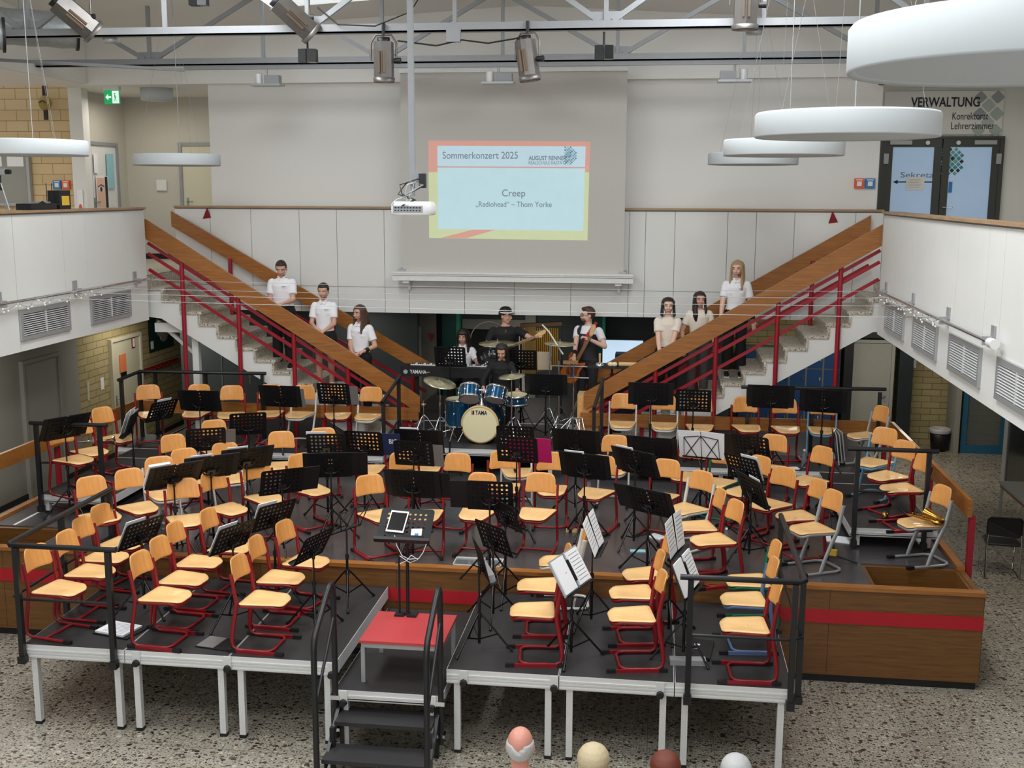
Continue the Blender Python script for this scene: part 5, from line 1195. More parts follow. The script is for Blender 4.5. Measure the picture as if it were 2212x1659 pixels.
def features(root, Hc, Rh, s, brow='hair_dark', glasses=False, mic=False, male=False):
    M_ = Matrix.Translation(Hc) @ Rh @ Matrix.Scale(s, 4)
    for k in (-1, 1):
        b = MB(); b.T = M_; b.ball((k*.031, -.0795, .008), (.0112, .006, .0046), 10).build('eye', 'eye_white', root)
        b = MB(); b.T = M_; b.ball((k*.031, -.0845, .008), (.0054, .0025, .0046), 8).build('iris', 'eye_dark', root)
        b = MB(); b.T = M_; b.tube([(k*.015, -.089, .031), (k*.032, -.09, .036), (k*.05, -.078, .03)], .0034, 6).build('eyebrow', brow, root)
    b = MB(); b.T = M_; b.tube([(-.022, -.088, -.058), (-.008, -.098, -.055), (0, -.0985, -.057), (.008, -.098, -.055), (.022, -.088, -.058)], [.003, .0055, .0055, .0055, .003], 8).build('mouth', 'lip', root)
    if glasses:
        b = MB(); b.T = M_
        for k in (-1, 1):
            b.tube([(k*.034+.022*math.cos(t*PI/5), -.1, .006+.018*math.sin(t*PI/5)) for t in range(10)], .0022, 5, closed=True); b.tube([(k*.056, -.1, .012), (k*.078, -.02, .012), (k*.078, .01, .0)], .002, 5)
        b.tube([(-.012, -.1, .01), (.012, -.1, .01)], .002, 5); b.build('glasses', 'black', root)
    if mic:
        b = MB(); b.T = M_; b.tube([(.082, .0, .02), (.085, -.03, -.03), (.065, -.075, -.06), (.04, -.1, -.066)], .0025, 5).ball((.038, -.102, -.067), .011, 8); b.build('headset_microphone', 'black', root)
def hair(root, Hc, Rh, s, m_, style, body):
    """cap of hair with open face; style: bun, long, short, long_side, curly"""
    mb = MB(); mb.T = Matrix.Translation(Hc) @ Rh @ Matrix.Scale(s, 4)
    n = 22; vs = []; fs = []; q = 12
    for i in range(q+1):
        ph = PI*i/q*.78
        for j in range(n):
            t = 2*PI*j/n; x, y, z = math.sin(ph)*math.cos(t), math.sin(ph)*math.sin(t), math.cos(ph)
            R = Vector((.084, .1, .099)) if style != 'curly' else Vector((.098, .11, .108))
            p = Vector((x*R.x, y*R.y+.012, z*R.z+.026))
            hl = .062 if style != 'short' else .066
            if p.y < -.02 and p.z < hl: p = Vector((p.x*.82, p.y*.74, p.z*.98))
            if style in ('short', 'bun') and p.z < -.0 and p.y < .02: p.x *= .8
            vs.append(p)
    for i in range(q):
        for j in range(n): fs.append((i*n+j, (i+1)*n+j, (i+1)*n+(j+1) % n, i*n+(j+1) % n))
    fs.append(tuple(q*n+j for j in range(n)))
    mb.add(vs, fs, 0, True)
    if style == 'bun': mb.ball((0, .1, .03), (.04, .035, .04), 12)
    if style == 'round': mb.ball((0, .035, -.035), (.088, .082, .11), 16); mb.tube([(0, .05, -.04), (0, .06, -.13), (0, .06, -.2)], [(.07, .085), (.055, .085), (.03, .06)], 16); mb.ball((.0, .02, .05), (.09, .1, .085), 16)
    if style == 'short':
        mb.ball((0, -.03, .098), (.06, .055, .026), 12)
    if style in ('long', 'curly', 'long_side', 'bob'):
        L_ = {'long': .32, 'curly': .27, 'long_side': .14, 'bob': .04}[style]; w = .028 if style != 'curly' else .045
        for k in (-1, 1):
            for (yy, xx, ln) in ((-.03, .074, 1), (.0, .08, 1.05), (.035, .082, 1.0)):
                ln *= L_
                xo = .012 if style == 'curly' else 0
                mb.tube([(k*xx*.62, yy+.01, .098), (k*(xx*.97), yy+.005, .05), (k*(xx+.003+xo), yy, -.03), (k*(xx+.004+xo), yy-.005, -.1), (k*(xx+.008+xo), yy-.045, -.1-ln*.45), (k*(xx+.0), yy-.06, -.1-ln)], [(.012, w*.7), (.014, w), (.014, w), (.019, w), (.02, w*.9), (.006, .01)], 8)
        mb.tube([(0, .07, .05), (0, .1, -.05), (0, .105, -.14), (0, .1, -.1-L_)], [(.05, .05), (.06, .035), (.075, .035), (.03, .015)], 14)
    if style == 'long_side':
        mb.tube([(-.05, -.01, -.04), (-.075, -.07, -.12), (-.07, -.1, -.22), (-.055, -.105, -.33)], [.03, .036, .04, .018], 10)
    return solid(mb, 'hair', m_, root, .007, 14 if style == 'round' else 4)
def person(X, Y, Z, rz, H, label, wL, wR, headyaw=0, headpitch=0, skin='skin', top=('tee', 'shirt_white'), bottom=('pants', 'cloth_black'), hr=('hair_dark', 'long'),
           bulk=1., seated=False, mic=False, glasses=False, male=False, lean=0., hintL=(.5, .6, -.6), hintR=(-.5, .6, -.6), hL=None, hR=None, curl=.6, shoes='black', nL=None, nR=None, band=None, group=None, stance=0.):
    """wL / wR: wrist targets in WORLD space"""
    r = empty('person', (X, Y, Z), rad(rz), label, 'person', group); s = H/1.70
    Mi = (Matrix.Translation((X, Y, Z)) @ Matrix.Rotation(rad(rz), 4, 'Z')).inverted()
    zo = -.3*s if seated else 0
    def J(x, y, z): return Vector((x*s, y*s, z*s+zo))
    def JL(x, y, z): q = J(x, y, z); dz = (q.z-(.92*s+zo)); q.y -= dz*math.tan(lean); return q
    shw = (.148 if not male else .182)*bulk**.5
    Sh = {1: JL(shw, .01, 1.338), -1: JL(-shw, .01, 1.338)}
    neck = JL(0, .012, 1.42); Hc = JL(0, -.005, 1.57)
    Rh = Matrix.Rotation(headyaw, 4, 'Z') @ Matrix.Rotation(headpitch, 4, 'X')
    Hc = Hc+Vector((0, -.05*s*math.sin(headpitch), -.02*s*abs(math.sin(headpitch))))
    b = MB()
    tors = [(JL(0, .0, .87), (.10*bulk, .145*bulk)), (JL(0, .0, .95), (.1*bulk, .15*bulk)), (JL(0, .0, 1.06), (.085*bulk, .12*bulk)), (JL(0, .0, 1.2), (.098*bulk, .135*bulk)), (JL(0, .0, 1.3), (.1*bulk, .145*bulk)), (JL(0, .01, 1.365), (.072*bulk, .125*bulk)), (JL(0, .012, 1.41), (.055, .075)), (neck+Vector((0, 0, .02)), (.05, .055))]
    if male: tors[2] = (tors[2][0], (.095*bulk, .135*bulk)); tors[4] = (tors[4][0], (.108*bulk, .165*bulk)); tors[5] = (tors[5][0], (.078*bulk, .155*bulk))
    limb(b, [t[0] for t in tors], [(t[1][0]*s, t[1][1]*s) for t in tors], 18)
    nr = .05 if male else .043
    b.tube([neck-Vector((0, 0, .03)), JL(0, .008, 1.47), Hc+Vector((0, .012, -.03))], [.056*s, nr*s, nr*s], 14)
    head(b, Hc, Rh, s*1.05, male)
    Jt = {}
    for k, wt, hint, hd, hn in ((1, wL, hintL, hL, nL), (-1, wR, hintR, hR, nR)):
        W_ = Mi @ Vector(wt); E_, W_ = ik(Sh[k], W_, .275*s, .255*s, hint)
        limb(b, [Sh[k], Sh[k].lerp(E_, .5), E_], [.05*s*bulk**.5, .043*s*bulk**.5, .037*s], 12); limb(b, [E_, E_.lerp(W_, .3), W_], [.037*s, .036*s, .025*s], 12)
        d = Vector(hd) if hd else (W_-E_); 
        hand(b, W_, d, hn or (0, -.3, 1), curl, k, s); Jt[k] = (E_, W_)
    HIP = {}; legs = {}
    for k in (-1, 1):
        hp = J(k*.085, 0, .9)
        if seated: kn = J(k*.13, -.4, .83); an = J(k*.12, -.38+stance, .39)
        else: kn = J(k*(.092+stance), -.02, .5); an = J(k*(.1+stance*1.6), .015, .09)
        fz = an.z-.05*s
        legs[k] = (hp, kn, an)
        limb(b, [hp, hp.lerp(kn, .5), kn], [.088*s*bulk, .07*s*bulk, .052*s], 14); limb(b, [kn, kn.lerp(an, .3), an], [.052*s, .053*s*bulk**.5, .034*s], 12)
    body = solid(b, 'body', skin, r, .0085, 3)
    features(r, Hc, Rh, s*1.05, 'hair_dark' if 'blond' not in hr[0] else 'hair_brown', glasses, mic, male)
    if hr: hair(r, Hc, Rh, s*1.05, hr[0], hr[1], None)
    # clothes
    c = MB(); g = .012 if top[0] != 'poly' else .02
    tt = [(p, (q[0]*s+g, q[1]*s+g)) for p, q in tors[1:7]]; tt.insert(0, (JL(0, 0, .9), (tt[0][1][0]+.008, tt[0][1][1]+.006)))
    c.tube([p for p, q in tt]+[neck+Vector((0, 0, -.012))], [q for p, q in tt]+[(.062*s, .07*s)], 20)
    if not male: 
        for k in (-1, 1): c.ball(JL(k*.052, -.058*bulk, 1.235), (.07*s, .05*s, .062*s), 12)
    for k in (-1, 1):
        E_, W_ = Jt[k]; f = {'tee': .62, 'polo': .68, 'long': 1.0, 'vest': .6, 'poly': .75}.get(top[0], .6)
        c.ball(Sh[k]+Vector((-k*.006, 0, .002)), .062*s*bulk**.5, 12)
        c.tube([Sh[k], Sh[k].lerp(E_, f)], [(.061*s if f < 1 else .057*s)*bulk**.5, (.061*s if f < 1 else .046*s)*bulk**.5], 14)
        if f >= 1: c.ball(E_, .046*s); c.tube([E_, E_.lerp(W_, .93)], [.045*s, .034*s], 12)
    cm = 'shirt_white' if top[0] == 'vest' else top[1]
    solid(c, 'shirt', cm, r, .009, 5)
    if top[0] == 'vest':
        v = MB(); tv = [(p, (q[0]+.014, q[1]+.01)) for p, q in tt[:5]]
        v.tube([p for p, q in tv], [q for p, q in tv], 20)
        for k in (-1, 1): v.tube([tt[4][0]+Vector((k*.095*s, -.085*s, -.02)), tt[4][0]+Vector((k*.1*s, -.085*s, .05*s)), Sh[k]+Vector((-k*.075*s, 0, .062*s)), tt[4][0]+Vector((k*.1*s, .09*s, .04)), tt[4][0]+Vector((k*.095*s, .09*s, -.03))], [.034*s]*5, 10)
        solid(v, 'waistcoat', top[1], r, .01, 2)
    if top[0] == 'polo':
        v = MB(); v.tube([neck+Vector((.062*s*math.cos(t*PI/8), .058*s*math.sin(t*PI/8)-.0, .014+.012*math.sin(t*PI/8))) for t in range(-3, 12)], .012*s, 7)
        for k in (-1, 1): v.bar(neck+Vector((k*.045*s, -.05*s, .01)), neck+Vector((k*.022*s, -.098*s, -.045*s)), .028, .012, (0, -1, 0))
        v.build('collar', top[1], r)
        MB().box(.03*s, .09*s, -.128*bulk*s, -.122*bulk*s, 1.29*s+zo, 1.297*s+zo).build('chest_print', 'lettering_grey', r)
    if top[0] == 'open':
        MB().ball(JL(0, -.095, 1.26), (.05*s, .03*s, .12*s), 12).build('undershirt', 'black', r)
    if bottom[0] in ('pants', 'wide'):
        c = MB(); w2 = .02 if bottom[0] == 'wide' else .008
        c.tube([JL(0, 0, 1.0), JL(0, 0, .93), J(0, 0, .85), J(0, -.03 if seated else 0, .78)], [(.105*s*bulk, .15*s*bulk), (.12*s*bulk, .165*s*bulk), (.12*s*bulk, .16*s*bulk), (.08*s*bulk, .12*s*bulk)], 18); c.ball(J(0, 0, .83), (.09*s, .11*s, .09*s))
        for k in (-1, 1):
            hp, kn, an = legs[k]
            limb(c, [hp, hp.lerp(kn, .5), kn], [.1*s*bulk, .085*s*bulk, .066*s+w2*.5], 14); c.tube([kn, kn.lerp(an, .5), an.lerp(kn, .06)], [.066*s+w2*.5, .062*s+w2, .058*s+w2], 14)
        solid(c, 'trousers', bottom[1], r, .011, 3)
    else:
        c = MB(); c.tube([JL(0, 0, .98), J(0, 0, .9), J(0, 0, .78), J(0, 0, .7)], [(.1*s, .145*s), (.125*s, .186*s), (.128*s, .195*s), (.13*s, .2*s)], 20); solid(c, 'skirt', bottom[1], r, .011, 2)
    for k in (-1, 1):
        hp, kn, an = legs[k]; f = MB(); z0 = an.z-.085*s
        f.ball((an.x, an.y-.05*s, z0+.035), (.042*s, .12*s, .035), 12); f.ball((an.x, an.y+.01, z0+.06), (.036*s, .05*s, .05), 10); so = solid(f, 'shoe', shoes, r, .008, 2)
        MB().box(an.x-.036*s, an.x+.036*s, an.y-.155*s, an.y+.06*s, z0+.0, z0+.014).build('sole', 'paper' if shoes != 'hair_dark' else 'black', so)
        if bottom[0] == 'skirt': MB().tube([(an.x, an.y, an.z-.03), (an.x, an.y, an.z+.07*s)], .046*s, 12).build('sock', 'paper', r)
    if band:
        E_, W_ = Jt[band]; MB().tube([W_.lerp(E_, .12), W_.lerp(E_, .38)], [.033*s, .037*s], 12).build('wrist_band', 'black', r)
    return r

g = 'singers on the left stairs'
person(-5.72, 16.6, 2.246, 6, 1.68, 'person in white polo and wide black trousers, highest on the left stairs, head bowed', (-5.62, 16.3, 3.28), (-5.75, 16.3, 3.27), .05, .42, 'skin', ('polo', 'shirt_white'), ('wide', 'cloth_black'), ('hair_dark', 'bun'), 1.18, mic=True, hL=(-.9, -.3, -.2), hR=(.9, -.3, -.3), group=g)
person(-5.06, 16.58, 1.89, 4, 1.70, 'person in white polo and black short skirt in the middle of the left stairs', (-4.98, 16.3, 2.88), (-5.12, 16.3, 2.92), -.1, .25, 'skin', ('polo', 'shirt_white'), ('skirt', 'cloth_black'), ('hair_dark', 'bun'), .96, mic=True, hL=(-.8, -.4, -.3), hR=(.9, -.3, -.4), group=g, shoes='paper')
person(-4.5, 16.58, 1.534, -12, 1.73, 'person with long brown hair and white polo, lowest on the left stairs', (-4.38, 16.3, 2.58), (-4.56, 16.3, 2.56), -.35, .12, 'skin', ('polo', 'shirt_white'), ('pants', 'cloth_black'), ('hair_brown', 'long'), 1.0, mic=True, band=1, hL=(-.9, -.3, -.3), hR=(.9, -.4, -.3), group=g)
g = 'singers on the right stairs'
person(.14, 16.6, 1.712, 0, 1.74, 'person in cream T-shirt and black trousers, lowest on the right stairs', (.16, 16.3, 2.62), (.04, 16.3, 2.6), .05, .08, 'skin_light', ('tee', 'shirt_cream'), ('pants', 'cloth_black'), ('hair_dark', 'bob'), .96, band=1, hL=(-.7, -.3, -.6), hR=(.7, -.3, -.6), group=g, shoes='paper')
person(.6, 16.75, 1.89, 8, 1.64, 'person in cream square-necked top and grey trousers, middle of the right stairs', (.84, 16.72, 2.66), (.38, 16.66, 2.7), 0, .1, 'skin', ('tee', 'shirt_cream'), ('pants', 'cloth_grey'), ('hair_dark', 'long_side'), 1.06, band=1, group=g, hintL=(.9, .5, 0), hintR=(-.9, .5, 0))
person(1.13, 16.85, 2.246, 0, 1.74, 'person with long blond hair and white polo, highest on the right stairs', (1.4, 16.8, 3.02), (.9, 16.66, 3.06), -.25, .1, 'skin_light', ('polo', 'shirt_white'), ('wide', 'cloth_black'), ('hair_blond', 'long'), 1.0, mic=True, band=1, group=g, hintL=(.9, .5, 0), hintR=(-.9, .5, 0))
# the band
person(-3.1, 17.65, 1.41, 0, 1.68, 'person with long dark hair in white shirt seated at the keyboard', (-2.86, 17.27, 2.23), (-3.32, 17.27, 2.23), -.05, .2, 'skin', ('polo', 'shirt_white'), ('pants', 'cloth_black'), ('hair_dark', 'curly'), 1.0, seated=True, curl=.5)
person(-2.3, 16.42, 1.41, 8, 1.64, 'drummer with dark brown hair and black long-sleeved top behind the blue drums', (-2.02, 16.06, 2.1), (-2.52, 16.06, 2.12), -.15, .5, 'skin', ('long', 'cloth_black'), ('pants', 'cloth_black'), ('hair_dark', 'long'), .98, seated=True, curl=1.3, lean=.12)
person(-2.38, 17.42, 1.41, 12, 1.76, 'guitar player in black open shirt and cap looking right, behind the drummer', (-1.84, 17.12, 2.76), (-2.55, 17.12, 2.5), .9, .05, 'skin', ('open', 'cloth_black'), ('pants', 'cloth_black'), ('hair_dark', 'short'), 1.12, male=True, glasses=True, curl=1.2, hintL=(.6, .4, -.8))
gp = person(-1.08, 17.42, 1.41, -28, 1.80, 'bearded guitar player in white T-shirt, black waistcoat and red strap', (-1.04, 17.1, 2.73), (-1.27, 17.06, 2.44), -.75, .12, 'skin_light', ('vest', 'cloth_charcoal'), ('pants', 'cloth_charcoal'), ('hair_brown', 'short'), 1.0, male=True, glasses=True, curl=1.2, band=-1, hintL=(.8, .3, -.7))
b = MB(); b.T = Matrix.Translation((0, -.02, 1.575*1.8/1.7)) @ Matrix.Rotation(-.75, 4, 'Z') @ Matrix.Rotation(.12, 4, 'X')
b.ball((0, -.06, -.085), (.045, .048, .034), 12).build('beard', 'hair_brown', gp)
# cap of the older guitar player
cp = empty('cap', (-2.38, 17.42, 1.41+1.70), rad(12)+.9, 'black peaked cap with a pale band on the guitar player behind the drummer', 'cap')
b = MB(); b.lathe([(.094, -.04), (.1, .0), (.092, .045), (.06, .075), (0, .085)], 20); b.build('crown', 'black', cp); b = MB(); b.ball((0, -.1, -.03), (.07, .06, .008), 14); b.build('peak', 'black', cp); MB().lathe([(.098, -.02), (.102, -.012), (.1, -.004)], 20, cap=False).build('band', 'string_light', cp)
cp.location = (-2.38, 17.425, 1.41+1.76-.07)
# listeners in front, seen from behind
def listener(X, Y, z, skin, hr, label, bald=False, shirt='shirt_white', w=1.):
    r = empty('person', (X, Y, 0), PI, label, 'person', 'listeners seated in front of the stage')
    b = MB(); Hc = Vector((0, -.01, z)); b.tube([(0, .02, .5), (0, .02, .8), (0, .02, z-.42), (0, .02, z-.27), (0, .01, z-.2)], [(.13, .18), (.12, .16), (.12, .2), (.08, .19), (.055, .06)], 18)
    b.tube([(0, .015, z-.24), (0, .0, z-.04)], .058, 14); head(b, Hc, Matrix.Identity(3).to_4x4(), 1.13, True)
    for k in (-1, 1):
        limb(b, [Vector((k*.1, 0, .5)), Vector((k*.12, -.42, .5))], [.085, .06]); limb(b, [Vector((k*.12, -.42, .5)), Vector((k*.12, -.42, .08))], [.055, .04])
        limb(b, [Vector((k*.19, .01, z-.27)), Vector((k*.22, .0, z-.55))], [.055, .04]); limb(b, [Vector((k*.22, 0, z-.55)), Vector((k*.12, -.25, .62))], [.04, .028])
        hand(b, Vector((k*.12, -.25, .62)), (0, -1, -.1), (0, 0, 1), .4, k, 1.); b.ball((k*.12, -.47, .04), (.045, .12, .04))
    solid(b, 'body', skin, r, .009, 3)
    c = MB(); c.tube([(0, .02, .55), (0, .02, .8), (0, .02, z-.42), (0, .02, z-.27), (0, .02, z-.205)], [(.15, .19), (.14, .18), (.14, .215), (.1, .2), (.07, .078)], 20)
    for k in (-1, 1): c.ball((k*.19, .01, z-.27), .067); c.tube([(k*.19, .01, z-.27), (k*.22, .0, z-.5)], [.067, .055], 12)
    solid(c, 'shirt', shirt, r, .011, 3)
    c = MB(); c.lathe([(.07, z-.2), (.066, z-.165)], 20, cap=False); c.T = Matrix.Identity(4); c.build('collar', shirt, r)
    c = MB(); c.ball((0, 0, .5), (.2, .15, .12), 12)
    for k in (-1, 1): c.tube([(k*.1, 0, .5), (k*.12, -.42, .5), (k*.12, -.43, .45), (k*.12, -.42, .1)], [.1, .075, .07, .06], 12)
    solid(c, 'trousers', 'cloth_charcoal', r, .012, 3)
    if bald:
        h_ = MB(); h_.T = Matrix.Translation(Hc) @ Matrix.Scale(1.13, 4); vs = []; fs = []; n, q = 24, 14
        for a in range(q+1):
            ph = PI*a/q
            for c_ in range(n):
                t = 2*PI*c_/n; p = Vector((.0815*math.sin(ph)*math.cos(t), .008+.099*math.sin(ph)*math.sin(t), .012+.098*math.cos(ph)))
                lim = .045 if abs(p.x) > .045 else .005+abs(p.x)*.9
                if p.z > lim or p.y < -.02 or p.z < -.075: p = Vector((p.x*.86, .008+(p.y-.008)*.86, p.z*.86))
                vs.append(p)
        for a in range(q):
            for c_ in range(n): fs.append((a*n+c_, (a+1)*n+c_, (a+1)*n+(c_+1) % n, a*n+(c_+1) % n))
        h_.add(vs, fs, 0, True)
        solid(h_, 'hair', hr, r, .006, 6)
    else:
        hair(r, Hc, Matrix.Identity(4), 1.14*w, hr, 'round', None)
    return r
listener(-.81, 6.68, 1.445, 'bald', 'hair_grey', 'bald person with grey fringe of hair and white collar at the bottom edge', True)
listener(-.34, 6.72, 1.325, 'skin', 'hair_light_blond', 'person with straight blond hair at the bottom edge, seen from behind', w=1.04, shirt='cloth_black')
listener(.12, 6.78, 1.28, 'skin', 'hair_red', 'person with red-brown hair at the bottom edge, seen from behind', shirt='cloth_charcoal')
listener(.57, 6.84, 1.26, 'skin', 'hair_grey', 'person with white-grey hair at the bottom edge, seen from behind', shirt='cloth_grey')
for i, (x, y, l) in enumerate(((-.81, 6.66, 'the bald listener'), (-.34, 6.7, 'the blond listener'), (.12, 6.76, 'the red-haired listener'), (.57, 6.82, 'the grey-haired listener'))):
    place(PROTO[('B', 'grey')] if ('B', 'grey') in PROTO else PROTO.setdefault(('B', 'grey'), reg(chair_proto('B', 'grey_frame'))), None, (x, y+.02, 0), PI, 'grey framed chair under ' + l + ' at the bottom edge', 'chairs of the listeners')
# ================= THE BAND'S INSTRUMENTS =================
def tripod_base(r, x, y, z0, zh, m_='chrome', rad_=.24, a0=30, legr=.008):
    for i in range(3):
        a = rad(a0+120*i); c, s = math.cos(a), math.sin(a)
        l_ = MB().tube([(x, y, z0+.34), (x+c*.05, y+s*.05, z0+.3), (x+c*rad_, y+s*rad_, z0+.012)], legr, 6).tube([(x, y, z0+.1), (x+c*rad_*.6, y+s*rad_*.6, z0+.14)], legr*.7, 5).build('leg', m_, r)
        MB().ball((x+c*rad_, y+s*rad_, z0+.014), .016, 8).build('rubber_foot', 'black', l_)
    MB().tube([(x, y, z0+.08), (x, y, z0+(zh-z0)*.6)], .0125, 8).build('pole', m_, r); MB().tube([(x, y, z0+(zh-z0)*.55), (x, y, zh)], .008, 8).build('upper_tube', m_, r)
    MB().cyl((x, y, z0+(zh-z0)*.58), (x, y, z0+(zh-z0)*.63), .02, n=10).build('height_clamp', m_, r)
def cymbal(x, y, z, R, tx, ty, z0, label, hat=False, m_='brass', a0=30):
    r = empty('hi_hat' if hat else 'cymbal_stand', (x, y, z0), 0, label, 'cymbal')
    tripod_base(r, 0, 0, 0, z-z0, a0=a0)
    c = MB(); pr = [(0.012, .03), (.03, .028), (.045, .014), (R*.6, .004), (R, -.006), (R, -.0085), (R*.6, .001), (.04, .01), (.012, .024)]
    c.lathe(pr, 36, cap=False); o = c.build('cymbal', m_, r); o.location = (0, 0, z-z0-.02); o.rotation_euler = (tx, ty, 0)
    if hat: 
        c = MB(); c.lathe([(a, -b_-.02) for a, b_ in pr], 36, cap=False); o = c.build('lower_cymbal', m_, r); o.location = (0, 0, z-z0-.02); o.rotation_euler = (tx, ty, 0)
    MB().cyl((0, 0, z-z0), (0, 0, z-z0+.05), .012, n=8).build('wing_nut', 'chrome', r)
    return r
def drum(parent, M_, R, h, shell='drum_blue', bottom='drum_head_clear', lugs=6, nm='shell', topm='drum_head'):
    """axis along local z, centred"""
    def B(): b = MB(); b.T = M_; return b
    sh = B().lathe([(R, -h/2), (R, h/2)], 36, cap=False).build(nm, shell, parent)
    B().lathe([(0, h/2+.004), (R, h/2+.004)], 36, cap=False).build('upper_head', topm, sh); B().lathe([(0, -h/2-.004), (R, -h/2-.004)], 36, cap=False).build('lower_head', bottom, sh)
    for s in (-1, 1): 
        b = B(); b.lathe([(R+.002, s*(h/2-.022)), (R+.012, s*(h/2-.02)), (R+.012, s*(h/2+.012)), (R-.004, s*(h/2+.012))], 36, cap=False); b.build('hoop', 'chrome', sh)
    for i in range(lugs):
        a = 2*PI*i/lugs+.3; c, s = math.cos(a), math.sin(a); b = B(); b.ball(((R+.012)*c, (R+.012)*s, 0), (.015, .015, .03), 8); b.tube([((R+.014)*c, (R+.014)*s, -h/2), ((R+.014)*c, (R+.014)*s, h/2)], .0035, 5); b.build('tension_lug', 'chrome', sh)
    return sh
ZP = 1.4
bd = empty('bass_drum', (-2.48, 15.5, ZP), rad(-3), 'blue bass drum with cream front head and two mounted toms', 'bass drum')
R = .272; Mb = Matrix.Translation((0, 0, R+.015)) @ Matrix.Rotation(PI/2, 4, 'X')
def Bm(M_): b = MB(); b.T = M_; return b
sh = Bm(Mb).lathe([(R-.012, -.42), (R-.012, -.0)], 44, cap=False).build('shell', 'drum_blue', bd)
Bm(Mb).lathe([(0, .012), (R-.014, .012)], 44, cap=False).build('front_head', 'drum_head', bd)
Bm(Mb).lathe([(0, -.43), (R-.014, -.43)], 44, cap=False).build('rear_head', 'drum_head_clear', bd)
for z_ in (-.0, -.42): Bm(Mb).lathe([(R-.02, z_-.012), (R+.004, z_-.012), (R+.004, z_+.02), (R-.018, z_+.02)], 44, cap=False).build('hoop', 'light_wood' if z_ > -.1 else 'black', bd)
for i in range(8):
    a = 2*PI*i/8+.2; b = Bm(Mb); b.tube([((R+.01)*math.cos(a), (R+.01)*math.sin(a), -.02), ((R+.01)*math.cos(a), (R+.01)*math.sin(a), -.12)], .006, 6); b.ball(((R-.002)*math.cos(a), (R-.002)*math.sin(a), -.1), (.016, .016, .03), 8); b.build('claw_hook', 'chrome', bd)
text('lettering', 'TAMA', .085, facing_y(.02, -.016, .015+R*1.62), 'lettering', bd, True, .17); MB().box(-.105, -.082, -.018, -.015, R*1.62-.012, R*1.62+.045).box(-.118, -.11, -.018, -.015, R*1.62-.012, R*1.62+.045).build('logo_mark', 'lettering', bd)
MB().tube([(0, .12, 2*R), (0, .12, 2*R+.1)], [.04, .022], 12).tube([(0, .12, 2*R+.08), (0, .12, 2*R+.26)], .014, 8).tube([(-.16, .1, 2*R+.22), (.16, .1, 2*R+.22)], .012, 8).build('tom_holder', 'chrome', bd)
for s, nm in ((-1, 'left'), (1, 'right')):
    M_ = Matrix.Translation((-.17 if s < 0 else .215, .1, .71)) @ Matrix.Rotation(rad(6*s), 4, 'Y') @ Matrix.Rotation(rad(-38 if s < 0 else -30), 4, 'X')
    drum(bd, M_, .145 if s < 0 else .142, .19, nm='tom_shell')
for s in (-1, 1): MB().tube([(s*.24, .1, .2), (s*.33, .02, .01)], .009, 6).build('spur', 'chrome', bd)
MB().box(-.02, .02, -.02, .01, -.14, .015).build('hoop_clamp', 'black', bd)
ft = empty('floor_tom', (-2.86, 15.98, ZP), 0, 'tall blue floor tom left behind the bass drum', 'floor tom'); drum(ft, Matrix.Translation((0, 0, .36)), .2, .4)
for i in range(3): a = rad(90+120*i); MB().tube([(.215*math.cos(a), .215*math.sin(a), .5), (.215*math.cos(a), .215*math.sin(a), .02), (.24*math.cos(a), .24*math.sin(a), .01)], .007, 6).build('leg', 'chrome', ft)
sn = empty('snare_drum', (-2.02, 15.86, ZP), 0, 'shallow blue snare drum on a stand beside the drummer', 'snare drum'); drum(sn, Matrix.Translation((0, 0, .6)) @ Matrix.Rotation(rad(4), 4, 'X'), .178, .13, lugs=8); tripod_base(sn, 0, 0, 0, .52, a0=80)
cymbal(-3.1, 15.72, 2.26, .24, rad(8), rad(14), ZP, 'dark tilted cymbal on a chrome stand, left of the blue toms', a0=10)
cymbal(-2.04, 15.6, 2.4, .19, rad(4), rad(-6), ZP, 'hi-hat pair on a chrome stand in front of the drummer', True, a0=50)
cymbal(-2.44, 16.95, 2.68, .29, rad(3), 0, ZP, 'large pale cymbal right behind the head of the drummer', a0=60)
cymbal(-1.46, 16.78, 2.72, .24, rad(2), rad(2), ZP, 'flat golden cymbal left of the bearded guitar player', a0=20)
cymbal(-3.36, 15.8, 1.9, .02, 0, 0, ZP, 'low empty chrome cymbal stand beside the floor tom', a0=0)
sl = empty('drum_throne', (-2.3, 16.5, 1.4), 0, 'round black drum stool under the drummer', 'stool'); MB().lathe([(0, .43), (.16, .43), (.17, .46), (.15, .5), (0, .5)], 24).build('seat', 'black', sl); tripod_base(sl, 0, 0, 0, .39, a0=15)
ps_ = empty('piano_stool', (-3.1, 17.68, 1.41), 0, 'black stool under the keyboard player', 'stool'); MB().box(-.2, .2, -.15, .17, .44, .52).build('seat', 'black', ps_)
for a in (-.17, .17):
    for q in (-.12, .14): MB().box(a-.015, a+.015, q-.015, q+.015, 0, .4).build('leg', 'black', ps_)
# second, half hidden drum behind the drummer
o = empty('tom_on_stand', (-2.46, 16.95, 1.4), 0, 'small blue tom half hidden behind the drummer', 'drum'); drum(o, Matrix.Translation((0, 0, 1.12)) @ Matrix.Rotation(rad(-25), 4, 'X'), .09, .12); tripod_base(o, 0, 0, 0, .95, a0=100)
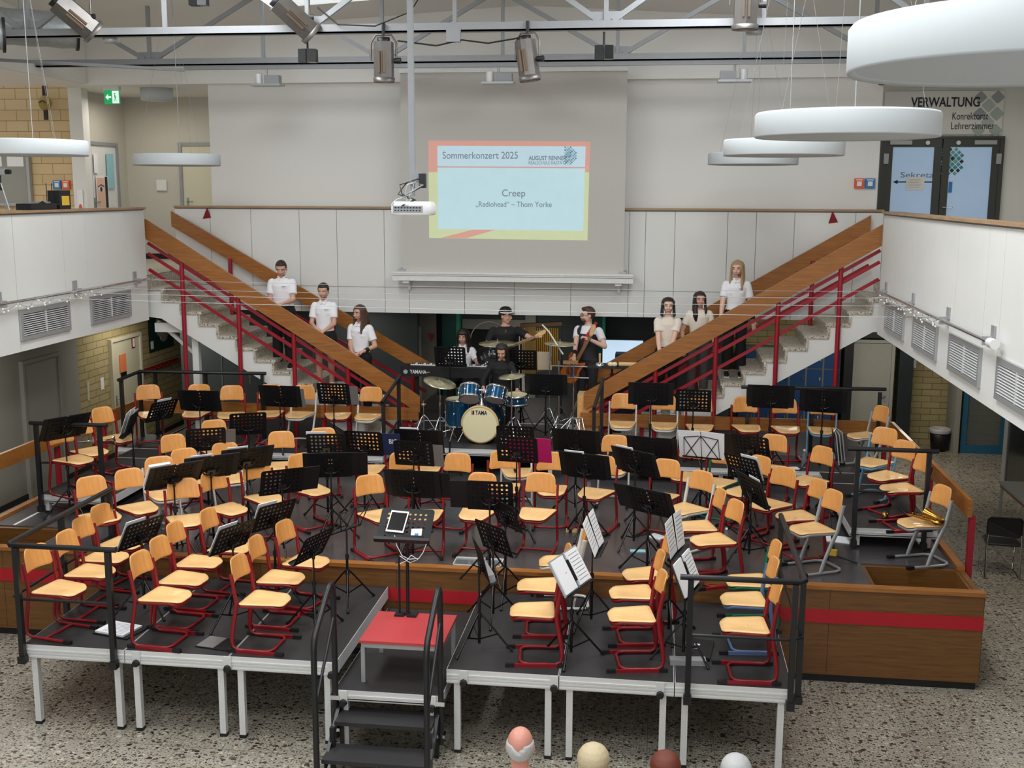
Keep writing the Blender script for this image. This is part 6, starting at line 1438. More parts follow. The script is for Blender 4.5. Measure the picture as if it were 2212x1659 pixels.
# microphone at the bass drum
ms = empty('microphone_stand', (-2.86, 15.1, ZS), 0, 'low black microphone stand in front of the bass drum', 'microphone stand')
MB().tube([(0, 0, .03), (.02, 0, .55)], .014, 8).build('pole', 'black', ms); MB().tube([(.02, -.02, .52), (.07, .02, .7)], .009, 6).build('boom', 'chrome', ms)
for i in range(3): a = rad(30+120*i); MB().tube([(0, 0, .2), (.2*math.cos(a), .2*math.sin(a), .01)], .01, 6).build('leg', 'black', ms)
mi_ = empty('microphone', (-2.77, 15.16, ZS+.7), 0, 'egg shaped microphone held before the cream bass drum head', 'microphone'); MB().ball((.05, 0, 0), (.055, .03, .028), 12).build('capsule', 'black_gloss', mi_); MB().tube([(-.03, 0, .01), (.02, 0, 0)], .014, 8).build('shaft', 'chrome', mi_)
# boom stands on the right of the drummer
bs = empty('boom_stand', (-1.6, 16.62, 1.4), 0, 'tall chrome boom stand with pale arm, right of the drummer', 'boom stand'); tripod_base(bs, 0, 0, 0, 1.3, a0=70)
MB().tube([(-.12, .0, 1.6), (-.02, 0, 1.5), (.2, 0, 1.16)], .013, 8).build('boom_arm', 'white_frame', bs); MB().tube([(.02, 0, 1.3), (.02, 0, 1.0)], .018, 8).build('counter_tube', 'chrome', bs)
pr_ = empty('percussion_rack', (-1.35, 16.5, 1.4), 0, 'chrome percussion rack with horizontal bars, beside the bearded guitar player', 'percussion rack')
for x_ in (-.1, .12): MB().tube([(x_, 0, .02), (x_, 0, 1.08)], .014, 8).build('upright', 'chrome', pr_)
for z_ in (.83, 1.0): MB().tube([(-.2, 0, z_), (.35, 0, z_)], .012, 8).build('cross_bar', 'chrome', pr_)
for x_ in (-.1, .12):
    for s in (-1, 1): MB().tube([(x_, 0, .25), (x_+s*.1, s*.2, .01)], .008, 6).build('leg', 'chrome', pr_)
cb = empty('wood_block', (-1.28, 16.45, 2.46), 0, 'brown wood block on the percussion rack', 'wood block'); MB().box(-.1, .12, -.04, .04, -.015, .03).build('block', 'red_wood' if 0 else 'neck_wood', cb); MB().tube([(0, 0, -.015), (0, 0, -.2)], .008, 6).build('rod', 'chrome', cb)
fd = empty('folded_stand', (-1.1, 15.95, ZP), 0, 'folded chrome stand lying on the drum platform, right side', 'stand')
for i, (a, c) in enumerate((((-.4, 0, .02), (-.12, .1, .3)), ((-.12, .1, .3), (.04, .04, .32)), ((.04, .04, .32), (.12, -.14, .02)), ((-.05, .05, .3), (.06, -.12, .02)), ((0, .1, .28), (.02, -.1, .02)))): MB().tube([a, c], .011, 6).build('strut', 'chrome', fd)
# tubular chimes
ch = empty('chime_frame', (-1.88, 18.05, 1.41), 0, 'golden bar chimes in a brown topped frame behind the band', 'chimes')
MB().bar((-.34, 0, 1.40), (.34, 0, 1.45), .1, .06).build('top_board', 'oak_dark', ch)
for i in range(18): MB().cyl((-.29+.033*i, 0, 1.37), (-.29+.033*i, 0, .55+.012*i), .013, n=8).build('chime_tube', 'chimes', ch)
for s in (-1, 1): MB().box(s*.33-.015, s*.33+.015, -.02, .02, .02, 1.4).box(s*.33-.02, s*.33+.02, -.2, .2, 0, .03).build('frame_leg', 'black', ch)
# keyboard
kb = empty('keyboard', (-3.22, 17.0, 1.41), 0, 'long black stage piano with white keys on a stand', 'keyboard'); kb.rotation_euler = (0, 0, rad(-1))
MB().box(-.72, .72, -.17, .17, .72, .87).build('case', 'black', kb); k_ = MB().box(-.6, .6, .0, .15, .87, .885).build('white_keys', 'paper', kb)
for i in range(36):
    if i % 7 not in (2, 6): MB().box(-.585+i*.0327, -.57+i*.0327, -.0, .09, .885, .9).build('black_key', 'black_gloss', k_)
text('lettering', 'YAMAHA', .08, facing_y(-.44, -.1715, .79), 'lettering_white', kb, True, .26)
MB().tube([(-.64+.03*math.cos(t*PI/8), -.173, .79+.03*math.sin(t*PI/8)) for t in range(16)], .004, 5, closed=True).bar((-.64, -.173, .765), (-.64, -.173, .815), .008, .004, (0, 1, 0)).bar((-.662, -.173, .778), (-.618, -.173, .802), .008, .004, (0, 1, 0)).bar((-.662, -.173, .802), (-.618, -.173, .778), .008, .004, (0, 1, 0)).build('emblem', 'lettering_white', kb)
MB().box(-.34, -.26, -.173, -.17, .785, .795).build('badge', 'light_wood', kb)
for s in (-1, 1):
    MB().box(s*.5-.025, s*.5+.025, -.02, .02, .04, .72).box(s*.5-.03, s*.5+.03, -.24, .24, 0, .05).build('stand_leg', 'black', kb)
MB().bar((-.48, 0, .1), (.0, 0, .66), .03, .03).bar((.48, 0, .1), (0, 0, .66), .03, .03).build('stand_brace', 'black', kb)
# guitars
def guitar(M_, body_m, label, strap=False, neck_l=.62, bass=False):
    """lies in local x (neck direction) / z plane, front towards -y"""
    r = empty('electric_guitar', (0, 0, 0), 0, label, 'guitar'); r.matrix_world = M_
    P = [(-.24, .02), (-.23, .1), (-.17, .15), (-.08, .155), (-.01, .125), (.05, .125), (.13, .165), (.2, .15), (.2, .115), (.13, .08), (.1, .04), (.1, -.03), (.13, -.07), (.17, -.12), (.14, -.15), (.06, -.13), (-.01, -.12), (-.09, -.155), (-.18, -.145), (-.235, -.09), (-.25, -.03)]
    b = MB().prism([(x, -.02, z) for x, z in P], (0, .042, 0)); bo = b.build('body', body_m, r, fixn=True); bo.modifiers.new('b', 'BEVEL').width = .008
    MB().prism([(x*.62+.01, -.024, z*.62-.015) for x, z in P], (0, .004, 0)).build('pickguard', 'hair_red' if not bass else 'black', r, fixn=True)
    n = MB(); n.prism([(.1, -.026, .028), (.1+neck_l, -.026, .021), (.1+neck_l, -.026, -.021), (.1, -.026, -.028)], (0, .024, 0)); nk = n.build('neck', 'neck_wood', r)
    for i in range(12): x_ = .1+neck_l*(1-(.944**(i+1)))*1.15; MB().box(.1+neck_l-(x_-.1)-.001, .1+neck_l-(x_-.1)+.001, -.028, -.026, -.022, .022).build('fret', 'chrome', nk)
    h_ = MB(); x0 = .1+neck_l; h_.prism([(x0, -.022, .021), (x0+.06, -.022, .045), (x0+.17, -.022, .05), (x0+.19, -.022, .02), (x0+.16, -.022, -.01), (x0+.04, -.022, -.03), (x0, -.022, -.021)], (0, .014, 0)); h_.build('headstock', 'light_wood', r, fixn=True)
    for i in range(4 if bass else 6): MB().ball((x0+.04+i*.024, -.016, .06), (.007, .006, .011), 6).build('tuning_peg', 'chrome', r)
    for x_ in (-.1, -.03, .04): MB().box(x_-.009, x_+.009, -.03, -.024, -.035, .035).build('pickup', 'black' if not bass else 'chrome', r)
    MB().box(-.175, -.15, -.032, -.02, -.035, .035).build('bridge', 'chrome', r)
    for i in range(3): MB().cyl((-.1-.035*i, -.02, -.09-.01*i), (-.1-.035*i, -.034, -.09-.01*i), .011, n=8).build('control_knob', 'paper', r)
    s_ = MB()
    for i in range(4 if bass else 6): s_.tube([(-.16, -.034, -.02+.008*i), (x0+.02, -.03, -.014+.0056*i)], .0007, 4)
    s_.build('strings', 'chrome', r)['kind'] = 'stuff'
    return r
def frame_from(p0, p1, out):
    x = (Vector(p1)-Vector(p0)).normalized(); y = -Vector(out).normalized(); y = (y-x*y.dot(x)).normalized(); z = x.cross(y)
    m = Matrix((x, y, z)).transposed().to_4x4(); m.translation = Vector(p0); return m
guitar(frame_from((-1.28, 17.12, 2.28), (-1.02, 17.06, 2.78), (-.35, -1, .1)), 'sunburst', 'sunburst electric guitar held by the bearded player', neck_l=.48)
guitar(frame_from((-2.56, 17.14, 2.46), (-1.86, 17.08, 2.76), (.0, -1, .15)), 'black_gloss', 'dark electric bass with long light neck held by the player in the cap', neck_l=.66, bass=True)
st_ = MB().tube([(-1.12, 17.2, 2.62), (-1.08, 17.23, 2.78), (-1.0, 17.25, 2.9), (-.95, 17.38, 2.96), (-.95, 17.52, 2.9), (-1.15, 17.58, 2.6), (-1.38, 17.4, 2.3)], [(.005, .022)]*7, 8)
tag(st_.build('guitar_strap', 'strap_red'), 'bright red strap across the waistcoat of the bearded guitar player', 'strap')
guitar(frame_from((-.9, 17.85, 1.9), (-.5, 17.8, 2.3), (0, -1, .1)), 'sunburst', 'spare electric guitar behind the percussion table with only its head visible', neck_l=.5)
gs_ = empty('guitar_stand', (-.84, 17.9, 1.41), 0, 'black stand holding the spare guitar', 'guitar stand'); tripod_base(gs_, 0, 0, 0, .72, 'black', .22)
# percussion table
pt = empty('percussion_table', (-.66, 16.5, 1.0), 0, 'small black percussion table on a single pole at the foot of the right stairs', 'table'); MB().box(-.36, .36, -.16, .16, 1.4, 1.42).build('table_top', 'black', pt); MB().tube([(0, 0, .02), (0, 0, 1.4)], .016, 8).build('pole', 'black', pt)
for i in range(3): a = rad(90+120*i); MB().tube([(0, 0, .3), (.28*math.cos(a), .28*math.sin(a), .01)], .012, 6).build('leg', 'black', pt)
zt = 2.42
o = empty('hand_bell', (-.84, 16.45, zt), 0, 'small hand bell with wooden handle on the percussion table', 'bell'); MB().lathe([(.07, 0), (.075, .02), (.05, .05), (0, .06)], 18).build('bell', 'chrome', o); MB().cyl((0, 0, .055), (0, 0, .19), .013, .017).build('handle', 'light_wood', o)
o = empty('guiro', (-.5, 16.45, zt+.035), 0, 'pale wooden cylinder shaker lying on the percussion table', 'shaker'); MB().tube([(-.06, 0, 0), (.2, 0, 0)], .034, 14).build('tube', 'light_wood', o); MB().tube([(-.08, 0, 0), (-.06, 0, 0)], .036, 14).build('end_cap', 'black', o)
for i, (x_, l) in enumerate(((-.68, 'left'), (-.62, 'right'))): o = empty('maraca', (x_, 16.43, zt+.035), 0, 'cream egg shaped maraca on the percussion table, %s one' % l, 'maraca', 'maracas'); MB().ball((0, 0, 0), (.045, .035, .035), 12).build('shell', 'drum_head', o)
o = empty('jingle_bells', (-.27, 16.43, zt+.025), 0, 'bunch of brass jingle bells at the right end of the percussion table', 'bells')
for i in range(6): MB().ball((.02*math.cos(i)*1.4, .02*math.sin(i*2), .008*(i % 2)), .018, 8).build('bell', 'gold', o)
# light wooden box (cajon) at the right corner of the drum platform
cj = empty('cajon', (-1.0, 16.42, 1.0), rad(0), 'light wooden box drum at the foot of the right stairs', 'box drum'); MB().box(-.15, .17, -.15, .15, .42, 1.02).build('box', 'light_wood', cj); MB().box(-.14, .16, -.156, -.15, .44, .98).build('front_plate', 'beech', cj); MB().box(-.12, .14, -.12, .12, 0, .42).build('base', 'black', cj)
# glowing panel and amplifier behind the band
sc_ = empty('light_screen', (-.58, 18.5, 1.41), 0, 'bright pale blue backlit screen behind an amplifier at the back', 'screen'); MB().box(-.32, .34, -.02, .02, .75, 1.13).build('panel', 'screen_glow', sc_); MB().box(-.34, .36, .02, .06, .73, 1.15).box(-.02, .02, .02, .06, .0, .75).box(-.2, .2, -.1, .2, 0, .03).build('stand', 'black', sc_)
am = empty('amplifier', (-.3, 18.3, 1.41), 0, 'dark grey guitar amplifier under the glowing screen', 'amplifier'); MB().box(-.38, .38, -.15, .15, 0, .95).build('cabinet', 'cloth_charcoal', am); MB().box(-.32, .32, -.155, -.15, .1, .72).build('speaker_grille', 'black', am); MB().box(-.36, .36, -.156, -.15, .78, .9).build('control_panel', 'steel_paint', am); text('lettering', 'FUND', .09, facing_y(.0, -.158, .84), 'lettering', am, True, .22)
hp = tag(MB().tube([(.32*math.cos(t*PI/12), 0, .32*math.sin(t*PI/12)) for t in range(24)], .008, 6, closed=True).tube([(0, 0, -.32), (0, 0, -1.12)], .01, 6).build('hoop', 'grey_frame'), 'thin round metal hoop standing behind the players', 'hoop'); hp.location = (-2.72, 18.0, 2.55)

# ================= CONDUCTOR'S STAND AND LOOSE THINGS =================
cs = empty('conductor_stand', (-2.28, 9.86, 1.0), 0, 'wide black perforated conductor stand on the red table', 'music stand')
Mc = Matrix.Translation((0, 0, .9)) @ Matrix.Rotation(rad(-52), 4, 'X')
dk = MB().prism([(x*1.05, 0, z*1.15) for x, z in outline(.24, .24, -.165, .165, .02, .03, 4)], (0, .004, 0)).build('desk', 'perforated', cs); dk.matrix_local = Mc
lg = MB().box(-.26, .26, -.05, 0, -.2, -.19).box(-.26, .26, -.055, -.05, -.2, -.17).build('ledge', 'black', cs); lg.matrix_local = Mc
MB().tube([(.0, .06, .02), (0, .06, .78)], .016, 8).build('pole', 'black', cs); MB().tube([(-.08, .06, .02), (-.08, .06, .74)], .01, 8).build('rear_tube', 'black', cs); MB().box(-.12, -.03, -.0, .12, 0, .02).box(.0, .09, .0, .12, 0, .02).box(-.05, .02, .04, .08, 0, .03).build('foot_plate', 'black', cs)
MB().bar((0, .06, .76), (0, -.01, .9), .05, .05).build('tilt_joint', 'black', cs)
Mt = Matrix.Translation((-2.28, 9.86, 1.0)) @ Mc
tb = empty('tablet', (0, 0, 0), 0, 'white framed tablet lying on the conductor stand', 'tablet'); tb.matrix_world = Mt @ Matrix.Translation((-.08, -.006, .03)) @ Matrix.Rotation(rad(4), 4, 'Y')
MB().box(-.085, .085, -.008, 0, -.12, .12).build('case', 'white_metal', tb); MB().box(-.074, .074, -.0095, -.008, -.1, .1).build('display', 'ipad', tb)
for i in range(8): pass
pn = empty('note_card', (0, 0, 0), 0, 'small white card on the conductor stand right of the tablet', 'card'); pn.matrix_world = Mt @ Matrix.Translation((.12, -.006, -.1)) @ Matrix.Rotation(rad(-4), 4, 'Y'); MB().box(-.05, .05, -.003, 0, -.06, .06).build('card', 'paper', pn); MB().box(-.015, .02, -.004, -.003, -.03, .01).build('printed_mark', 'blue_box', pn)
o = empty('baton', (0, 0, 0), 0, 'thin pale baton on the ledge of the conductor stand', 'baton'); o.matrix_world = Mt @ Matrix.Translation((-.0, -.03, -.175)); MB().tube([(-.2, 0, 0), (.16, 0, 0)], [.006, .0025], 6).build('stick', 'light_wood', o)
o = empty('power_bank', (0, 0, 0), 0, 'black power bank on the ledge of the conductor stand', 'power bank'); o.matrix_world = Mt @ Matrix.Translation((.08, -.035, -.16)); MB().box(-.12, .12, -.012, .012, -.02, .02).build('case', 'black_gloss', o)
P = [(-2.36, 9.76, 1.83), (-2.33, 9.7, 1.76), (-2.28, 9.7, 1.66), (-2.22, 9.72, 1.62), (-2.12, 9.7, 1.64), (-2.08, 9.7, 1.7), (-2.05, 9.7, 1.78)]
P2 = [(-2.3, 9.69, 1.66), (-2.2, 9.68, 1.6), (-2.13, 9.7, 1.63), (-2.19, 9.69, 1.67), (-2.24, 9.7, 1.61), (-2.3, 9.7, 1.58)]
o = empty('charging_cable', (0, 0, 0), 0, 'white looped charging cable hanging under the tablet', 'cable'); MB().tube(P, .004, 6).build('cord', 'paper', o); MB().tube(P2, .004, 6).build('loop', 'paper', o)
# loose things
def flat(x, y, z, w, d, rz, m_, label, cat='sheet music', h=.006, extra=None, nm='sheet_music'):
    r = empty(nm, (x, y, z), rad(rz), label, cat); MB().box(-w/2, w/2, -d/2, d/2, 0, h).build('page', m_, r)
    if extra: extra(r)
    return r
def lines(r):
    b = MB()
    for i in range(8): b.box(-.13, .1, -.1+i*.028, -.096+i*.028, .031, .0315)
    b.build('printed_staves', 'lettering_grey', r)['kind'] = 'stuff'
r = flat(-5.02, 9.62, .801, .4, .3, -14, 'folder_black', 'open music book on the deck floor beside the leftmost chairs', 'music book', .012, nm='music_book'); MB().box(-.19, .14, -.13, .14, .012, .03).build('page_stack', 'paper', r); lines(r)
flat(-3.98, 9.46, .801, .33, .26, -10, 'folder_black', 'flat black folder with grey page on the deck between the chair files', 'folder', .01, lambda r: MB().box(-.16, .02, -.12, .12, .01, .014).build('page_stack', 'paper_grey', r), 'music_folder')
r = empty('acrylic_frame', (-1.86, 11.5, 1.001), 0, 'flat clear acrylic tray lying at the front edge of the stage', 'tray')
MB().box(-.26, .26, -.13, .13, 0, .004).build('sheet', 'clear', r); MB().box(-.26, .26, -.13, -.122, .0, .02).box(-.26, .26, .122, .13, 0, .02).box(-.26, -.252, -.13, .13, 0, .02).box(.252, .26, -.13, .13, 0, .02).build('rim', 'white_metal', r)
def bottle(x, y, z, label, lying=False):
    r = empty('water_bottle', (x, y, z), 0, label, 'bottle', 'clear water bottles on the floor'); MB().lathe([(0, 0), (.034, 0), (.035, .02), (.035, .16), (.03, .19), (.014, .225), (.013, .24), (0, .24)], 16).build('bottle', 'clear', r); MB().lathe([(.015, .235), (.015, .255), (0, .255)], 12).build('cap', 'white_metal', r)
bottle(-5.75, 12.2, 1.001, 'clear water bottle on the stage floor at left beside the stand foot'); bottle(.82, 12.35, 1.001, 'clear water bottle on the stage floor in the right middle'); bottle(2.03, 15.4, 1.242, 'clear water bottle on the back right riser')
flat(1.86, 15.32, 1.242, .2, .15, 12, 'paper', 'small white leaflet on the back right riser by the bottle'); flat(2.14, 12.9, 1.001, .34, .24, -12, 'paper', 'white sheets lying on the stage floor beside the right riser', h=.01)
flat(-.16, 12.15, 1.001, .17, .08, 5, 'mask_blue', 'pale blue face mask on the stage floor right of centre', 'face mask', .01, nm='face_mask')
flat(.05, 12.7, 1.001, .2, .14, -40, 'paper', 'white booklet on the stage floor under the tilted stand', h=.015); flat(-.95, 12.78, 1.001, .13, .08, 0, 'light_wood', 'small wooden mallet head on the stage floor, centre right', 'mallet', .03, nm='mallet')
flat(.42, 9.92, .801, .3, .42, -8, 'folder_black', 'black case with two white spots on the rightmost deck', 'case', .03, lambda r: [MB().box(-.02, .03, -.02+.08*i, .01+.08*i, .03, .034).build('sticker', 'paper', r) for i in range(2)], 'black_case'); flat(.34, 9.62, .801, .32, .1, 4, 'grey_frame', 'grey plastic case lying by the deck railing post at right', 'case', .05, nm='flat_case')
o = empty('mute', (2.66, 13.02, 1.24), 0, 'small golden brass mute standing on the right riser', 'mute'); MB().lathe([(0, 0), (.03, 0), (.04, .03), (.035, .07), (.02, .08), (0, .08)], 16).build('cup', 'gold', o)
# saxophone on the chair
sx = empty('saxophone', (2.87, 12.16, 1.475), rad(-50), 'golden saxophone lying across the seat of the grey framed chair', 'saxophone')
MB().tube([(-.2, 0, .03), (-.1, 0, .035), (.08, 0, .035), (.18, .0, .03), (.215, .03, .035), (.2, .075, .04), (.12, .09, .05), (.02, .1, .06), (-.03, .105, .065)], [.009, .012, .02, .026, .03, .033, .04, .052, .064], 14, cap=False).build('body', 'gold', sx)
MB().tube([(-.2, 0, .03), (-.26, .01, .05), (-.3, .03, .05)], [.009, .008, .01], 8).build('mouthpiece', 'black', sx)
for i in range(9): MB().cyl((-.12+i*.036, -.005+.01*(i % 2), .055), (-.12+i*.036, -.005+.01*(i % 2), .07), .014, n=10).build('key', 'gold', sx)
MB().tube([(-.14, -.025, .05), (.16, -.03, .05)], .004, 5).tube([(-.1, .02, .06), (.12, .03, .06)], .004, 5).build('key_rod', 'gold', sx)
# silver flute like instrument on the left riser chair
fl = empty('trumpet', (-7.2, 13.4, 1.71), rad(20), 'silver trumpet resting on the middle chair of the left riser', 'trumpet')
MB().tube([(-.2, 0, .04), (.1, 0, .04), (.2, 0, .045), (.25, 0, .05)], [.008, .01, .022, .06], 14, cap=False).build('bell', 'chrome', fl); MB().tube([(-.05, .0, .04), (-.1, .05, .04), (0, .06, .04), (.08, .05, .04), (.1, 0, .04)], .009, 8).build('tubing', 'chrome', fl)
for i in range(3): MB().cyl((-.02+.03*i, .03, .0), (-.02+.03*i, .03, .1), .013, n=10).build('valve', 'chrome', fl)
# guitar stand with yellow rests beside the right riser
gs_ = empty('instrument_stand', (1.98, 12.2, 1.0), rad(-20), 'black folding instrument stand with yellow rests beside the right riser', 'instrument stand')
MB().tube([(-.14, .3, .45), (-.05, .1, .2), (0, 0, .04)], .012, 8).tube([(0, 0, .04), (-.16, -.04, .012)], .01, 8).tube([(0, 0, .04), (.26, -.06, .012)], .01, 8).build('frame', 'black', gs_); MB().box(-.05, .03, -.03, .03, .04, .1).build('rest', 'yellow', gs_); MB().tube([(-.14, .3, .45), (-.06, .22, .42), (-.02, .18, .5)], .012, 6).build('yoke', 'black', gs_)

# ================= LOWER LEVEL BEHIND THE STAGE =================
d4 = plain_door('door_4', Matrix.Translation((-10.08, 20.12, 0)) @ Matrix.Rotation(PI/2, 4, 'Z'), 1.12, 2.16, 'door_cream', 'door_cream', -1)
d5 = plain_door('door_5', Matrix.Translation((-10.06, 17.1, 0)) @ Matrix.Rotation(PI/2, 4, 'Z'), 1.05, 2.2, 'grey_wall', 'door_grey', 1)
d6 = plain_door('door_6', Matrix.Translation((4.12, 22.3, 0)), .74, 2.1, 'door_grey', 'door_grey', 1)
MX = lambda y, z: Matrix.Translation((-10.052 if 19.5 < y < 20.7 else -10.098, y, z)) @ Matrix.Rotation(PI/2, 4, 'Z')
sheet('fire_sign', MX(20.42, 2.05), .13, .2, 'red_paint', 'small red and white fire sign on the cream door, lower left', 'sign', None, lambda r: MB().box(-.04, .04, -.009, -.006, -.08, .08).build('pictogram', 'paper', r))
sheet('poster', MX(19.95, 1.72), .26, .34, 'orange_poster', 'orange poster on the cream door, lower left', 'poster', None, lambda r: MB().box(-.1, .12, -.009, -.006, -.25, -.17).build('photo_strip', 'black', r))
sheet('notice', MX(19.2, 1.45), .12, .22, 'paper', 'white notice on the brick left of the cream door', 'notice')
sheet('switch_plate', MX(18.68, 1.4), .07, .34, 'door_cream', 'narrow cream switch strip on the yellow brick, lower left', 'switch')
bdd = sheet('notice_board', MX(21.75, 2.12), 1.15, .78, 'poster_green', 'dark green picture board with grey figure on the brick wall, lower left', 'picture', None,
      lambda r: [MB().ball((.02, -.008, .05), (.26, .004, .17), 14).ball((-.16, -.008, .12), (.09, .004, .16), 10).ball((.12, -.008, -.12), (.2, .004, .12), 12).build('figure', 'poster_grey', r), MB().box(-.5, -.38, -.01, -.006, -.32, -.16).build('card', 'paper', r)])
hk = empty('coat_rail', (-10.1, 21.6, 1.42), PI/2, 'red coat rail with a row of hooks on the brick wall, lower left', 'coat rail')
MB().box(-.85, .85, -.04, 0, -.04, .04).build('board', 'red_paint', hk)
for i in range(9): MB().tube([(-.76+.19*i, -.04, .0), (-.76+.19*i, -.1, -.02), (-.76+.19*i, -.12, .04)], .012, 6).build('hook', 'red_paint', hk)
# back wall of the band's space
YW = 21.2
def trimbox(n, x0, x1, y0, y1, z0, z1, m_): return struct(n, MB().box(x0, x1, y0, y1, z0, z1), m_)
trimbox('trim_6', -4.07, -3.8, YW-.3, YW, 0, 3.02, 'teal'); trimbox('trim_7', -3.8, -3.74, YW-.3, YW, 0, 3.02, 'teal_edge')
trimbox('trim_8', -1.3, -1.03, YW-.3, YW, 0, 3.02, 'teal'); trimbox('trim_9', -1.03, -.98, YW-.3, YW, 0, 3.02, 'teal_edge')
trimbox('trim_10', -2.5, -2.3, YW-.15, YW, 0, 3.02, 'grey_wall'); trimbox('trim_11', -3.72, -2.5, YW-.1, YW, 2.36, 2.55, 'grey_wall'); trimbox('trim_12', -2.62, -2.5, YW-.12, YW, 0, 2.4, 'white_wall')
w8 = empty('window_8', (-3.1, YW-.04, 1.3)); w8['kind'] = 'structure'; MB().box(-.6, .48, -.02, .02, -.25, 1.05).build('pane', 'glass_dark', w8); MB().box(-.62, .5, -.04, .0, -.32, -.25).box(-.62, .5, -.03, 0, .2, .24).build('frame', 'grey_wall', w8)
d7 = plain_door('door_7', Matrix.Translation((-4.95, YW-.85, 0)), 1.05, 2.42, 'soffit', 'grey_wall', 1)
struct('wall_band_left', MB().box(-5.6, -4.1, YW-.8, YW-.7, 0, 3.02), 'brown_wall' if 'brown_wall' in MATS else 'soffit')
sheet('poster', Matrix.Translation((-4.7, YW-.871, 1.95)), .38, .42, 'poster_grey', 'grey printed poster on the dim door behind the keyboard player', 'poster', None, lambda r: MB().box(-.1, .1, -.009, -.006, -.1, .12).build('printed_picture', 'dark_grey_wall', r))
for i in range(4): 
    x = -5.25+.36*i
    tag(MB().prism([(x-.07, YW-.88, 2.35), (x+.07, YW-.88, 2.36), (x+.01, YW-.88, 2.2)], (0, .005, 0)).build('pennant', 'red_paint'), 'small dim red pennant over the door behind the keyboard player', 'pennant', 'red pennants over the dim door')
# dark panels under the left stairs
for i, x in enumerate((-8.2, -7.3, -6.4)): trimbox('trim_%d' % (13+i), x, x+.012, 20.19, 20.2, 0, 3.0, 'seam')
cbx = tag(MB().tube([(-7.7, 20.15, 2.2), (-7.68, 20.1, 1.9), (-7.6, 20.1, 1.6), (-7.62, 20.12, 1.35)], .008, 6).build('hanging_cable', 'grey_frame'), 'thin grey cable hanging on the dark wall under the left stairs', 'cable')
tag(MB().box(-6.1, -5.5, 19.5, 19.95, 0, 1.12).build('cupboard', 'oak_dark'), 'low dim wooden cupboard behind the left stairs', 'cupboard')
# blue lockers
for i in range(6):
    lk = empty('locker_column', (1.62+.32*i, 22.28, 0), 0, 'x', 'lockers', 'blue lockers under the right stairs')
    lk['label'] = 'column of blue lockers under the right stairs, %s' % ('leftmost', 'second from left', 'third from left', 'fourth from left', 'fifth from left', 'rightmost')[i]
    MB().box(0, .318, 0, .45, 0, 1.96).build('cabinet', 'locker_frame', lk)
    for j in range(5):
        dr = MB().box(.018, .3, -.012, 0, .06+j*.38, .42+j*.38).build('door', 'locker_blue', lk); MB().box(.24, .27, -.03, -.012, .2+j*.38, .26+j*.38).build('handle', 'chrome', dr)
trimbox('trim_16', 3.58, 3.75, 22.1, 22.4, 0, 2.6, 'black'); trimbox('trim_17', 4.6, 4.85, 22.0, 22.4, 0, 3.0, 'glass_dark'); trimbox('trim_18', 3.58, 4.6, 22.2, 22.4, 2.2, 3.0, 'black')
struct('wall_locker_back', MB().box(1.3, 3.95, 22.74, 22.8, 0, 3.0), 'brick_x')
sheet('toilet_sign', Matrix.Translation((4.99, 22.78, 1.64)), .16, .17, 'paper', 'white sign with black standing figure on the brick wall, right', 'sign', None, lambda r: MB().ball((0, -.008, .05), (.012, .003, .012), 8).box(-.014, .014, -.009, -.006, -.02, .036).box(-.011, -.002, -.009, -.006, -.07, -.02).box(.002, .011, -.009, -.006, -.07, -.02).build('pictogram', 'black', r))
bn = empty('waste_bin', (5.5, 22.35, 0), 0, 'black waste bin with crumpled grey bag in the brick corridor, right', 'bin')
MB().lathe([(0, 0), (.15, 0), (.19, .42), (.175, .42), (.15, .03)], 20).build('bin', 'black', bn); MB().lathe([(.196, .36), (.205, .4), (.2, .44), (.17, .45), (.15, .36)], 20, cap=False).build('bag', 'bin_bag', bn)
d8 = empty('door_8', (6.15, 22.2, 0)); d8['kind'] = 'structure'
MB().box(-.3, -.2, -.03, .03, 0, 2.1).box(.42, .52, -.03, .03, 0, 2.1).box(-.2, .42, -.03, .03, 0, .16).box(-.2, .42, -.03, .03, 1.98, 2.1).build('door_frame', 'blue_door', d8); MB().box(-.2, .42, -.005, .005, .16, 1.98).build('glass_pane', 'clear', d8)
trimbox('trim_19', 5.7, 5.8, 22.1, 22.75, 0, 3.0, 'grey_wall'); trimbox('trim_20', 5.9, 5.94, 19.5, 19.7, 0, 3.0, 'grey_frame'); trimbox('trim_21', 5.9, 5.94, 3, 19.5, 0, .12, 'grey_frame')
struct('window_9', MB().box(5.92, 5.945, 3, 19.5, .12, 2.98), 'glass_dark')
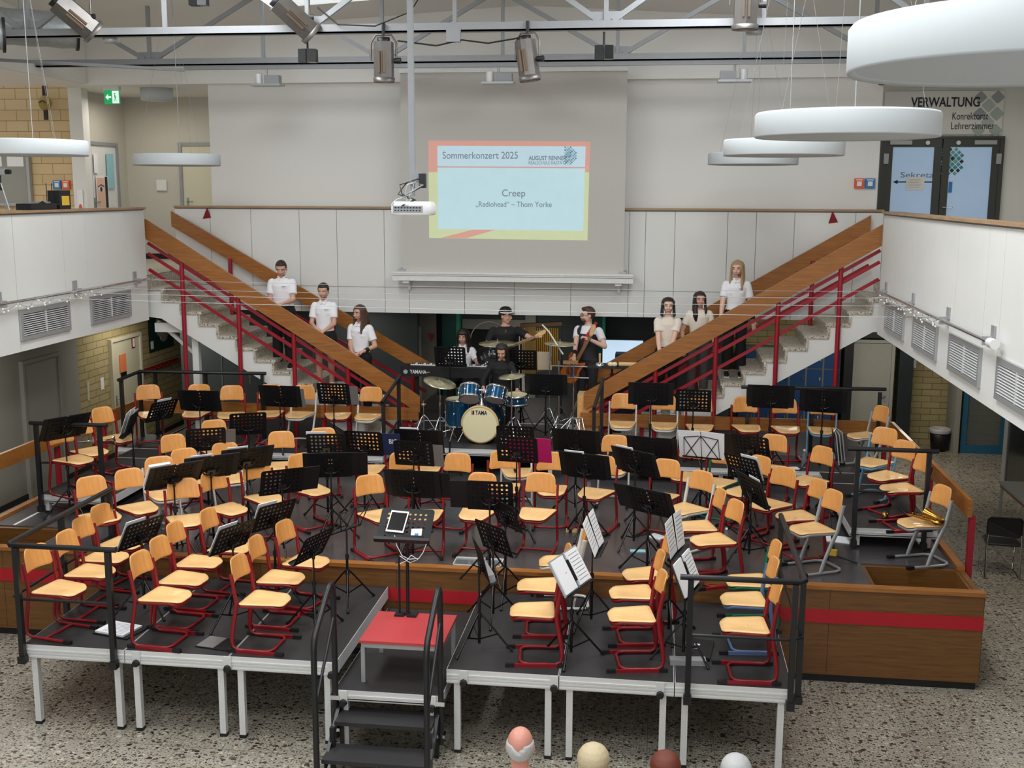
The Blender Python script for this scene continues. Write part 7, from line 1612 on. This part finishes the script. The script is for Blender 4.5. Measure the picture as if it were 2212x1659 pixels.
# table and black chair under the right gallery
tb_ = empty('table', (5.5, 16.3, 0), 0, 'grey topped table under the right gallery', 'table'); MB().box(-.4, .38, -.8, .8, .7, .73).build('table_top', 'grey_wall', tb_); MB().box(-.38, .36, -.78, .78, .64, .7).build('apron', 'oak_dark', tb_)
for a in (-.36, .34):
    for q in (-.75, .75): MB().box(a-.02, a+.02, q-.02, q+.02, 0, .64).build('leg', 'grey_frame', tb_)
bc = empty('side_chair', (4.55, 14.95, 0), rad(175), 'black shell chair with chrome sled legs under the right gallery', 'chair')
MB().rings([[(x*k, y*k, z) for x, y in outline(.2, .22, -.22, .2, .06, .06)] for k, z in ((.97, .44), (1, .45), (1, .462), (.97, .466))]).build('seat', 'black', bc)
MB().rings([[(x*k, .2+.1*(z-.5)+d-.05*(x/.2)**2, .68+(z-.68)*k) for x, z in outline(.22, .22, .55, .83, .06, .07)] for k, d in ((.97, -.008), (1, -.003), (1, .003), (.97, .008))]).build('backrest', 'black', bc)
for s in (-1, 1): MB().tube([(s*.2, .2, .6), (s*.21, .18, .44), (s*.21, .22, .02), (s*.21, -.2, .02), (s*.21, -.16, .44)], .011, 8).build('sled_leg', 'chrome', bc)
# dark chair back at the very bottom left corner
bb = empty('side_chair', (-3.95, 6.7, 0), rad(180), 'black chair whose top just shows at the bottom left corner', 'chair')
MB().rings([[(x*k, y*k, z) for x, y in outline(.22, .24, -.22, .2, .06, .06)] for k, z in ((.97, .44), (1, .45), (1, .465), (.97, .47))]).build('seat', 'black', bb)
MB().rings([[(x*k, .2+.1*(z-.5)+d-.05*(x/.2)**2, .78+(z-.78)*k) for x, z in outline(.24, .24, .6, .97, .06, .07)] for k, d in ((.97, -.008), (1, -.003), (1, .003), (.97, .008))]).build('backrest', 'black', bb)
for s in (-1, 1): MB().tube([(s*.22, .2, .7), (s*.22, .18, .44), (s*.22, .2, .0)], .012, 8).build('rear_leg', 'black', bb); MB().tube([(s*.22, -.18, .44), (s*.22, -.2, .0)], .012, 8).build('front_leg', 'black', bb)
